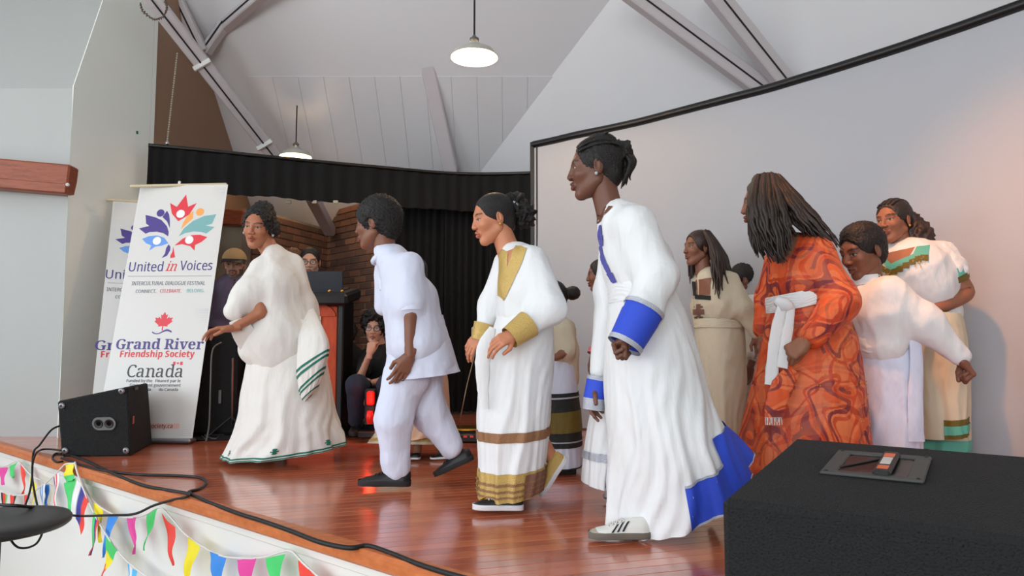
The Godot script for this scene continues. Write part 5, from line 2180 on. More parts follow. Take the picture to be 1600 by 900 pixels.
func small_things() -> void:
	pendant("lit enamel pendant lamp hanging high in the middle, in full view", at(741, 90, 4.9), 0.345, 5.9, 0.9)
	stage_lantern(Vector3(0.95, 4.25, -3.0), Vector3(3.15, 0.7, -3.2))
	pendant("pendant lamp half hidden by the top of the black valance", at(462, 245, 7.15), 0.33, 4.12, 0.3)
	# pull chain hanging onto the valance
	var ch := thing("pull_chain", "thin beaded chain hanging from the brace to the valance", "chain", at(264, 160, 6.0))
	var c := Acc.new()
	var p0 := at(277, 84, 6.02)
	var p1 := at(261, 224, 5.95)
	for i in 40:
		var q := p0.lerp(p1, i / 39.0)
		c.lathe([[0.0, 0.010], [0.007, 0.006], [0.009, 0.0], [0.007, -0.006], [0.0, -0.010]], Transform3D(Basis(), q), 6)
	part("beads", ch, c, M.board_grey).set_meta("kind", "stuff")
	var pl := Acc.new()
	pl.lathe([[0.0, 0.02], [0.014, 0.014], [0.018, 0.0], [0.014, -0.014], [0.0, -0.02]], Transform3D(Basis(), p1), 10)
	part("end_weight", ch, pl, M.chrome)
	# barbed looking rope round the head of the pillar
	var rp := Acc.new()
	var rr := []
	for k in [[219, 6, 5.68], [224, 18, 5.62], [236, 28, 5.58], [247, 30, 5.56], [256, 24, 5.56], [261, 12, 5.6], [258, 2, 5.65]]:
		rr.append(at(k[0], k[1], k[2]))
	var path := curve(rr, 10)
	for i in path.size():
		path[i] += Vector3(0.008 * sin(i * 1.9), 0.008 * cos(i * 2.3), 0)
	rp.tube(path, 0.006, 6)
	single("twine", "dry twine wound round the brace at the head of the pillar", "rope", rp, M.twine)
	# cables on the stage
	cable("long black cable lying along the front edge of the stage, nearest the camera", [deck(98, 708), deck(130, 718), deck(170, 737), deck(220, 757), deck(262, 766), deck(296, 772), deck(322, 783), deck(372, 802), deck(410, 814), deck(450, 828), deck(500, 847), deck(545, 856), deck(575, 853), deck(610, 864), deck(650, 880), deck(700, 896), deck(760, 912)], 0.0085, M.cable)
	cable("black cable looping over the stage floor in front of the wedge monitor", [deck(96, 716), deck(150, 733), deck(210, 741), deck(270, 743), deck(310, 746), deck(322, 754), deck(312, 764), deck(296, 768), deck(300, 772)], 0.0075, M.cable)
	cable("black cable drooping from the stage edge past the bunting to the round table", [deck(296, 771), deck(292, 776, 0.012), on_front(270, 781, 0.03), on_front(240, 790, 0.08), on_front(210, 803, 0.12), on_front(170, 805, 0.16), on_front(120, 806, 0.2), at(90, 800, 3.2), at(60, 794, 2.75), at(30, 790.5, 2.60), at(0, 789, 2.6), at(-40, 788, 2.62)], 0.006, M.cable)
	cable("thin black cable hanging from the wedge monitor over the stage edge, outer loop", [at(95, 665, 4.5), at(80, 672, 4.45), at(62, 695, 4.4), deck(52, 708, 0.02), on_front(50, 745, 0.09), on_front(46, 770, 0.1), on_front(36, 800, 0.12), on_front(28, 830, 0.12)], 0.006, M.cable)
	cable("thin black cable hanging from the wedge monitor over the stage edge, inner loop", [at(96, 704, 4.4), deck(80, 702, 0.02), deck(64, 703, 0.015), deck(54, 713, 0.02), on_front(50, 740, 0.07), on_front(54, 770, 0.08), on_front(60, 800, 0.1), on_front(62, 830, 0.1)], 0.006, M.cable)
	cable("short cable curled beside the foot of the wedge monitor", [deck(96, 709), deck(86, 709), deck(82, 716), deck(88, 722), deck(98, 721)], 0.006, M.cable)
	# the round table in the left foreground
	var tz := 2.5
	var tc := at(-12, 811, tz)
	var top := thing("round_table", "round black tall table in the left bottom corner, in front of the bunting", "table", Vector3(tc.x, 0, tc.z))
	var ta := Acc.new()
	ta.lathe([[0.0, 0.0], [0.20, 0.0], [0.232, -0.004], [0.238, -0.013], [0.236, -0.026], [0.226, -0.034], [0.0, -0.034]], Transform3D(Basis(), tc), 48)
	part("tabletop", top, ta, M.dark_plastic)
	var tl := Acc.new()
	tl.tube(PackedVector3Array([tc + Vector3(0, -0.034, 0), Vector3(tc.x, 0.03, tc.z)]), 0.03, 14)
	part("column", top, tl, M.black_metal)
	var tb := Acc.new()
	tb.lathe([[0.0, 0.035], [0.06, 0.034], [0.19, 0.018], [0.20, 0.0], [0.0, 0.0]], Transform3D(Basis(), Vector3(tc.x, 0.0, tc.z)), 32)
	part("base", top, tb, M.black_metal)
	cable("loop of thin cable hanging below the round black table", [at(16, 833, 2.6), at(18, 845, 2.6), at(28, 855, 2.6), at(42, 856, 2.6), at(56, 850, 2.6), at(64, 838, 2.6), at(66, 828, 2.6)], 0.004, M.cable)

# ------------------------------------------------------------------ the dancers in front
const DARK := Color(0.145, 0.058, 0.033)
const BROWN := Color(0.27, 0.115, 0.060)
const LIGHT := Color(0.40, 0.20, 0.115)

func lobe(w: Who, x: float, y: float, z: float, r: float, m: Material, called := "earring") -> void:
	var a := Acc.new()
	var c := w.hx * Vector3(x, y, z)
	a.lathe([[0.0, r], [r * 0.7, r * 0.7], [r, 0.0], [r * 0.7, -r * 0.7], [0.0, -r]], Transform3D(Basis(), c), 10)
	part(called, w.root, a, m)

func dancers_front() -> void:
	girl_cape()
	boy_tunic()
	girl_gold()
	girl_blue()

func girl_cape() -> void:
	var w := person("girl in white cape and dress with green hem stripes, beside the front banner", 4.2, "dancers in white", Color(0.40, 0.150, 0.075), [404, 355, -0.03, 0.25, -4, 10, -6],
		{"neck": [428, 402, 0.02], "hip": [446, 560, 0.03], "shoulder_near": [396, 424, -0.1], "elbow_near": [408, 488, -0.20], "wrist_near": [364, 513, -0.27], "shoulder_far": [468, 420, 0.1], "elbow_far": [490, 490, 0.12], "wrist_far": [478, 545, 0.05], "foot_near": [420, 702, 0], "foot_far": [462, 700, 0.1]},
		[["near", "relaxed", Vector3(-0.9, -0.1, 0.25), Vector3(0.2, -0.9, 0.2), false]], {"turn": -25, "slim": 0.95})
	hair_cap(w, 0.010, 0.086, [[0.0, 0.09, -0.05, 0.058, 0.055, 0.055], [0.07, 0.0, -0.04, 0.03, 0.05, 0.05], [-0.07, 0.0, -0.04, 0.03, 0.05, 0.05]], 0.014, 60.0)
	lobe(w, 0.081, -0.038, -0.004, 0.009, M.silver_trim)
	lobe(w, -0.081, -0.038, -0.004, 0.009, M.silver_trim)
	var d := drape(w, [[398, 500, 500, 500, 0.02, 0.15], [392, 545, 506, 545, 0.02, 0.19], [383, 600, 515, 598, 0.02, 0.23], [377, 648, 522, 640, 0.02, 0.27], [366, 685, 531, 668, 0.02, 0.30], [352, 712, 537, 695, 0.02, 0.31, 0.015]], 0.065, 12.0, 1.3, 0.05)
	var sk := drape_part("skirt", w.root, d, M.warm_cotton)
	for t in [[0.945, 0.962], [0.975, 0.992]]:
		drape_part("hem_stripe", sk, d, M.green_trim, t[0], t[1], 0.0, TAU, 0.004)
	# little green crosses above the hem
	for th in [0.55, 1.45, 2.45, 3.3, 4.4, 5.5]:
		var a := Acc.new()
		for k in [[-0.05, -0.02, 0.895, 0.905], [-0.02, 0.02, 0.875, 0.925], [0.02, 0.05, 0.895, 0.905], [-0.03, -0.015, 0.912, 0.92], [0.015, 0.03, 0.912, 0.92], [-0.03, -0.015, 0.88, 0.888], [0.015, 0.03, 0.88, 0.888]]:
			d.add(a, k[2], k[3], th + k[0] * 1.3, th + k[1] * 1.3, 3, 3, 0.005)
		part("hem_motif", sk, a, M.green_trim)
	# the cape: shoulders, the fold over her forearm and the fall behind
	var c := garment(w, [[427, 393, 0.02, 10, 432, 408, 0.02, 20, 0.8], [432, 408, 0.02, 20, 434, 450, 0.02, 38, 0.72], [434, 450, 0.02, 38, 440, 530, 0.03, 50, 0.75], [440, 530, 0.03, 50, 446, 556, 0.04, 48, 0.8],
		[404, 418, -0.08, 12, 388, 462, -0.16, 20], [388, 462, -0.16, 20, 366, 486, -0.22, 15], [460, 414, 0.06, 14, 472, 480, 0.08, 20], [472, 480, 0.08, 20, 494, 552, 0.09, 11], [392, 500, -0.12, 10, 396, 545, -0.08, 20]], 0.012, 0.06, 0.010, 7.0)
	blob_part("cape", w, c, M.warm_cotton)
	var fd := drape(w, [[470, 470, 484, 468, 0.10, 0.02], [468, 505, 498, 497, -0.05, 0.04], [467, 530, 506, 514, -0.16, 0.05], [466, 560, 513, 534, -0.20, 0.055], [465, 586, 513, 552, -0.22, 0.055], [468, 610, 508, 574, -0.22, 0.05], [472, 622, 500, 598, -0.22, 0.04], [476, 628, 488, 616, -0.22, 0.02]], 0.10, 7.0, 0.9, 0.3)
	var fl := drape_part("cape_fall", w.root, fd, M.warm_cotton)
	for t in [0.52, 0.575, 0.70, 0.755, 0.88]:
		drape_part("border_stripe", fl, fd, M.green_trim, t, t + 0.028, 0.0, TAU, 0.003)
	var up := Acc.new()
	strip(up, w, [[370, 500, -0.25, 12], [382, 522, -0.20, 18], [392, 545, -0.14, 16], [396, 562, -0.10, 8]], 0.2, 14)
	part("cape_lining", w.root, up, M.warm_cotton)

func boy_tunic() -> void:
	var w := person("boy in short-sleeved white tunic, white trousers and black shoes", 3.48, "dancers in white", Color(0.20, 0.082, 0.046), [588, 350, 0.0, 0.245, -101, 4, 2],
		{"neck": [604, 398, 0], "chest": [632, 452, 0], "hip": [650, 570, 0], "shoulder_near": [640, 420, -0.15], "elbow_near": [641, 490, -0.20], "wrist_near": [640, 556, -0.21], "shoulder_far": [606, 420, 0.14], "elbow_far": [612, 468, 0.16], "wrist_far": [622, 505, 0.1],
		"knee_near": [616, 650, -0.07], "foot_near": [618, 738, -0.06], "knee_far": [670, 645, 0.06], "foot_far": [706, 706, 0.06]},
		[["near", "relaxed", Vector3(-0.42, -0.88, 0.05), Vector3(-0.35, 0.2, -0.9), true]], {"turn": -100})
	hair_cap(w, 0.020, 0.058, [[0, 0.075, -0.02, 0.075, 0.062, 0.08]], 0.009, 90.0)
	var g := garment(w, [[597, 392, 0, 13, 612, 402, 0, 17, 0.7], [618, 412, 0, 26, 640, 470, 0, 40, 0.62], [640, 470, 0, 40, 653, 535, 0, 47, 0.66], [637, 418, -0.13, 24, 640, 474, -0.19, 18], [606, 416, 0.12, 20, 600, 478, 0.18, 16]], 0.011, 0.045, 0.007, 8.0)
	var tn := blob_part("tunic", w, g, M.cool_cotton)
	var d := drape(w, [[604, 500, 692, 492, 0, 0.155], [605, 525, 700, 520, 0, 0.165], [604, 560, 711, 556, 0, 0.19], [597, 591, 718, 580, 0, 0.205, 0.01]], 0.03, 7.0, 0.4, 0.3)
	drape_part("tunic_skirt", w.root, d, M.cool_cotton)
	var cf := Acc.new()
	cuff(cf, w, [640, 466, -0.19], [641, 486, -0.195], 18.5, 18.5)
	part("sleeve_cuff", w.root, cf, M.cool_cotton)
	var cl := Acc.new()
	var ring := []
	for i in 15:
		var a := TAU * i / 14.0
		ring.append(jt(w.z, [599 + 15 * cos(a), 391 - 7 * cos(a) * 1.4 + 9, 0]) + Vector3(0, 0.0, sin(a) * 0.07))
	cl.tube(PackedVector3Array(ring), 0.015, 8, false, Color.WHITE, 1.0, Vector3.UP)
	part("collar", w.root, cl, M.cool_cotton)
	var pk := Acc.new()
	cuff(pk, w, [596, 436, 0.0], [600, 452, 0.0], 7, 7)
	part("front_frill", w.root, pk, M.cool_cotton)
	var tr := garment(w, [[648, 568, 0, 34, 640, 590, -0.03, 34, 0.8], [632, 585, -0.07, 30, 616, 655, -0.08, 27], [616, 655, -0.08, 27, 617, 716, -0.065, 20], [617, 716, -0.065, 20, 620, 730, -0.06, 20], [656, 585, 0.06, 34, 668, 640, 0.06, 29], [668, 640, 0.06, 29, 704, 696, 0.06, 19]], 0.011, 0.025, 0.010, 10.0)
	blob_part("trousers", w, tr, M.cool_cotton)
	var z := w.z
	shoe(w.root, at(642, 759, z - 0.07), at(559, 758, z - 0.09), Vector3.UP, 0.105, M.black_leather, M.rubber)
	shoe(w.root, at(741, 717, z + 0.06), at(679, 745, z + 0.05), Vector3(-0.42, 0.9, 0), 0.105, M.black_leather, M.rubber)

func girl_gold() -> void:
	var w := person("girl in white dress with gold neckline and hem bands, curly bun with scrunchie", 3.08, "dancers in white", Color(0.54, 0.215, 0.11), [770, 342, 0.0, 0.222, -72, 11, 0],
		{"neck": [795, 392, 0], "chest": [818, 450, 0], "hip": [818, 540, 0], "shoulder_near": [828, 412, -0.14], "elbow_near": [856, 488, -0.2], "wrist_near": [806, 520, -0.26], "shoulder_far": [790, 412, 0.13], "elbow_far": [768, 478, 0.18], "wrist_far": [752, 520, 0.14], "foot_near": [782, 768, -0.05], "knee_near": [800, 660, -0.06], "knee_far": [830, 660, 0.08], "foot_far": [870, 730, 0.08]},
		[["near", "relaxed", Vector3(-0.85, -0.42, 0.2), Vector3(0.2, -0.6, -0.7), false], ["far", "relaxed", Vector3(-0.6, -0.75, 0), Vector3(0.5, -0.2, -0.7), false]], {"turn": -70, "slim": 0.94})
	hair_cap(w, 0.005, 0.080, [], 0.0, 60.0, 0.0055, M.hair)
	var bun := Blob.new(w.hx * Vector3(0, 0.02, -0.15) - Vector3.ONE * 0.12, w.hx * Vector3(0, 0.02, -0.15) + Vector3.ONE * 0.12, 0.006)
	bun.cone(w.hx * Vector3(0, 0.055, -0.115), w.hx * Vector3(0, -0.01, -0.155), 0.045, 0.05, 0.0)
	bun.build(noise3(3, 26.0, 3), 0.035)
	blob_part("curly_bun", w, bun, M.hair)
	var sc := Acc.new()
	var sp := PackedVector3Array()
	for i in 13:
		var a := TAU * i / 12.0
		sp.append(w.hx * (Vector3(0.03 * cos(a), 0.052 + 0.028 * sin(a) * 0.5, -0.108 + 0.02 * sin(a))))
	sc.tube(sp, 0.010, 7, false)
	part("scrunchie", w.root, sc, M.silver_trim)
	lobe(w, 0.081, -0.036, -0.004, 0.006, M.gold)
	var g := garment(w, [[803, 398, 0, 15, 812, 412, 0, 30, 0.62], [812, 412, 0, 32, 822, 455, 0, 42, 0.66], [822, 455, 0, 42, 820, 488, 0, 43, 0.7],
		[832, 408, -0.12, 22, 856, 480, -0.19, 24], [856, 484, -0.19, 24, 820, 508, -0.24, 15], [790, 412, 0.12, 20, 768, 476, 0.17, 18], [768, 476, 0.17, 18, 757, 508, 0.14, 13]], 0.0105, 0.04, 0.008, 9.0)
	var top := blob_part("bodice", w, g, M.white_cotton)
	var v := Acc.new()
	patch(v, w, g, [783, 388, 796, 396, 790, 468, 780, 462], 7, 16, 0.004)
	patch(v, w, g, [806, 384, 824, 390, 790, 470, 781, 455], 7, 18, 0.004)
	part("gold_neckline", top, v, M.gold_cloth)
	var skin := Acc.new()
	patch(skin, w, g, [787, 396, 812, 386, 786, 440, 783, 440], 7, 12, 0.002, w.skin)
	part("throat", w.root, skin, M.skin)
	var cf := Acc.new()
	cuff(cf, w, [826, 506, -0.235], [796, 528, -0.27], 21, 16.5)
	part("gold_cuff", top, cf, M.gold_cloth)
	var cf2 := Acc.new()
	cuff(cf2, w, [757, 506, 0.14], [750, 532, 0.135], 17.5, 14.5)
	part("gold_cuff", top, cf2, M.gold_cloth)
	var d := drape(w, [[780, 484, 863, 488, 0, 0.165], [768, 520, 865, 520, 0, 0.18], [756, 560, 866, 560, 0, 0.18], [748, 610, 863, 605, 0, 0.19], [746, 660, 858, 655, 0, 0.20], [748, 715, 852, 710, 0, 0.20], [746, 772, 846, 762, 0, 0.20, 0.01]], 0.06, 13.0, 2.1, 0.1)
	var sk := drape_part("skirt", w.root, d, M.white_cotton)
	drape_part("gold_band", sk, d, M.gold_brown, 0.70, 0.745, 0.0, TAU, 0.004)
	drape_part("hem_band", sk, d, M.gold_cloth, 0.875, 0.998, 0.0, TAU, 0.004)
	drape_part("hem_patch", sk, d, M.brown_cloth, 0.885, 0.99, -0.5, 1.15, 0.007)
	for t in [0.91, 0.935, 0.96]:
		drape_part("hem_stripe", sk, d, M.gold_brown, t, t + 0.010, 0.0, TAU, 0.0085)
	var bw := Acc.new()
	strip(bw, w, [[770, 512, -0.19, 5], [757, 545, -0.20, 12], [754, 590, -0.20, 10], [758, 640, -0.2, 5]], 0.25, 12)
	part("sash_end", w.root, bw, M.white_cotton)
	shoe(w.root, at(818, 796, w.z - 0.15), at(738, 795, w.z - 0.16), Vector3.UP, 0.088, M.black_leather, M.white_rubber, "swoop")
	shoe(w.root, at(886, 715, w.z + 0.08), at(845, 776, w.z + 0.05), Vector3(-0.85, 0.1, 0.25), 0.085, M.gold_cloth, M.white_rubber, "bare")

func girl_blue() -> void:
	var w := person("tallest girl, in long white dress with royal blue cuffs and blue hem", 2.72, "dancers in white", DARK, [929, 264, 0.0, 0.238, -95, 3, 0],
		{"neck": [955, 340, 0], "chest": [985, 400, 0], "hip": [1002, 485, 0], "shoulder_near": [990, 360, -0.15], "elbow_near": [1030, 445, -0.22], "wrist_near": [990, 524, -0.275], "shoulder_far": [965, 365, 0.14], "elbow_far": [952, 460, 0.2], "wrist_far": [934, 596, 0.16], "foot_near": [985, 815, -0.08], "knee_near": [985, 680, -0.08], "knee_far": [1050, 650, 0.1], "foot_far": [1120, 735, 0.1]},
		[["near", "fist", Vector3(-0.75, -0.65, -0.05), Vector3(0.3, -0.5, 0.7), false], ["far", "relaxed", Vector3(-0.25, -0.95, 0), Vector3(0.7, 0, 0.5), false]], {"turn": -86, "slim": 0.95})
	hair_cap(w, 0.006, 0.084, [[0.0, 0.10, -0.03, 0.05, 0.035, 0.06]], 0.004, 120.0)
	# cornrows drawn back and gathered into a bun, with ends hanging down
	var rows := Acc.new()
	for k in 9:
		var a := -1.15 + 2.3 * k / 8.0
		var p := []
		for i in 7:
			var t := i / 6.0
			var th := lerpf(0.95, -0.95, t)
			var b := a * (1.0 - 0.35 * t * t)
			p.append(w.hx * Vector3(sin(b) * 0.080 * cos(th * 0.6), 0.034 + cos(b) * 0.086 * cos(th), -0.018 + 0.097 * sin(th)))
		rows.tube(curve(p, 4), 0.0062, 6)
	part("cornrows", w.root, rows, M.hair)
	var bun := Blob.new(at(972, 245, w.z) - Vector3.ONE * 0.12, at(972, 245, w.z) + Vector3.ONE * 0.12, 0.006)
	bun.cone(at(966, 246, w.z), at(974, 234, w.z), 0.042, 0.036, 0.0)
	bun.cone(at(960, 262, w.z), at(970, 268, w.z), 0.032, 0.026, 0.02)
	bun.cone(at(955, 224, w.z), at(945, 219, w.z), 0.022, 0.014, 0.02)
	bun.build(noise3(31, 30.0, 3), 0.018)
	blob_part("bun", w, bun, M.hair)
	locks(w, [[[975, 240, -0.03], [984, 256, -0.05], [974, 282, -0.05], [969, 299, -0.05]], [[972, 236, 0], [986, 244, 0], [980, 270, 0], [971, 296, 0]], [[980, 238, 0.02], [989, 252, 0.02], [980, 274, 0.02], [984, 290, 0.02]]], 9, 0.0085, 4, M.hair, "braid_ends", 0.006)
	locks(w, [[[930, 222, -0.02], [938, 214, -0.02], [945, 211, -0.02]], [[948, 220, 0], [955, 213, 0], [965, 216, 0]]], 14, 0.006, 8, M.hair, "loose_curls", 0.008, 0.004)
	lobe(w, 0.081, -0.036, -0.002, 0.007, M.silver_trim)
	var g := garment(w, [[962, 336, 0, 20, 975, 352, 0, 34, 0.62], [973, 356, 0, 38, 996, 412, 0, 50, 0.66], [996, 412, 0, 50, 1001, 448, 0, 47, 0.70],
		[992, 352, -0.13, 30, 1026, 432, -0.21, 27], [1026, 432, -0.21, 27, 1004, 488, -0.255, 23], [1004, 488, -0.255, 23, 988, 518, -0.272, 18], [968, 360, 0.13, 26, 952, 455, 0.19, 24], [952, 455, 0.19, 24, 936, 580, 0.16, 14]], 0.0100, 0.04, 0.008, 8.0)
	var top := blob_part("bodice", w, g, M.white_cotton)
	for q in [[1006, 484, -0.258, 978, 536, -0.281, 29.5, 25], [935, 592, 0.16, 928, 626, 0.155, 19, 18]]:
		var cf := Acc.new()
		cuff(cf, w, [q[0], q[1], q[2]], [q[3], q[4], q[5]], q[6], q[7])
		part("blue_cuff", top, cf, M.blue_cloth)
	for q in [[1008, 480, -0.257, 1004.5, 486.5, -0.26, 30.5, 30.5], [979, 534, -0.280, 975, 541, -0.283, 26, 25.5], [936, 588, 0.16, 935, 594, 0.16, 19.6, 19.6], [929, 622, 0.155, 927, 640, 0.155, 18.6, 17.6]]:
		var ct := Acc.new()
		cuff(ct, w, [q[0], q[1], q[2]], [q[3], q[4], q[5]], q[6], q[7], Color.WHITE, 3)
		part("cuff_braid", top, ct, M.silver_trim)
	# violet embroidery down the front
	var em := Acc.new()
	for q in [[938, 352, 942, 351, 943, 368, 937, 368], [934, 368, 945, 367, 946, 384, 935, 385], [938, 384, 944, 383, 946, 398, 940, 399], [940, 398, 946, 397, 950, 412, 944, 413], [944, 412, 950, 411, 957, 428, 951, 430], [949, 428, 959, 425, 966, 440, 957, 443]]:
		patch(em, w, g, q, 4, 6, 0.004)
	part("embroidery", top, em, M.violet_thread)
	var nk := Acc.new()
	patch(nk, w, g, [930, 328, 958, 322, 934, 353, 931, 353], 7, 10, 0.002, w.skin)
	part("throat", w.root, nk, M.skin)
	var sash := drape(w, [[948, 440, 1050, 434, 0, 0.178], [950, 455, 1053, 450, 0, 0.185], [952, 474, 1054, 468, 0, 0.182]], 0.02, 5.0, 0.2, 0.6)
	drape_part("sash", w.root, sash, M.white_cotton, 0.0, 1.0, 0.0, TAU, 0.0)
	var d := drape(w, [[954, 458, 1050, 450, 0, 0.172], [949, 510, 1072, 496, 0, 0.19], [945, 570, 1090, 556, 0, 0.22], [946, 630, 1103, 610, 0, 0.24], [950, 690, 1120, 650, 0, 0.26, 0.02], [950, 750, 1142, 678, 0, 0.27, 0.05], [947, 806, 1166, 706, 0, 0.27, 0.10]], 0.06, 15.0, 0.7, 0.05)
	var sk := drape_part("skirt", w.root, d, M.white_cotton, 0.0, 1.0, 0.0, TAU, 0.0, 1.3)
	drape_part("blue_hem", sk, d, M.blue_cloth, 0.84, 0.998, -1.4, 1.62, 0.005)
	drape_part("blue_hem", sk, d, M.blue_cloth, 0.70, 0.998, -1.4, 0.95, 0.007)
	drape_part("hem_braid", sk, d, M.silver_trim, 0.985, 1.0, -1.4, 1.62, 0.010)
	drape_part("hem_braid", sk, d, M.silver_trim, 0.832, 0.842, 0.95, 1.62, 0.010)
	# the cloth that swings in front of her
	var d2 := drape(w, [[948, 500, 985, 500, 0.24, 0.05], [937, 560, 975, 560, 0.26, 0.07], [926, 630, 972, 630, 0.28, 0.09], [916, 690, 972, 690, 0.30, 0.10], [910, 752, 966, 765, 0.32, 0.11]], 0.08, 7.0, 2.0, 0.1)
	var sw := drape_part("netela_shawl", w.root, d2, M.white_cotton)
	drape_part("shawl_band", sw, d2, M.blue_cloth, 0.84, 0.97, 0.0, 1.5, 0.005)
	drape_part("shawl_band", sw, d2, M.silver_trim, 0.80, 0.84, 0.0, 3.2, 0.006)
	shoe(w.root, at(1018, 840, w.z - 0.205), at(919, 840, w.z - 0.195), Vector3.UP, 0.092, M.white_leather, M.gum_rubber, "stripes")
	shoe(w.root, at(974, 762, w.z + 0.42), at(944, 779, w.z + 0.42), Vector3(0.2, 1, 0.1), 0.08, M.silver_trim, M.gum_rubber, "bare")
	shoe(w.root, at(1142, 735, w.z + 0.1), at(1112, 800, w.z + 0.1), Vector3(-0.9, 0.2, 0), 0.09, M.white_leather, M.gum_rubber, "bare")

# ------------------------------------------------------------------ the dancers farther back
func dancers_back() -> void:
	girl_cream()
	boy_behind_cream()
	woman_orange()
	woman_green()
	boy_shawl()
	girl_small()
	girl_braids()
	girl_hidden()

func girl_cream() -> void:
	var w := person("girl in a cream dress with long brown hair, left of the orange dress", 4.6, "dancers farther back", Color(0.24, 0.10, 0.055), [1091, 388, 0, 0.232, -73, -2, 0],
		{"neck": [1100, 428, 0], "chest": [1115, 455, 0], "hip": [1124, 520, 0], "shoulder_near": [1142, 440, -0.12], "elbow_near": [1160, 480, -0.16], "wrist_near": [1182, 524, -0.14], "shoulder_far": [1096, 438, 0.14], "elbow_far": [1094, 480, 0.18], "wrist_far": [1094, 520, 0.2]},
		[["near", "relaxed", Vector3(0.25, -0.95, 0), Vector3(-0.6, 0, 0.6), false]], {"turn": -60, "slim": 0.93, "cell": 0.018})
	hair_cap(w, 0.010, 0.082, [], 0.0, 60.0, 0.006, M.brown_hair, 0.004)
	locks(w, [[[1100, 361, -0.05], [1111, 385, -0.11], [1115, 420, -0.15], [1117, 465, -0.16]], [[1102, 361, -0.02], [1118, 385, -0.1], [1125, 425, -0.15], [1124, 490, -0.16]], [[1106, 361, 0], [1124, 390, -0.04], [1134, 430, -0.08], [1146, 462, -0.12]], [[1106, 362, 0.04], [1128, 396, 0.04], [1140, 428, 0.03], [1153, 458, 0.03]]], 90, 0.010, 7, M.brown_hair, "hair", 0.009, 0.006)
	locks(w, [[[1082, 366, 0.06], [1077, 395, 0.10], [1077, 422, 0.10], [1077, 446, 0.09]], [[1092, 362, 0.08], [1086, 395, 0.12], [1086, 420, 0.12], [1084, 440, 0.1]]], 16, 0.010, 9, M.brown_hair, "hair", 0.006)
	var g := garment(w, [[1104, 432, 0, 12, 1112, 442, 0, 24, 0.7], [1112, 444, 0, 26, 1122, 470, 0, 33, 0.75], [1122, 470, 0, 33, 1124, 486, 0, 33, 0.8], [1140, 440, -0.1, 15, 1160, 482, -0.15, 14], [1160, 482, -0.15, 14, 1181, 520, -0.14, 9], [1096, 442, 0.12, 14, 1094, 480, 0.16, 13], [1094, 480, 0.16, 13, 1094, 516, 0.18, 9]], 0.014, 0.04, 0.008, 9.0)
	var top := blob_part("bodice", w, g, M.cream_cotton)
	var e := Acc.new()
	patch(e, w, g, [1084, 460, 1111, 462, 1111, 469, 1084, 467], 10, 4, 0.004)
	patch(e, w, g, [1083, 440, 1087, 440, 1088, 462, 1084, 462], 4, 6, 0.004)
	part("neckline_trim", top, e, M.dark_trim)
	var th := Acc.new()
	patch(th, w, g, [1086, 438, 1112, 434, 1110, 461, 1087, 461], 8, 8, 0.002, w.skin)
	part("throat", w.root, th, M.skin)
	for q in [[1089, 475, 1096, 475, 1096, 500, 1089, 500], [1084, 483, 1101, 483, 1101, 491, 1084, 491], [1086, 478, 1099, 478, 1099, 481, 1086, 481], [1086, 494, 1099, 494, 1099, 497, 1086, 497]]:
		var a := Acc.new()
		patch(a, w, g, q, 4, 4, 0.004)
		part("embroidered_cross", top, a, M.brown_cloth)
	var d := drape(w, [[1088, 498, 1160, 500, 0, 0.16], [1086, 540, 1163, 540, 0, 0.18], [1086, 600, 1164, 600, 0, 0.19], [1090, 650, 1158, 650, 0, 0.2], [1094, 692, 1156, 692, 0, 0.21]], 0.06, 9.0, 0.8, 0.1)
	drape_part("skirt", w.root, d, M.cream_cotton)
	var belt := drape(w, [[1087, 500, 1160, 502, 0, 0.165], [1086, 512, 1162, 514, 0, 0.17]], 0.01, 5.0, 0.3, 1.0)
	drape_part("belt", w.root, belt, M.cream_cotton, 0.0, 1.0, 0.0, TAU, 0.004)
	plain_shoes(w, -60, M.suede)

func boy_behind_cream() -> void:
	var w := person("boy in a white shirt, only his head and shoulder showing behind the girl in cream", 5.0, "dancers farther back", Color(0.19, 0.078, 0.044), [1162, 438, 0, 0.245, -108, 4, 0],
		{"neck": [1172, 472, 0], "chest": [1180, 495, 0], "hip": [1172, 570, 0], "shoulder_near": [1188, 482, -0.13], "elbow_near": [1186, 530, -0.16], "wrist_near": [1172, 574, -0.18], "shoulder_far": [1168, 480, 0.13]},
		[["near", "relaxed", Vector3(-0.3, -0.95, 0), Vector3(-0.6, 0, 0.6), false]], {"turn": -100, "cell": 0.02})
	hair_cap(w, 0.013, 0.062, [], 0.006, 90.0, 0.007)
	var g := garment(w, [[1170, 468, 0, 12, 1176, 480, 0, 22, 0.65], [1176, 482, 0, 24, 1180, 520, 0, 30, 0.7], [1180, 520, 0, 30, 1176, 600, 0, 30, 0.75], [1190, 480, -0.1, 15, 1188, 526, -0.15, 13], [1188, 526, -0.15, 13, 1176, 552, -0.17, 11]], 0.016, 0.04, 0.008, 9.0)
	blob_part("shirt", w, g, M.white_cotton)
	var t := garment(w, [[1178, 600, -0.07, 18, 1176, 690, -0.07, 13], [1178, 600, 0.07, 18, 1178, 685, 0.07, 13]], 0.018, 0.03)
	blob_part("trousers", w, t, M.cool_cotton)
	shoe(w.root, at(1186, 688, 4.95), at(1150, 688, 4.95), Vector3.UP, 0.09, M.black_leather, M.rubber)

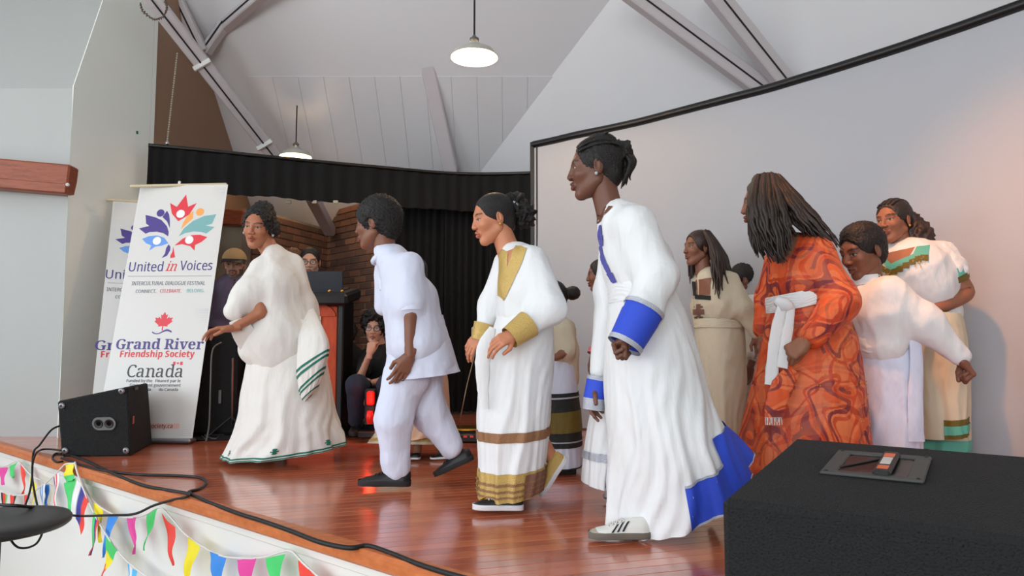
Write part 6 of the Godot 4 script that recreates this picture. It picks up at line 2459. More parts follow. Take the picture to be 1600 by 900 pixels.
func woman_orange() -> void:
	var w := person("woman in a long orange and plum swirl-print dress with a white sash, long dark hair", 3.32, "dancers farther back", Color(0.26, 0.11, 0.062), [1194, 318, 0, 0.240, -116, 3, 0],
		{"neck": [1226, 376, 0], "chest": [1246, 420, 0], "hip": [1256, 515, 0], "shoulder_near": [1274, 398, -0.15], "elbow_near": [1318, 480, -0.22], "wrist_near": [1258, 534, -0.30], "shoulder_far": [1216, 404, 0.14], "elbow_far": [1200, 470, 0.2], "wrist_far": [1191, 522, 0.2]},
		[["near", "fist", Vector3(-0.80, -0.55, 0.0), Vector3(0.3, -0.5, -0.8), false, 1.0], ["far", "relaxed", Vector3(-0.1, -0.95, 0), Vector3(0.7, 0, 0.5), false]], {"turn": -100, "slim": 0.93})
	hair_cap(w, 0.013, 0.092, [], 0.0, 60.0, 0.006, M.long_hair, 0.0)
	locks(w, [[[1180, 280, -0.03], [1177, 318, -0.11], [1177, 352, -0.13], [1183, 398, -0.13]], [[1182, 276, -0.06], [1174, 312, -0.13], [1178, 360, -0.16], [1196, 408, -0.17]], [[1192, 273, -0.06], [1188, 312, -0.15], [1194, 364, -0.19], [1216, 416, -0.2]], [[1200, 273, -0.05], [1204, 314, -0.15], [1212, 362, -0.19], [1226, 418, -0.2]], [[1204, 273, -0.03], [1220, 312, -0.13], [1232, 350, -0.17], [1234, 396, -0.2]]], 150, 0.011, 17, M.long_hair, "hair_front", 0.011, 0.006)
	locks(w, [[[1204, 273, -0.03], [1224, 312, -0.13], [1246, 346, -0.17], [1268, 374, -0.2]], [[1208, 274, -0.02], [1232, 310, -0.10], [1262, 350, -0.15], [1296, 388, -0.17]], [[1212, 276, 0.0], [1240, 312, -0.05], [1272, 352, -0.08], [1305, 400, -0.1]], [[1212, 278, 0.03], [1238, 318, 0.02], [1266, 352, 0.0], [1300, 394, 0.0]], [[1210, 282, 0.06], [1232, 322, 0.06], [1252, 352, 0.06], [1284, 384, 0.06]]], 110, 0.011, 23, M.long_hair, "hair", 0.011, 0.006)
	var g := garment(w, [[1232, 384, 0, 16, 1242, 398, 0, 32, 0.62], [1243, 402, 0, 38, 1252, 440, 0, 46, 0.68], [1252, 440, 0, 46, 1252, 468, 0, 41, 0.75],
		[1274, 396, -0.13, 27, 1314, 470, -0.21, 24], [1314, 474, -0.21, 25, 1270, 524, -0.29, 17], [1216, 410, 0.12, 22, 1202, 466, 0.19, 20], [1202, 466, 0.19, 20, 1192, 514, 0.2, 15]], 0.011, 0.04, 0.008, 8.0)
	var top := blob_part("bodice", w, g, M.orange_cloth)
	var bk := Acc.new()
	patch(bk, w, g, [1222, 366, 1250, 364, 1236, 402, 1228, 402], 7, 8, 0.002, w.skin)
	part("bare_back", w.root, bk, M.skin)
	var d := drape(w, [[1207, 474, 1300, 466, 0, 0.172], [1197, 515, 1328, 510, 0, 0.19], [1188, 565, 1339, 562, 0, 0.22], [1174, 622, 1345, 620, 0, 0.25], [1158, 685, 1350, 682, 0, 0.27], [1140, 742, 1354, 742, 0, 0.29]], 0.045, 10.0, 1.9, 0.1)
	drape_part("skirt", w.root, d, M.orange_cloth, 0.0, 1.0, 0.0, TAU, 0.0, 1.2)
	var s := drape(w, [[1204, 464, 1304, 444, 0, 0.185], [1204, 477, 1304, 455, 0, 0.19], [1205, 489, 1304, 466, 0, 0.185]], 0.02, 6.0, 0.6, 0.8)
	var sash := drape_part("sash", w.root, s, M.white_cotton, 0.0, 1.0, 0.0, TAU, 0.010)
	var kn := Acc.new()
	kn.tube(PackedVector3Array([jt(w.z, [1214, 470, -0.19]), jt(w.z, [1224, 476, -0.21]), jt(w.z, [1234, 480, -0.19])]), PackedFloat32Array([0.022, 0.036, 0.022]), 12, true)
	part("sash_knot", sash, kn, M.white_cotton)
	for q in [[[1222, 478, -0.21, 7], [1214, 520, -0.24, 10], [1208, 560, -0.27, 9], [1205, 602, -0.29, 10]], [[1236, 478, -0.20, 6], [1232, 510, -0.23, 8], [1226, 545, -0.27, 8], [1222, 575, -0.285, 8]]]:
		var tl := Acc.new()
		strip(tl, w, q, 0.25, 12)
		part("sash_end", sash, tl, M.white_cotton)
	var sh := Acc.new()
	strip(sh, w, [[1240, 578, -0.27, 10], [1222, 605, -0.30, 16], [1212, 632, -0.31, 15], [1209, 654, -0.31, 13]], 0.18, 14)
	var shawl := part("scarf_end", w.root, sh, M.orange_cloth)
	var fr := Acc.new()
	for i in 14:
		var x := 1196.0 + i * 1.9
		fr.tube(PackedVector3Array([jt(w.z, [x, 652, -0.32]), jt(w.z, [x + sin(i * 2.0), 658, -0.325]), jt(w.z, [x + sin(i * 3.0) * 1.5, 664, -0.325])]), 0.0014, 4)
	part("fringe", shawl, fr, M.white_cotton).set_meta("kind", "stuff")
	for i in 3:
		var br := Acc.new()
		cuff(br, w, [1192.4 - i * 0.3, 514 + i * 3.4, 0.2], [1192 - i * 0.3, 516 + i * 3.4, 0.2], 11.5, 11.5, Color.WHITE, 3)
		part("bangle", w.root, br, M.gold if i != 1 else M.dark_trim)
	var bd := Acc.new()
	var rng := RandomNumberGenerator.new()
	rng.seed = 4
	for i in 46:
		var p := d.point(rng.randf_range(0.15, 0.9), rng.randf_range(0.2, 2.9), 0.004)
		bd.lathe([[0.0, 0.005], [0.004, 0.0], [0.0, -0.005]], Transform3D(Basis(), p), 5)
	part("gold_beads", w.root, bd, M.gold).set_meta("kind", "stuff")
	plain_shoes(w, -100, M.suede)

func woman_green() -> void:
	var w := person("woman in a white dress with green and gold zigzag neckline, rightmost dancer", 3.75, "dancers farther back", Color(0.30, 0.115, 0.062), [1396, 346, 0, 0.238, -60, 2, 3],
		{"neck": [1412, 398, 0.0], "chest": [1432, 435, 0.0], "hip": [1462, 530, 0.02], "shoulder_near": [1472, 408, -0.06], "elbow_near": [1508, 456, -0.10], "wrist_near": [1448, 490, -0.20], "shoulder_far": [1394, 412, 0.1]},
		[["near", "relaxed", Vector3(-0.9, -0.35, 0.2), Vector3(-0.2, -0.5, -0.8), false]], {"turn": -45, "slim": 0.96, "cheek": Vector3(0.038, -0.018, 0.06)})
	hair_cap(w, 0.007, 0.080, [], 0.003, 110.0, 0.0055, M.long_hair)
	var hb := Blob.new(at(1438, 368, w.z) - Vector3.ONE * 0.2, at(1438, 368, w.z) + Vector3.ONE * 0.2, 0.009)
	hb.cone(at(1420, 344, w.z + 0.02), at(1434, 368, w.z), 0.05, 0.075, 0.0)
	hb.cone(at(1434, 368, w.z), at(1442, 378, w.z), 0.06, 0.05, 0.02)
	hb.build(noise3(8, 26.0, 3), 0.022)
	blob_part("puffed_hair", w, hb, M.brown_hair)
	for i in 5:
		var br := Acc.new()
		var p := []
		for k in 6:
			var t := k / 5.0
			var th := lerpf(0.95, -0.7, t)
			var b := -0.6 + 0.3 * i
			p.append(w.hx * Vector3(sin(b) * 0.08 * cos(th * 0.6), 0.034 + cos(b) * 0.0865 * cos(th), -0.018 + 0.098 * sin(th)))
		br.tube(curve(p, 4), 0.0055, 6)
		part("cornrow", w.root, br, M.long_hair)
	lobe(w, 0.081, -0.036, -0.002, 0.006, M.gold)
	var g := garment(w, [[1414, 402, 0, 24, 1424, 418, 0, 44, 0.8], [1424, 418, 0, 46, 1438, 446, 0, 46, 0.8], [1438, 446, 0, 46, 1454, 490, 0.01, 40, 0.85], [1466, 400, -0.05, 22, 1486, 420, -0.08, 22], [1392, 414, 0.08, 22, 1384, 440, 0.1, 20]], 0.012, 0.04, 0.008, 8.0)
	var top := blob_part("bodice", w, g, M.white_cotton)
	var th := Acc.new()
	patch(th, w, g, [1382, 398, 1430, 386, 1408, 418, 1394, 418], 9, 7, 0.002, w.skin)
	part("throat", w.root, th, M.skin)
	# neckline: a teal band with a stepped gold edge
	var nb := Acc.new()
	patch(nb, w, g, [1375, 404, 1386, 404, 1398, 416, 1394, 424], 6, 5, 0.004)
	patch(nb, w, g, [1394, 424, 1391, 414, 1428, 396, 1436, 406], 8, 5, 0.004)
	patch(nb, w, g, [1426, 398, 1432, 386, 1452, 384, 1450, 402], 6, 6, 0.004)
	var band := part("neckline_band", top, nb, M.teal_trim)
	var zz := Acc.new()
	for q in [[1376, 408, 1384, 418], [1384, 416, 1394, 424], [1394, 421, 1404, 420], [1403, 417, 1413, 416], [1412, 411, 1422, 411], [1421, 406, 1431, 405], [1430, 400, 1440, 402], [1438, 398, 1450, 401]]:
		patch(zz, w, g, [q[0], q[1], q[2], q[3] - 2, q[2], q[3] + 8, q[0], q[1] + 8], 4, 4, 0.007)
	part("gold_zigzag", band, zz, M.olive_gold)
	for c in [[1436, 409], [1390, 428]]:
		var fl := Acc.new()
		for k in 6:
			var a := TAU * k / 6.0
			patch(fl, w, g, [c[0] + 1.5 * cos(a + 1.57), c[1] + 1.5 * sin(a + 1.57), c[0] + 10 * cos(a), c[1] + 10 * sin(a), c[0] + 10 * cos(a + 0.3), c[1] + 10 * sin(a + 0.3), c[0] - 1.5 * cos(a + 1.57), c[1] - 1.5 * sin(a + 1.57)], 3, 3, 0.007)
		part("gold_flower", top, fl, M.gold_cloth)
	# puffed sleeve with a teal and gold cuff
	var pf := Blob.new(at(1482, 412, w.z) - Vector3.ONE * 0.22, at(1482, 412, w.z) + Vector3.ONE * 0.22, 0.011)
	pf.cone(at(1470, 398, w.z - 0.06), at(1487, 424, w.z - 0.09), 0.072, 0.078, 0.0)
	pf.build(noise3(5, 14.0, 3), 0.014, Vector3(1, 0.4, 1))
	blob_part("puffed_sleeve", w, pf, M.white_cotton, top)
	var c1 := Acc.new()
	cuff(c1, w, [1483, 424, -0.09], [1490, 435, -0.095], 24, 22)
	part("sleeve_band", top, c1, M.teal_trim)
	var c2 := Acc.new()
	cuff(c2, w, [1489, 434, -0.095], [1494, 442, -0.097], 23, 20)
	part("sleeve_edge", top, c2, M.olive_gold)
	var am := Acc.new()
	am.tube(curve([jt(w.z, [1488, 428, -0.09]), jt(w.z, [1502, 448, -0.10]), jt(w.z, [1507, 458, -0.11]), jt(w.z, [1490, 470, -0.14]), jt(w.z, [1466, 482, -0.17]), jt(w.z, [1447, 490, -0.2])], 5), PackedFloat32Array([0.052, 0.053, 0.053, 0.053, 0.052, 0.051, 0.05, 0.049, 0.047, 0.046, 0.045, 0.044, 0.043, 0.042, 0.04, 0.038, 0.037, 0.035, 0.034, 0.033, 0.031, 0.03, 0.029, 0.028, 0.027, 0.026]), 14, true, w.skin)
	part("forearm", w.root, am, M.skin)
	var d := drape(w, [[1418, 470, 1490, 478, 0.02, 0.15], [1418, 510, 1496, 512, 0.02, 0.18], [1420, 560, 1500, 560, 0.02, 0.2], [1420, 620, 1500, 620, 0.02, 0.21], [1420, 696, 1498, 698, 0.02, 0.22]], 0.05, 9.0, 1.1, 0.1)
	var sk := drape_part("skirt", w.root, d, M.cream_cotton)
	drape_part("hem_band", sk, d, M.teal_trim, 0.93, 0.998, 0.0, TAU, 0.004)
	var wb := drape(w, [[1416, 453, 1466, 456, 0.0, 0.155], [1422, 476, 1474, 478, 0.01, 0.15]], 0.01, 5.0, 0.2, 1.0)
	var belt := drape_part("waist_band", w.root, wb, M.olive_gold, 0.0, 1.0, 0.3, 2.9, 0.012)
	drape_part("waist_stripe", belt, wb, M.teal_trim, 0.45, 0.75, 0.3, 2.9, 0.016)
	var d2 := drape(w, [[1428, 488, 1492, 492, -0.08, 0.14], [1432, 540, 1497, 540, -0.09, 0.16], [1434, 600, 1499, 600, -0.1, 0.17], [1436, 684, 1497, 674, -0.1, 0.18]], 0.06, 8.0, 2.6, 0.1)
	var sl := drape_part("netela_shawl", w.root, d2, M.cream_cotton, 0.0, 1.0, -0.4, 3.4)
	drape_part("shawl_border", sl, d2, M.olive_gold, 0.86, 0.995, -0.4, 2.2, 0.004)
	drape_part("shawl_stripe", sl, d2, M.teal_trim, 0.895, 0.955, -0.4, 2.2, 0.008)
	var tip := Acc.new()
	strip(tip, w, [[1498, 592, -0.12, 3], [1494, 606, -0.14, 12], [1488, 618, -0.15, 5]], 0.3, 12)
	part("shawl_corner", sl, tip, M.teal_trim)
	plain_shoes(w, -45, M.suede)

func boy_shawl() -> void:
	var w := person("boy in a white tunic and shawl looking down, his arm stretched out to the right", 3.42, "dancers farther back", Color(0.20, 0.082, 0.046), [1347, 393, 0, 0.258, -74, 17, 0],
		{"neck": [1358, 440, 0], "chest": [1366, 480, 0], "hip": [1380, 570, 0], "shoulder_near": [1394, 450, -0.12], "elbow_near": [1450, 508, -0.18], "wrist_near": [1500, 560, -0.22], "shoulder_far": [1336, 455, 0.13]},
		[["near", "fist", Vector3(0.62, -0.78, 0.0), Vector3(-0.6, -0.5, -0.4), false, 1.0]], {"turn": -60})
	hair_cap(w, 0.011, 0.074, [[0.0, 0.085, -0.01, 0.068, 0.045, 0.08]], 0.005, 100.0, 0.0055, null, 0.004)
	var g := garment(w, [[1360, 452, 0, 10, 1364, 464, 0, 24, 0.62], [1364, 468, 0, 32, 1368, 490, 0, 42, 0.68], [1368, 490, 0, 42, 1376, 535, 0, 42, 0.75], [1390, 456, -0.12, 23, 1446, 506, -0.17, 24], [1446, 506, -0.17, 24, 1498, 556, -0.21, 14], [1340, 466, 0.1, 17, 1337, 520, 0.16, 17]], 0.0115, 0.05, 0.009, 8.0)
	blob_part("tunic", w, g, M.white_cotton)
	var cl := Acc.new()
	cuff(cl, w, [1356, 430, 0], [1358, 444, 0], 19, 24)
	part("collar", w.root, cl, M.white_cotton)
	var d0 := drape(w, [[1332, 500, 1416, 495, 0, 0.145], [1330, 530, 1420, 520, 0, 0.16], [1336, 553, 1424, 530, 0, 0.17]], 0.03, 7.0, 0.9, 0.5)
	drape_part("tunic_skirt", w.root, d0, M.white_cotton)
	var d := drape(w, [[1340, 520, 1424, 515, 0, 0.13], [1342, 570, 1432, 565, 0, 0.16], [1344, 630, 1432, 630, 0, 0.17], [1346, 700, 1430, 702, 0, 0.18], [1348, 745, 1430, 745, 0, 0.18]], 0.06, 9.0, 1.5, 0.1)
	drape_part("wrapped_shawl", w.root, d, M.cool_cotton)
	var st := Acc.new()
	strip(st, w, [[1428, 500, -0.16, 8], [1432, 560, -0.17, 10], [1430, 640, -0.18, 12], [1432, 690, -0.18, 12]], 0.3, 12)
	part("shawl_end", w.root, st, M.cool_cotton)
	plain_shoes(w, -60, M.black_leather)

func girl_small() -> void:
	var w := person("small girl in white with a dark green and yellow skirt band, behind the gold-trimmed girl", 3.9, "dancers farther back", BROWN, [856, 470, 0, 0.225, -85, 4, 0],
		{"neck": [866, 512, 0], "chest": [872, 530, 0], "hip": [878, 590, 0], "shoulder_near": [884, 516, -0.1], "elbow_near": [886, 548, -0.14], "wrist_near": [866, 560, -0.16], "shoulder_far": [864, 516, 0.1]},
		[], {"turn": -85, "cell": 0.02})
	hair_cap(w, 0.006, 0.078, [[0.0, 0.035, -0.145, 0.045, 0.04, 0.045]], 0.004, 60.0, 0.007)
	var g := garment(w, [[868, 505, 0, 12, 872, 516, 0, 20, 0.65], [872, 516, 0, 22, 876, 548, 0, 25, 0.7], [876, 548, 0, 25, 880, 590, 0, 24, 0.8], [884, 514, -0.08, 13, 886, 548, -0.13, 12]], 0.016, 0.04, 0.008)
	blob_part("bodice", w, g, M.cream_cotton)
	var d := drape(w, [[852, 560, 900, 560, 0, 0.12], [848, 600, 902, 598, 0, 0.15], [846, 650, 906, 645, 0, 0.17], [846, 690, 909, 688, 0, 0.18], [846, 728, 911, 724, 0, 0.19]], 0.04, 8.0, 0.5, 0.1)
	var sk := drape_part("skirt", w.root, d, M.cool_cotton)
	var b := drape_part("skirt_band", sk, d, M.dark_trim, 0.32, 0.78, 0.0, TAU, 0.004)
	drape_part("yellow_panel", sk, d, M.olive_gold, 0.46, 0.64, -0.6, 2.2, 0.008)
	drape_part("grey_braid", sk, d, M.silver_trim, 0.35, 0.362, 0.0, TAU, 0.008)
	drape_part("grey_braid", sk, d, M.silver_trim, 0.72, 0.732, 0.0, TAU, 0.008)
	drape_part("hem_braid", sk, d, M.dark_trim, 0.975, 0.998, 0.0, TAU, 0.004)
	plain_shoes(w, -85, M.suede)

func girl_braids() -> void:
	var w := person("girl with long crimped hair and a pink wristband, half hidden by the tallest girl", 5.0, "dancers farther back", Color(0.20, 0.082, 0.045), [938, 430, 0, 0.225, -96, 4, 0],
		{"neck": [948, 468, 0], "chest": [954, 495, 0], "hip": [962, 570, 0], "shoulder_near": [950, 486, -0.12], "elbow_near": [936, 530, -0.16], "wrist_near": [926, 556, -0.18], "shoulder_far": [950, 484, 0.12]},
		[["near", "relaxed", Vector3(-0.25, -0.95, 0), Vector3(0.7, 0, 0.3), false]], {"turn": -90, "cell": 0.02, "slim": 0.93})
	hair_cap(w, 0.008, 0.080, [], 0.0, 60.0, 0.007)
	locks(w, [[[934, 408, -0.06], [936, 440, -0.12], [932, 480, -0.14], [930, 516, -0.15]], [[944, 406, -0.06], [948, 440, -0.14], [946, 480, -0.16], [940, 522, -0.17]], [[950, 408, 0], [958, 440, -0.08], [958, 480, -0.1], [950, 522, -0.12]], [[950, 410, 0.05], [960, 440, 0.02], [962, 480, 0], [958, 516, 0]]], 60, 0.010, 5, M.hair, "hair", 0.01, 0.012)
	var g := garment(w, [[950, 474, 0, 10, 954, 486, 0, 20, 0.65], [954, 488, 0, 22, 960, 530, 0, 26, 0.7], [960, 530, 0, 26, 966, 570, 0, 26, 0.8]], 0.018, 0.04)
	blob_part("bodice", w, g, M.white_cotton)
	var d := drape(w, [[940, 560, 990, 560, 0, 0.13], [938, 620, 996, 620, 0, 0.18], [940, 680, 1000, 680, 0, 0.2]], 0.05, 8.0, 0.4, 0.1)
	drape_part("skirt", w.root, d, M.white_cotton)
	var b := Acc.new()
	cuff(b, w, [929, 545, -0.17], [926, 553, -0.18], 8.5, 8.5)
	part("pink_wristband", w.root, b, M.pink_band)
	plain_shoes(w, -90, M.suede)

func girl_hidden() -> void:
	var w := person("girl in a peach dress and white trainers, almost hidden behind the boy in the tunic", 4.35, "dancers farther back", BROWN, [640, 430, 0.05, 0.225, -85, 8, 0],
		{"neck": [650, 462, 0], "chest": [655, 490, 0], "hip": [660, 560, 0], "shoulder_near": [662, 470, -0.1], "shoulder_far": [646, 470, 0.1], "foot_near": [652, 705, -0.05], "foot_far": [690, 705, 0.1]},
		[], {"turn": -85, "cell": 0.02})
	hair_cap(w, 0.010, 0.07, [], 0.005, 60.0, 0.008)
	var g := garment(w, [[650, 462, 0, 10, 654, 474, 0, 20, 0.65], [654, 474, 0, 22, 658, 520, 0, 26, 0.7], [658, 520, 0, 26, 662, 560, 0, 28, 0.8]], 0.018, 0.04)
	blob_part("bodice", w, g, M.peach_cotton)
	var d := drape(w, [[632, 540, 690, 545, 0, 0.13], [624, 590, 699, 590, 0, 0.16], [616, 640, 702, 640, 0, 0.19], [606, 690, 703, 672, 0, 0.2]], 0.05, 8.0, 0.9, 0.1)
	drape_part("skirt", w.root, d, M.peach_cotton)
	var d2 := drape(w, [[600, 640, 690, 640, 0.0, 0.12], [588, 668, 694, 668, 0, 0.16], [578, 692, 692, 694, 0, 0.18, -0.02]], 0.06, 9.0, 0.3, 0.2)
	var lace := drape_part("lace_underskirt", w.root, d2, M.cream_cotton)
	drape_part("gold_border", lace, d2, M.gold_cloth, 0.75, 0.86, 0.0, TAU, 0.004)
	shoe(w.root, at(657, 717, 4.22), at(628, 717, 4.22), Vector3.UP, 0.08, M.black_leather, M.white_rubber)
	shoe(w.root, at(700, 716, 4.25), at(672, 717, 4.25), Vector3.UP, 0.08, M.black_leather, M.white_rubber)

# ------------------------------------------------------------------ people and gear at the back of the stage
func stool(label: String, p: Vector3, seat: float) -> void:
	var root := thing("stool", label, "stool", Vector3(p.x, STAGE + 0.006, p.z))
	var a := Acc.new()
	a.lathe([[0.0, seat], [0.15, seat], [0.165, seat - 0.015], [0.165, seat - 0.05], [0.15, seat - 0.06], [0.0, seat - 0.06]], Transform3D(Basis(), Vector3(p.x, STAGE + 0.006, p.z)), 24)
	part("seat", root, a, M.black_leather)
	for k in 3:
		var l := Acc.new()
		var an := TAU * k / 3.0 + 0.4
		l.tube(PackedVector3Array([Vector3(p.x, STAGE + seat - 0.06, p.z), Vector3(p.x + cos(an) * 0.2, STAGE + 0.016, p.z + sin(an) * 0.2)]), 0.011, 7)
		part("leg", root, l, M.black_metal)

func glasses(w: Who) -> void:
	var a := Acc.new()
	for s in [-1.0, 1.0]:
		var p := PackedVector3Array()
		for i in 19:
			var t := TAU * i / 18.0
			p.append(w.hx * Vector3(s * 0.031 + 0.022 * cos(t), 0.001 + 0.017 * sin(t), 0.099 - 0.008 * absf(cos(t))))
		a.tube(p, 0.0022, 5, false)
		a.tube(PackedVector3Array([w.hx * Vector3(s * 0.053, 0.006, 0.093), w.hx * Vector3(s * 0.078, 0.004, 0.0)]), 0.002, 5)
	a.tube(PackedVector3Array([w.hx * Vector3(-0.009, 0.004, 0.099), w.hx * Vector3(0.009, 0.004, 0.099)]), 0.002, 5)
	var f := part("glasses", w.root, a, M.black_plastic)
	for s in [-1.0, 1.0]:
		var l := Acc.new()
		var p := PackedVector3Array()
		for i in 18:
			var t := TAU * i / 18.0
			p.append(w.hx * Vector3(s * 0.031 + 0.021 * cos(t), 0.001 + 0.016 * sin(t), 0.099 - 0.008 * absf(cos(t))))
		l.disc(w.hx * Vector3(s * 0.031, 0.001, 0.0975), p, w.hx.basis.z.normalized())
		part("lens", f, l, M.glass)

func musicians() -> void:
	# bearded man in a cap
	var w := person("bearded man in tan cap and dusky purple shirt, beside the front banner", 5.9, "", Color(0.56, 0.30, 0.20), [366, 414, 0, 0.255, 14, 6, 0],
		{"neck": [362, 446, 0], "chest": [360, 475, 0], "hip": [358, 560, 0.05], "shoulder_near": [386, 452, 0], "elbow_near": [394, 500, 0], "wrist_near": [372, 520, -0.15], "shoulder_far": [336, 452, 0], "elbow_far": [328, 500, 0], "wrist_far": [346, 522, -0.2], "foot_near": [374, 652, 0], "foot_far": [344, 652, 0]},
		[["near", "relaxed", Vector3(-0.5, -0.3, 0.6), Vector3(0, -1, 0), false], ["far", "relaxed", Vector3(0.4, -0.3, 0.7), Vector3(0, -1, 0), true]], {"turn": 14, "cell": 0.02, "beard": Color(0.10, 0.085, 0.08, 0.9)})
	hair_cap(w, 0.004, 0.06, [], 0.0, 60.0, 0.007)
	var cap := Acc.new()
	var cp := PackedVector3Array()
	for j in 9:
		var t := j / 8.0
		for i in 24:
			var an := TAU * i / 24
			var r := cos(t * PI * 0.5)
			cp.append(w.hx * Vector3(sin(an) * 0.089 * r, 0.042 + 0.088 * sin(t * PI * 0.5), -0.014 + cos(an) * 0.106 * r))
	cap.grid(cp, 24, 9, true)
	var cm := part("cap", w.root, cap, M.cap_cloth)
	var brim := Acc.new()
	var bp := PackedVector3Array()
	for j in 5:
		var t := j / 4.0
		for i in 13:
			var an := lerpf(-1.1, 1.1, i / 12.0)
			bp.append(w.hx * Vector3(sin(an) * (0.088 + 0.012 * t), 0.046 - 0.022 * t - 0.016 * an * an * t, -0.014 + cos(an) * (0.104 + 0.075 * t)))
	brim.grid(bp, 13, 5, false)
	part("brim", cm, brim, M.navy)
	var g := garment(w, [[362, 440, 0, 12, 361, 454, 0, 24, 1.3], [361, 456, 0, 28, 360, 490, 0, 30, 1.3], [360, 490, 0, 30, 358, 545, 0, 28, 1.2], [384, 452, 0, 13, 393, 498, 0, 12], [393, 498, 0, 12, 376, 516, -0.12, 10], [338, 452, 0, 13, 329, 498, 0, 12], [329, 498, 0, 12, 345, 518, -0.16, 10]], 0.014, 0.04, 0.008)
	blob_part("shirt", w, g, M.purple_shirt)
	var t := garment(w, [[370, 556, 0, 18, 373, 600, 0, 15], [373, 600, 0, 15, 374, 648, 0, 11], [346, 556, 0, 18, 343, 600, 0, 15], [343, 600, 0, 15, 344, 648, 0, 11]], 0.018, 0.03)
	blob_part("trousers", w, t, M.black_tee)
	for x in [346, 376]:
		shoe(w.root, at(x, 664, 6.0), at(x + 2, 669, 5.74), Vector3.UP, 0.1, M.black_leather, M.rubber)
	# man with glasses behind the lectern
	w = person("greying man with glasses and short beard behind the open laptop", 5.9, "", Color(0.50, 0.26, 0.17), [484, 410, 0, 0.245, 12, 6, 0],
		{"neck": [486, 444, 0], "chest": [488, 480, 0], "hip": [488, 570, 0], "shoulder_near": [512, 454, 0], "elbow_near": [520, 500, 0], "wrist_near": [500, 500, -0.2], "shoulder_far": [462, 454, 0], "elbow_far": [454, 500, 0], "wrist_far": [476, 500, -0.2]},
		[], {"turn": 12, "cell": 0.022, "beard": Color(0.42, 0.38, 0.35, 0.8)})
	hair_cap(w, 0.006, 0.078, [], 0.002, 60.0, 0.007)
	glasses(w)
	g = garment(w, [[486, 440, 0, 12, 487, 454, 0, 24, 1.3], [487, 456, 0, 28, 488, 500, 0, 30, 1.3], [488, 500, 0, 30, 488, 580, 0, 28, 1.2], [512, 456, 0, 13, 519, 498, 0, 12], [462, 456, 0, 13, 455, 498, 0, 12]], 0.016, 0.04)
	blob_part("shirt", w, g, M.black_tee)
	t = garment(w, [[498, 580, 0, 18, 500, 646, 0, 12], [478, 580, 0, 18, 476, 646, 0, 12]], 0.02, 0.03)
	blob_part("trousers", w, t, M.denim)
	for x in [478, 500]:
		shoe(w.root, at(x, 664, 6.0), at(x + 2, 668, 5.8), Vector3.UP, 0.1, M.black_leather, M.rubber)
	# someone fair-haired half hidden behind the white cape
	w = person("person with curly fair hair mostly hidden behind the white cape", 6.5, "", Color(0.42, 0.20, 0.13), [457, 410, 0, 0.24, 10, 4, 0],
		{"neck": [457, 442, 0], "hip": [457, 550, 0], "shoulder_near": [476, 450, 0], "shoulder_far": [438, 450, 0]}, [], {"turn": 10, "cell": 0.024})
	hair_cap(w, 0.018, 0.07, [], 0.012, 50.0, 0.008, M.fair_hair)
	g = garment(w, [[457, 440, 0, 10, 457, 452, 0, 20, 1.3], [457, 452, 0, 24, 457, 540, 0, 26, 1.3]], 0.02, 0.04)
	blob_part("shirt", w, g, M.khaki)
	t = garment(w, [[465, 545, 0, 14, 465, 640, 0, 10], [449, 545, 0, 14, 449, 640, 0, 10]], 0.022, 0.03)
	blob_part("trousers", w, t, M.black_tee)
	# the lectern
	var z := 5.4
	var a := at(470, 470, z)
	var b := at(541, 470, z)
	var x0 := a.x - 0.10
	var x1 := b.x - 0.03
	var top := at(500, 462, z).y
	var root := thing("lectern", "orange wood lectern with a black frame and sloping top, laptop on it", "lectern", Vector3((x0 + x1) * 0.5, STAGE, -z))
	var cx := (x0 + x1) * 0.5
	var wd := x1 - x0
	var pn := Acc.new()
	pn.box(Transform3D(Basis(), Vector3(cx, STAGE + (top - STAGE) * 0.5, -z)), Vector3(wd * 0.86, top - STAGE - 0.16, 0.04), 0.006)
	part("front_panel", root, pn, M.podium_wood)
	var ar := Acc.new()
	var arch := PackedVector2Array()
	for i in 17:
		var an := PI * i / 16.0
		arch.append(Vector2(cos(an) * wd * 0.40, sin(an) * 0.10))
	ar.slab(arch, Transform3D(Basis(), Vector3(cx, top - 0.16, -z + 0.02)), 0.015)
	part("arched_inlay", root, ar, M.podium_wood)
	for s in [0.0, 1.0]:
		var sd := Acc.new()
		sd.box(Transform3D(Basis(), Vector3(lerpf(x0, x1, s), STAGE + (top - STAGE) * 0.5, -z - 0.12)), Vector3(0.05, top - STAGE - 0.06, 0.34), 0.01)
		part("side_panel", root, sd, M.black_plastic)
	var tp := Acc.new()
	tp.box(Transform3D(Basis(Vector3.RIGHT, 0.16), Vector3(cx, top, -z - 0.10)), Vector3(wd + 0.14, 0.09, 0.5), 0.02)
	part("top", root, tp, M.black_plastic)
	for s in [0.82, 1.05]:
		var bt := Acc.new()
		bt.lathe([[0.0, 0.02], [0.010, 0.016], [0.014, 0.0], [0.0, -0.002]], Transform3D(Basis(), Vector3(lerpf(x0, x1, s), top + 0.02, -z + 0.10)), 10)
		part("brass_knob", root, bt, M.brass)
	var ps := Acc.new()
	ps.box(Transform3D(Basis(), Vector3(lerpf(x0, x1, 0.40), at(0, 520, z).y, -z + 0.03)), Vector3(0.20, 0.26, 0.006), 0.001)
	part("notice_sheet", root, ps, M.paper)
	var bs := Acc.new()
	bs.box(Transform3D(Basis(), Vector3(cx, STAGE + 0.04, -z - 0.1)), Vector3(wd + 0.08, 0.06, 0.42), 0.012)
	part("base", root, bs, M.black_plastic)
	var lp := thing("laptop", "open dark laptop on the lectern, its lid facing the hall", "laptop", Vector3(cx, top + 0.03, -z - 0.08))
	var ld := Acc.new()
	ld.box(Transform3D(Basis(Vector3.RIGHT, 0.2), Vector3(cx + 0.02, top + 0.115, -z - 0.05)), Vector3(0.36, 0.16, 0.012), 0.005)
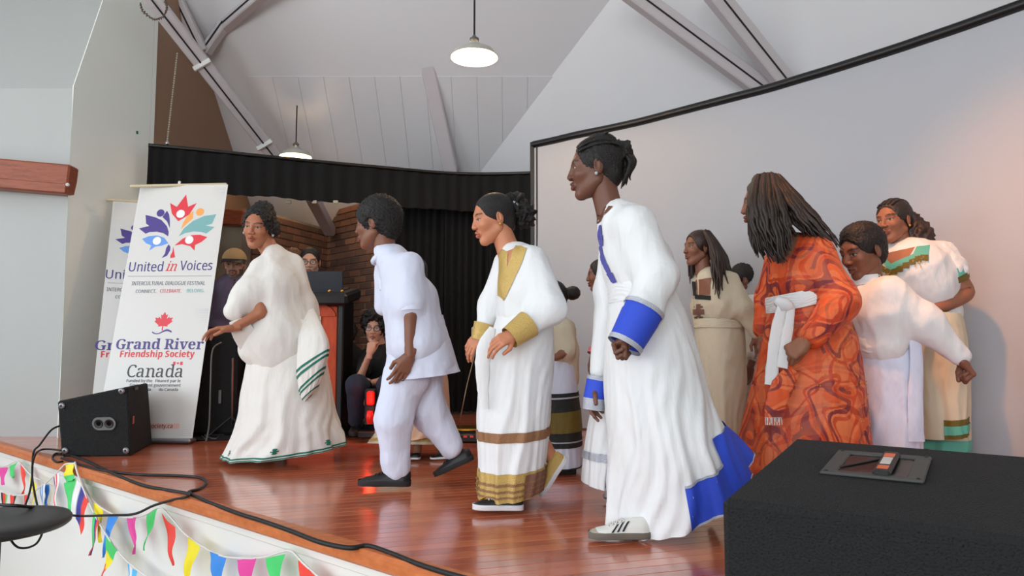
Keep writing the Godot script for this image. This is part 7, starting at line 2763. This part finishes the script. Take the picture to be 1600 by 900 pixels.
	part("lid", lp, ld, M.laptop)
	var kb := Acc.new()
	kb.box(Transform3D(Basis(Vector3.RIGHT, 0.16), Vector3(cx + 0.02, top + 0.058, -z - 0.17)), Vector3(0.36, 0.016, 0.24), 0.005)
	part("keyboard_base", lp, kb, M.laptop)
	# seated youth with curly hair and glasses, hand at his chin
	w = person("seated youth with curly dark hair, glasses and black t-shirt, hand at his chin", 5.55, "", Color(0.56, 0.29, 0.19), [586, 512, -0.05, 0.24, 0, 6, -4],
		{"neck": [594, 546, 0], "chest": [596, 572, 0], "hip": [598, 618, 0.15], "shoulder_near": [618, 556, 0], "elbow_near": [608, 592, -0.15], "wrist_near": [572, 600, -0.35], "shoulder_far": [574, 554, 0], "elbow_far": [562, 592, -0.2], "wrist_far": [578, 552, -0.28],
		"knee_near": [606, 600, -0.4], "knee_far": [558, 600, -0.4], "foot_near": [604, 662, -0.3], "foot_far": [556, 662, -0.3]},
		[["near", "relaxed", Vector3(-0.3, -0.8, 0.3), Vector3(0.3, 0, -0.9), false], ["far", "fist", Vector3(0.15, 0.9, -0.1), Vector3(0.2, 0.1, -0.9), true]], {"turn": 0, "cell": 0.018, "slim": 0.95})
	hair_cap(w, 0.030, 0.070, [[0.0, 0.10, 0.02, 0.085, 0.045, 0.08]], 0.028, 34.0, 0.0075)
	glasses(w)
	g = garment(w, [[594, 548, 0, 12, 595, 558, 0, 20, 1.2], [595, 560, 0, 24, 597, 615, 0.12, 26, 1.1], [618, 557, 0, 12, 612, 580, -0.1, 11], [574, 556, 0, 12, 568, 580, -0.12, 11]], 0.015, 0.035)
	blob_part("tee", w, g, M.black_tee)
	t = garment(w, [[610, 618, 0.1, 16, 606, 602, -0.4, 15], [606, 602, -0.4, 15, 604, 656, -0.3, 11], [586, 618, 0.1, 16, 558, 602, -0.4, 15], [558, 602, -0.4, 15, 556, 656, -0.3, 11]], 0.016, 0.03)
	blob_part("jeans", w, t, M.denim)
	var wb := Acc.new()
	cuff(wb, w, [575, 598, -0.34], [573, 600, -0.35], 7, 7)
	part("wristband", w.root, wb, M.black_plastic)
	for x in [556, 604]:
		shoe(w.root, at(x, 672, 5.40), at(x - 2, 682, 5.12), Vector3.UP, 0.1, M.black_leather, M.rubber)
	stool("black stool under the seated youth with glasses", at(598, 640, 5.7), 0.36)
	# the sitter beside him
	w = person("sitter in a black t-shirt and khaki shorts, turned away beside the lectern", 6.1, "", Color(0.40, 0.20, 0.13), [540, 524, 0.05, 0.235, -150, 20, 0],
		{"neck": [540, 546, 0], "chest": [542, 570, 0], "hip": [546, 625, 0.1], "shoulder_near": [558, 556, 0], "elbow_near": [560, 592, -0.05], "wrist_near": [544, 605, -0.2], "shoulder_far": [526, 556, 0], "elbow_far": [520, 592, 0], "wrist_far": [532, 606, -0.2], "knee_near": [552, 625, -0.35], "knee_far": [534, 625, -0.35], "foot_near": [548, 668, -0.3], "foot_far": [530, 668, -0.3]},
		[], {"turn": -150, "cell": 0.022})
	hair_cap(w, 0.018, 0.06, [], 0.014, 40.0, 0.008)
	g = garment(w, [[540, 546, 0, 12, 541, 556, 0, 20, 1.2], [541, 558, 0, 24, 545, 620, 0.08, 25, 1.1], [558, 558, 0, 12, 561, 582, 0, 12], [526, 558, 0, 12, 521, 582, 0, 12]], 0.016, 0.035)
	blob_part("tee", w, g, M.black_tee)
	t = garment(w, [[552, 625, 0.05, 15, 552, 626, -0.35, 14], [538, 625, 0.05, 15, 534, 626, -0.35, 14]], 0.018, 0.03)
	blob_part("shorts", w, t, M.khaki)
	stool("black stool under the sitter beside the lectern", at(545, 648, 6.2), 0.34)
	# pale board leaning on the brick wall
	var bd := Acc.new()
	bd.box(Transform3D(Basis(Vector3.UP, -0.81), at(584, 522, 7.72)), Vector3(0.50, 0.68, 0.02), 0.006)
	single("pin_board", "plain grey-beige board on the brick wall behind the seated youth", "board", bd, M.board_grey)
	# red light and pedals near his feet
	var rd := thing("stage_light", "small stage light glowing red on the floor between the seated youth's legs", "lamp", on_stage(582, 676))
	var hb := at(580, 640, 5.05)
	var rb := Acc.new()
	rb.box(Transform3D(Basis(), at(579, 622, 5.0)), Vector3(0.055, 0.10, 0.04), 0.01)
	rb.lathe([[0.0, 0.045], [0.02, 0.045], [0.03, 0.0], [0.02, -0.045], [0.0, -0.045]], Transform3D(Basis(), at(578, 652, 5.0)), 14)
	part("glowing_window", rd, rb, M.red_light)
	var bx := Acc.new()
	bx.box(Transform3D(Basis(), at(579, 636, 5.05)), Vector3(0.08, 0.26, 0.05), 0.01)
	bx.box(Transform3D(Basis(), at(579, 678, 5.05)), Vector3(0.16, 0.05, 0.12), 0.01)
	part("housing", rd, bx, M.black_plastic)
	var rl := OmniLight3D.new()
	rl.name = "red_glow"
	rd.add_child(rl, true)
	rl.position = at(579, 625, 4.92) - rd.position
	rl.light_color = rgb(255, 50, 30)
	rl.light_energy = 0.03
	rl.light_size = 0.03
	rl.omni_range = 6.0
	rl.omni_attenuation = 2.0
	rl.shadow_enabled = true
	# black cabinets and stands behind the banner
	var sp := Acc.new()
	var c0 := on_stage(322, 684)
	sp.box(Transform3D(Basis(Vector3.UP, 0.2), c0 + Vector3(0.0, 0.42, -0.16)), Vector3(0.34, 0.80, 0.30), 0.02)
	var cab := thing("amplifier", "tall black speaker cabinet behind the right edge of the front banner", "amplifier", c0 + Vector3(0, 0.01, -0.16))
	part("cabinet", cab, sp, M.black_carpet)
	var bg := Acc.new()
	bg.box(Transform3D(Basis(Vector3.UP, 0.2), c0 + Vector3(0.09, 0.30, -0.005)), Vector3(0.02, 0.10, 0.006), 0.002)
	part("name_plate", cab, bg, M.grey_plastic)
	var ms := thing("microphone_stand", "chromed stand with tripod feet between banner and white dress", "stand", on_stage(362, 684))
	var po := Acc.new()
	po.tube(PackedVector3Array([on_stage(362, 684) + Vector3(0, 0.08, 0), at(364, 560, 5.08)]), 0.008, 8)
	part("pole", ms, po, M.chrome)
	for k in 3:
		var l := Acc.new()
		var an := TAU * k / 3.0 + 0.7
		l.tube(PackedVector3Array([on_stage(362, 684) + Vector3(0, 0.16, 0), on_stage(362, 684) + Vector3(cos(an) * 0.17, 0.012, sin(an) * 0.17)]), 0.007, 6)
		part("leg", ms, l, M.black_metal)
	cable("grey cable hanging from the hand of the cape girl's neighbour to the floor", [at(346, 535, 5.2), at(332, 548, 5.15), at(329, 600, 5.1), at(327, 660, 5.05), at(322, 690, 4.95)], 0.006, M.grey_plastic)
	cable("grey cable coiled on the floor behind the front banner", [on_stage(322, 690) + Vector3(0, 0.012, 0), on_stage(314, 680) + Vector3(0, 0.012, 0), on_stage(325, 672) + Vector3(0, 0.012, 0), on_stage(345, 674) + Vector3(0, 0.012, 0), on_stage(338, 688) + Vector3(0, 0.012, 0), on_stage(320, 684) + Vector3(0, 0.02, 0), on_stage(350, 682) + Vector3(0, 0.012, 0)], 0.005, M.grey_plastic)
	# electric keyboard on a stand, behind the gold-trimmed girl
	var kz := 4.9
	var k0 := at(738, 518, kz)
	var k1 := at(898, 521, kz)
	var ky := thing("keyboard", "cream electric keyboard on a black stand behind the gold-trimmed girl", "keyboard", Vector3((k0.x + k1.x) * 0.5, STAGE + 0.01, -kz))
	var kb2 := Acc.new()
	kb2.box(Transform3D(Basis(), (k0 + k1) * 0.5), Vector3(k1.x - k0.x, 0.085, 0.26), 0.015)
	part("case", ky, kb2, M.cream_plastic)
	var st := Acc.new()
	for s in [0.25, 0.75]:
		var kp := k0.lerp(k1, s)
		bar(st, kp + Vector3(0, -0.045, 0), Vector3(kp.x, STAGE + 0.03, kp.z), 0.03, 0.03, 0.004)
	part("stand_posts", ky, st, M.black_metal)
	var ft := Acc.new()
	for s in [0.25, 0.75]:
		var kp := k0.lerp(k1, s)
		ft.box(Transform3D(Basis(), Vector3(kp.x, STAGE + 0.026, kp.z)), Vector3(0.05, 0.03, 0.4), 0.006)
	part("stand_feet", ky, ft, M.black_metal)
	for s in [0.06, 0.12]:
		var sl := Acc.new()
		var kp := k0.lerp(k1, s)
		sl.box(Transform3D(Basis(), kp + Vector3(0.0, 0.006, 0.131)), Vector3(0.008, 0.06, 0.004), 0.0)
		part("dark_mark", ky, sl, M.black_plastic)
	cable("thin pale cable hanging before the black curtain, left of the gold-trimmed girl", [at(744, 530, 4.75), at(740, 560, 4.78), at(730, 600, 4.8), at(722, 640, 4.85), on_stage(718, 662) + Vector3(0, 0.02, 0)], 0.003, M.cream_plastic)
	var ds := Acc.new()
	ds.lathe([[0.0, 0.03], [0.09, 0.028], [0.12, 0.015], [0.12, 0.002], [0.0, 0.0]], Transform3D(Basis(), on_stage(730, 674) + Vector3(0, 0.01, 0)), 24)
	single("stand_base", "round brassy foot of a stand on the dark carpet behind the boy's raised shoe", "stand", ds, M.brass)
	var pb := Acc.new()
	pb.box(Transform3D(Basis(), on_stage(728, 690) + Vector3(0, 0.032, 0)), Vector3(0.26, 0.06, 0.16), 0.01)
	var pedal := thing("pedal_board", "low black pedal board with red lights behind the boy's raised shoe", "pedal", on_stage(728, 690))
	part("board", pedal, pb, M.black_plastic)
	var pr := Acc.new()
	for i in 5:
		pr.box(Transform3D(Basis(), on_stage(728, 690) + Vector3(-0.09 + 0.045 * i, 0.045, 0.081)), Vector3(0.025, 0.014, 0.004), 0.001)
	part("indicator_lights", pedal, pr, M.red_light)
